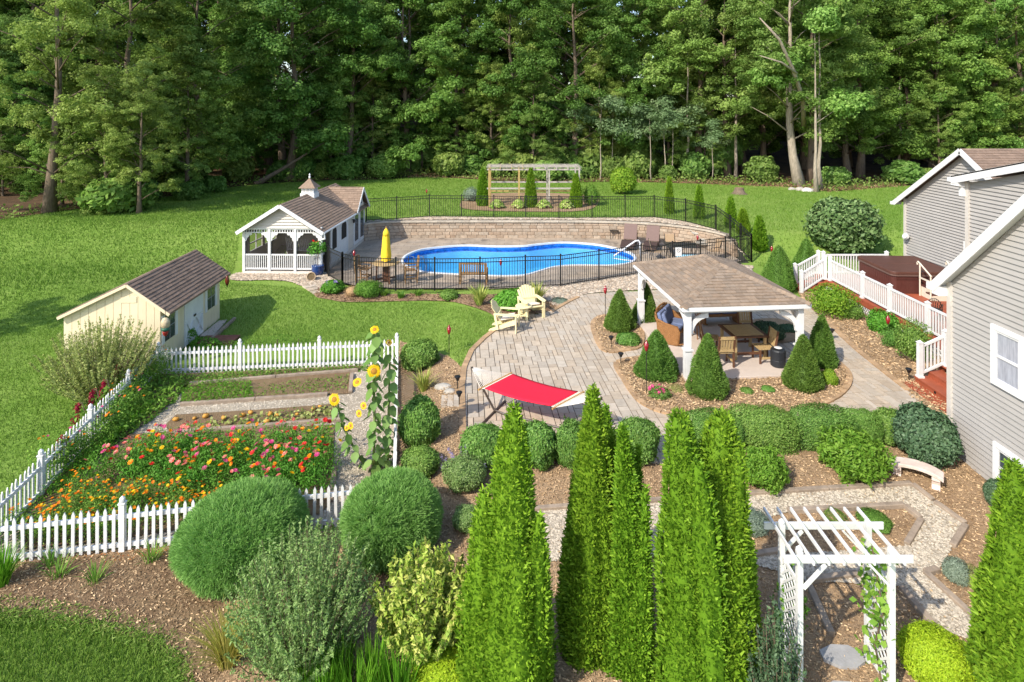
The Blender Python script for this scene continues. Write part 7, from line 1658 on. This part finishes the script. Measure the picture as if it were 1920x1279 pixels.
def sunflower(label, p, pts, heads, seed, lf=.3, nl=30):
    rr = random.Random(seed); t = thing('sunflower', label, 'sunflower', p, 0); m = MB(); m.tube(pts, [.03] * (len(pts) - 1) + [.018], 7); m.build('stem', M('sunflower_stem', (.16, .22, .06), .8), t, True); P = [Vector(q) for q in pts]
    for k in range(nl):
        s = (k + .5) / nl * (len(P) - 1) * .96 + .04 * (len(P) - 1); i = min(int(s), len(P) - 2); q = P[i].lerp(P[i + 1], s - i); a = k * 2.4 + rr.random(); o = link('leaf', rr.choice(SLEAF), t, q + Vector((math.cos(a), math.sin(a), 0)) * .06); sc = lf * rr.uniform(.7, 1.25); o.scale = (sc, sc, sc); o.rotation_euler = (rr.uniform(-1.1, -.45), rr.uniform(-.2, .2), a - math.pi / 2)
    for (off, s, rz, tilt) in heads:
        e = link('flower_head', PET, t, off); e.scale = (s, s, s); e.rotation_euler = (tilt, 0, rz); d = MB(); d.lathe([(.02, -.045), (.055, -.035), (.06, -.012), (.02, .0)], 12); dd = d.build('disk', DISK, e); dd.rotation_euler[0] = R(90)
p1 = G(700, 892); h1 = zat(620, p1.y) - p1.z
sunflower('tall sunflower plant against the right garden fence', p1, [(0, 0, 0), (.03, 0, h1 * .35), (0, .02, h1 * .7), (.06, 0, h1)], [((.05, -.1, h1 * 1.02), .75, 0, -.9), ((.05, -.16, h1 * .74), 1.15, .1, -.15), ((-.35, -.1, h1 * .66), .8, -.3, -.9), ((-.2, -.12, h1 * .5), .6, -.3, -.3), ((-.3, -.14, h1 * .45), .6, -.4, -.2), ((-.5, -.1, h1 * .36), .6, -.5, -.2)], 1, .235, 60)
p2 = G(688, 880); p2b = G(660, 880); h2 = zat(748, p2.y) - p2.z
sunflower('second tall sunflower plant leaning beside the tall one', p1 + Vector((.28, .25, 0)), [(0, 0, 0), (.02, 0, h1 * .4), (.05, .02, h1 * .86)], [((.05, -.1, h1 * .9), .55, .3, -.5)], 5, .225, 44)
sunflower('shorter sunflower with one yellow head leaning left', p2, [(0, 0, 0), (-.3, 0, h2 * .3), (-.55, 0, h2 * .6), (-.72, 0, h2)], [((-.74, -.1, h2 * 1.02), 1.0, -.1, -.25), ((-.45, -.1, h2 * .62), .45, -.3, -.5)], 2, .20, 28)
# pumpkins and weeds
PUM = M('pumpkin', (.52, .25, .04), .55, .2, 6)
for i, (px, py) in enumerate(((330, 793), (365, 790), (386, 787), (455, 785), (470, 780), (507, 783), (520, 785), (501, 797), (557, 782), (588, 772), (600, 768), (420, 790))):
    p = G(px, py); m = MB(); s = random.uniform(.04, .07); n = 14; vs = []
    rows = [(.15, 1.0), (.7, .85), (1, .3), (.95, -.2), (.6, -.7), (.1, -.85)]
    for r_, z in rows:
        for k in range(n): q = r_ * (1.06 if k % 2 else .94); vs.append((q * math.cos(6.2832 * k / n) * s * 1.3, q * math.sin(6.2832 * k / n) * s, (z + .85) * s * .9))
    m.add(vs, [(a * n + k, a * n + (k + 1) % n, (a + 1) * n + (k + 1) % n, (a + 1) * n + k) for a in range(5) for k in range(n)]); t = thing('pumpkin', 'small orange pumpkin lying in the middle garden bed', 'pumpkin', p + Vector((0, 0, .05)), random.uniform(0, 3), 'pumpkins in the middle bed'); m.build('fruit', PUM, t, True); m = MB(); m.tube([(0, 0, s * 1.6), (.01, 0, s * 2.1)], .012, 5); m.build('stalk', L_TWIG, t)
def ground_leaves(name, label, poly, n, mat, leaf, hmax, cat='weeds', asp=.4):
    P = scatter(poly, n); z = Hn(P) + .05 + hmax * rng.random(len(P)) ** 2; o = link(name, npmesh(name, *leaves(np.column_stack([P, z]), rdir(len(P)) + np.array([0, 0, .8]), leaf * rng.uniform(.6, 1.4, len(P)), asp), mat)); return tag(o, label, cat, kind='stuff')
ground_leaves('garden_weeds', 'green weeds covering the left of the back garden bed', gp([(340, 732), (400, 720), (470, 722), (478, 752), (400, 760), (340, 762)]), 2600, L_GRASS, .09, .22, asp=.2); ground_leaves('garden_weeds', 'sparse weeds on the right of the back garden bed', gp([(478, 730), (655, 708), (650, 735), (480, 748)]), 700, L_WEED, .07, .12); ground_leaves('garden_weeds', 'low weeds along the foot of the back pickets', gp([(310, 712), (450, 702), (690, 690), (690, 698), (520, 708), (355, 724)]), 1800, L_WEED, .08, .15); ground_leaves('squash_vine', 'withered squash leaves in the middle garden bed', gp([(400, 795), (630, 765), (630, 785), (480, 800), (330, 808)]), 420, L_WISP, .10, .12, 'vines', .7)
ground_leaves('garden_weeds', 'grassy weeds between the left pickets and the flower bed', gp([(230, 790), (300, 765), (240, 815), (120, 930), (60, 960), (110, 905)]), 2600, L_GRASS, .12, .3, asp=.12)
ground_leaves('fallen_petals', 'orange petals scattered on the mulch below the front pickets', gp([(120, 1050), (330, 1025), (335, 1040), (200, 1062)]), 160, L_ORANGE, .03, .01, 'petals'); ground_leaves('wood_edge_plants', 'low green plants along the edge of the wood', [(p[0], p[1] - .1) for p in forest_edge] + [(p[0], p[1] + 3.2) for p in forest_edge[::-1]], 9000, L_MAPLE2, .22, .7, 'plants', .6)
m_ = leafmat('dry_thatch', (.28, .17, .09), (.34, .21, .11), (.42, .28, .16), .2, 0, .01); ground_leaves('dry_brush', 'dry tan thatch along the edge of the back lawn', gp([(760, 334), (880, 336), (980, 342), (1150, 342), (1300, 346), (1480, 354), (1555, 362), (1700, 350), (1700, 344), (1480, 346), (1300, 339), (980, 335), (780, 328)]), 5200, m_, .22, .18, 'brush', .15)
# ---------------------------------------------------------------- lawn blades
def lawn_blades(poly, n, L, W, holes=(), seed=0, label=''):
    P = scatter(poly, n, holes); z = Hn(P); D = rdir(len(P)) * .55 + np.array([0, 0, 1.0]); k = lump(np.column_stack([P * .35, np.zeros(len(P))]), 77) * .22 + .42 + lump(np.column_stack([P * 1.9, np.zeros(len(P))]), 78) * .12 + np.sin((P[:, 0] * .55 + P[:, 1] * .84) * 2.6 + lump(np.column_stack([P * .5, np.zeros(len(P))]), 79) * 1.5) * .07
    o = link('lawn_grass', npmesh('lawn_grass', *blades(np.column_stack([P, z]), D, L * rng.uniform(.6, 1.4, len(P)), W, .25, np.clip(k + rng.normal(size=len(P)) * .16, 0, 1)), L_LAWN)); tag(o, label, 'grass', kind='stuff')
keep_out = [B_front, B_pool, B_gard, B_ph]
l_near = gp([(-260, 1000), (0, 985), (108, 880), (290, 690), (300, 655), (740, 640), (830, 655), (868, 690), (905, 635), (940, 605), (900, 585), (830, 568), (640, 566), (560, 540), (430, 530), (440, 505), (100, 540), (-260, 640)])
lawn_blades(l_near, 78000, .075, .018, keep_out, 1, 'short green grass on the lawn around the shed')
l_left = gp([(-260, 640), (100, 540), (440, 505), (450, 430), (620, 345), (540, 343), (400, 357), (245, 381), (110, 398), (-60, 424), (-260, 455)])
lawn_blades(l_left, 66000, .11, .035, (), 2, 'mown grass on the slope left of the pool house')
l_back = gp([(690, 406), (865, 405), (1226, 406), (1290, 412), (1345, 430), (1412, 490), (1480, 540), (1570, 520), (1690, 470), (1690, 385), (1800, 345), (1650, 352), (1555, 360), (1400, 349), (1160, 342), (960, 342), (790, 333), (640, 340), (600, 350)])
lawn_blades(l_back, 55000, .11, .035, (B_perg,), 3, 'mown grass on the back lawn behind the fence')
lawn_blades(gp([(-300, 1155), (60, 1165), (200, 1188), (290, 1215), (325, 1243), (345, 1282), (330, 1430), (-300, 1430)]), 20000, .09, .014, (), 4, 'grass in the bottom left corner below the mulch')

# patchy grass creeping into the mulch
ground_leaves('grass_fringe', 'patchy grass thinning into the mulch at the bottom left', gp([(-300, 1135), (60, 1150), (200, 1172), (300, 1200), (340, 1235), (370, 1290), (330, 1300), (290, 1240), (200, 1200), (60, 1180), (-300, 1165)]), 5200, L_LAWN, .09, .04, 'grass', .14)
ground_leaves('garden_weeds', 'low green growth in the left corner behind the flower bed', gp([(300, 706), (350, 715), (330, 760), (250, 815), (170, 870), (200, 820), (260, 750)]), 2200, L_WEED, .11, .3, asp=.4)
ground_leaves('garden_weeds', 'low green growth between the pumpkin bed and the zinnias', gp([(240, 830), (330, 818), (460, 812), (625, 800), (622, 850), (450, 858), (230, 880)]), 1500, L_WEED, .10, .16, asp=.4)
ground_leaves('grass_fringe', 'scattered grass tufts creeping over the brown soil at the bottom left', gp([(-300, 1105), (60, 1125), (220, 1150), (330, 1190), (385, 1260), (345, 1282), (290, 1215), (200, 1187), (60, 1165), (-300, 1155)]), 2200, L_LAWN, .08, .04, 'grass', .14)
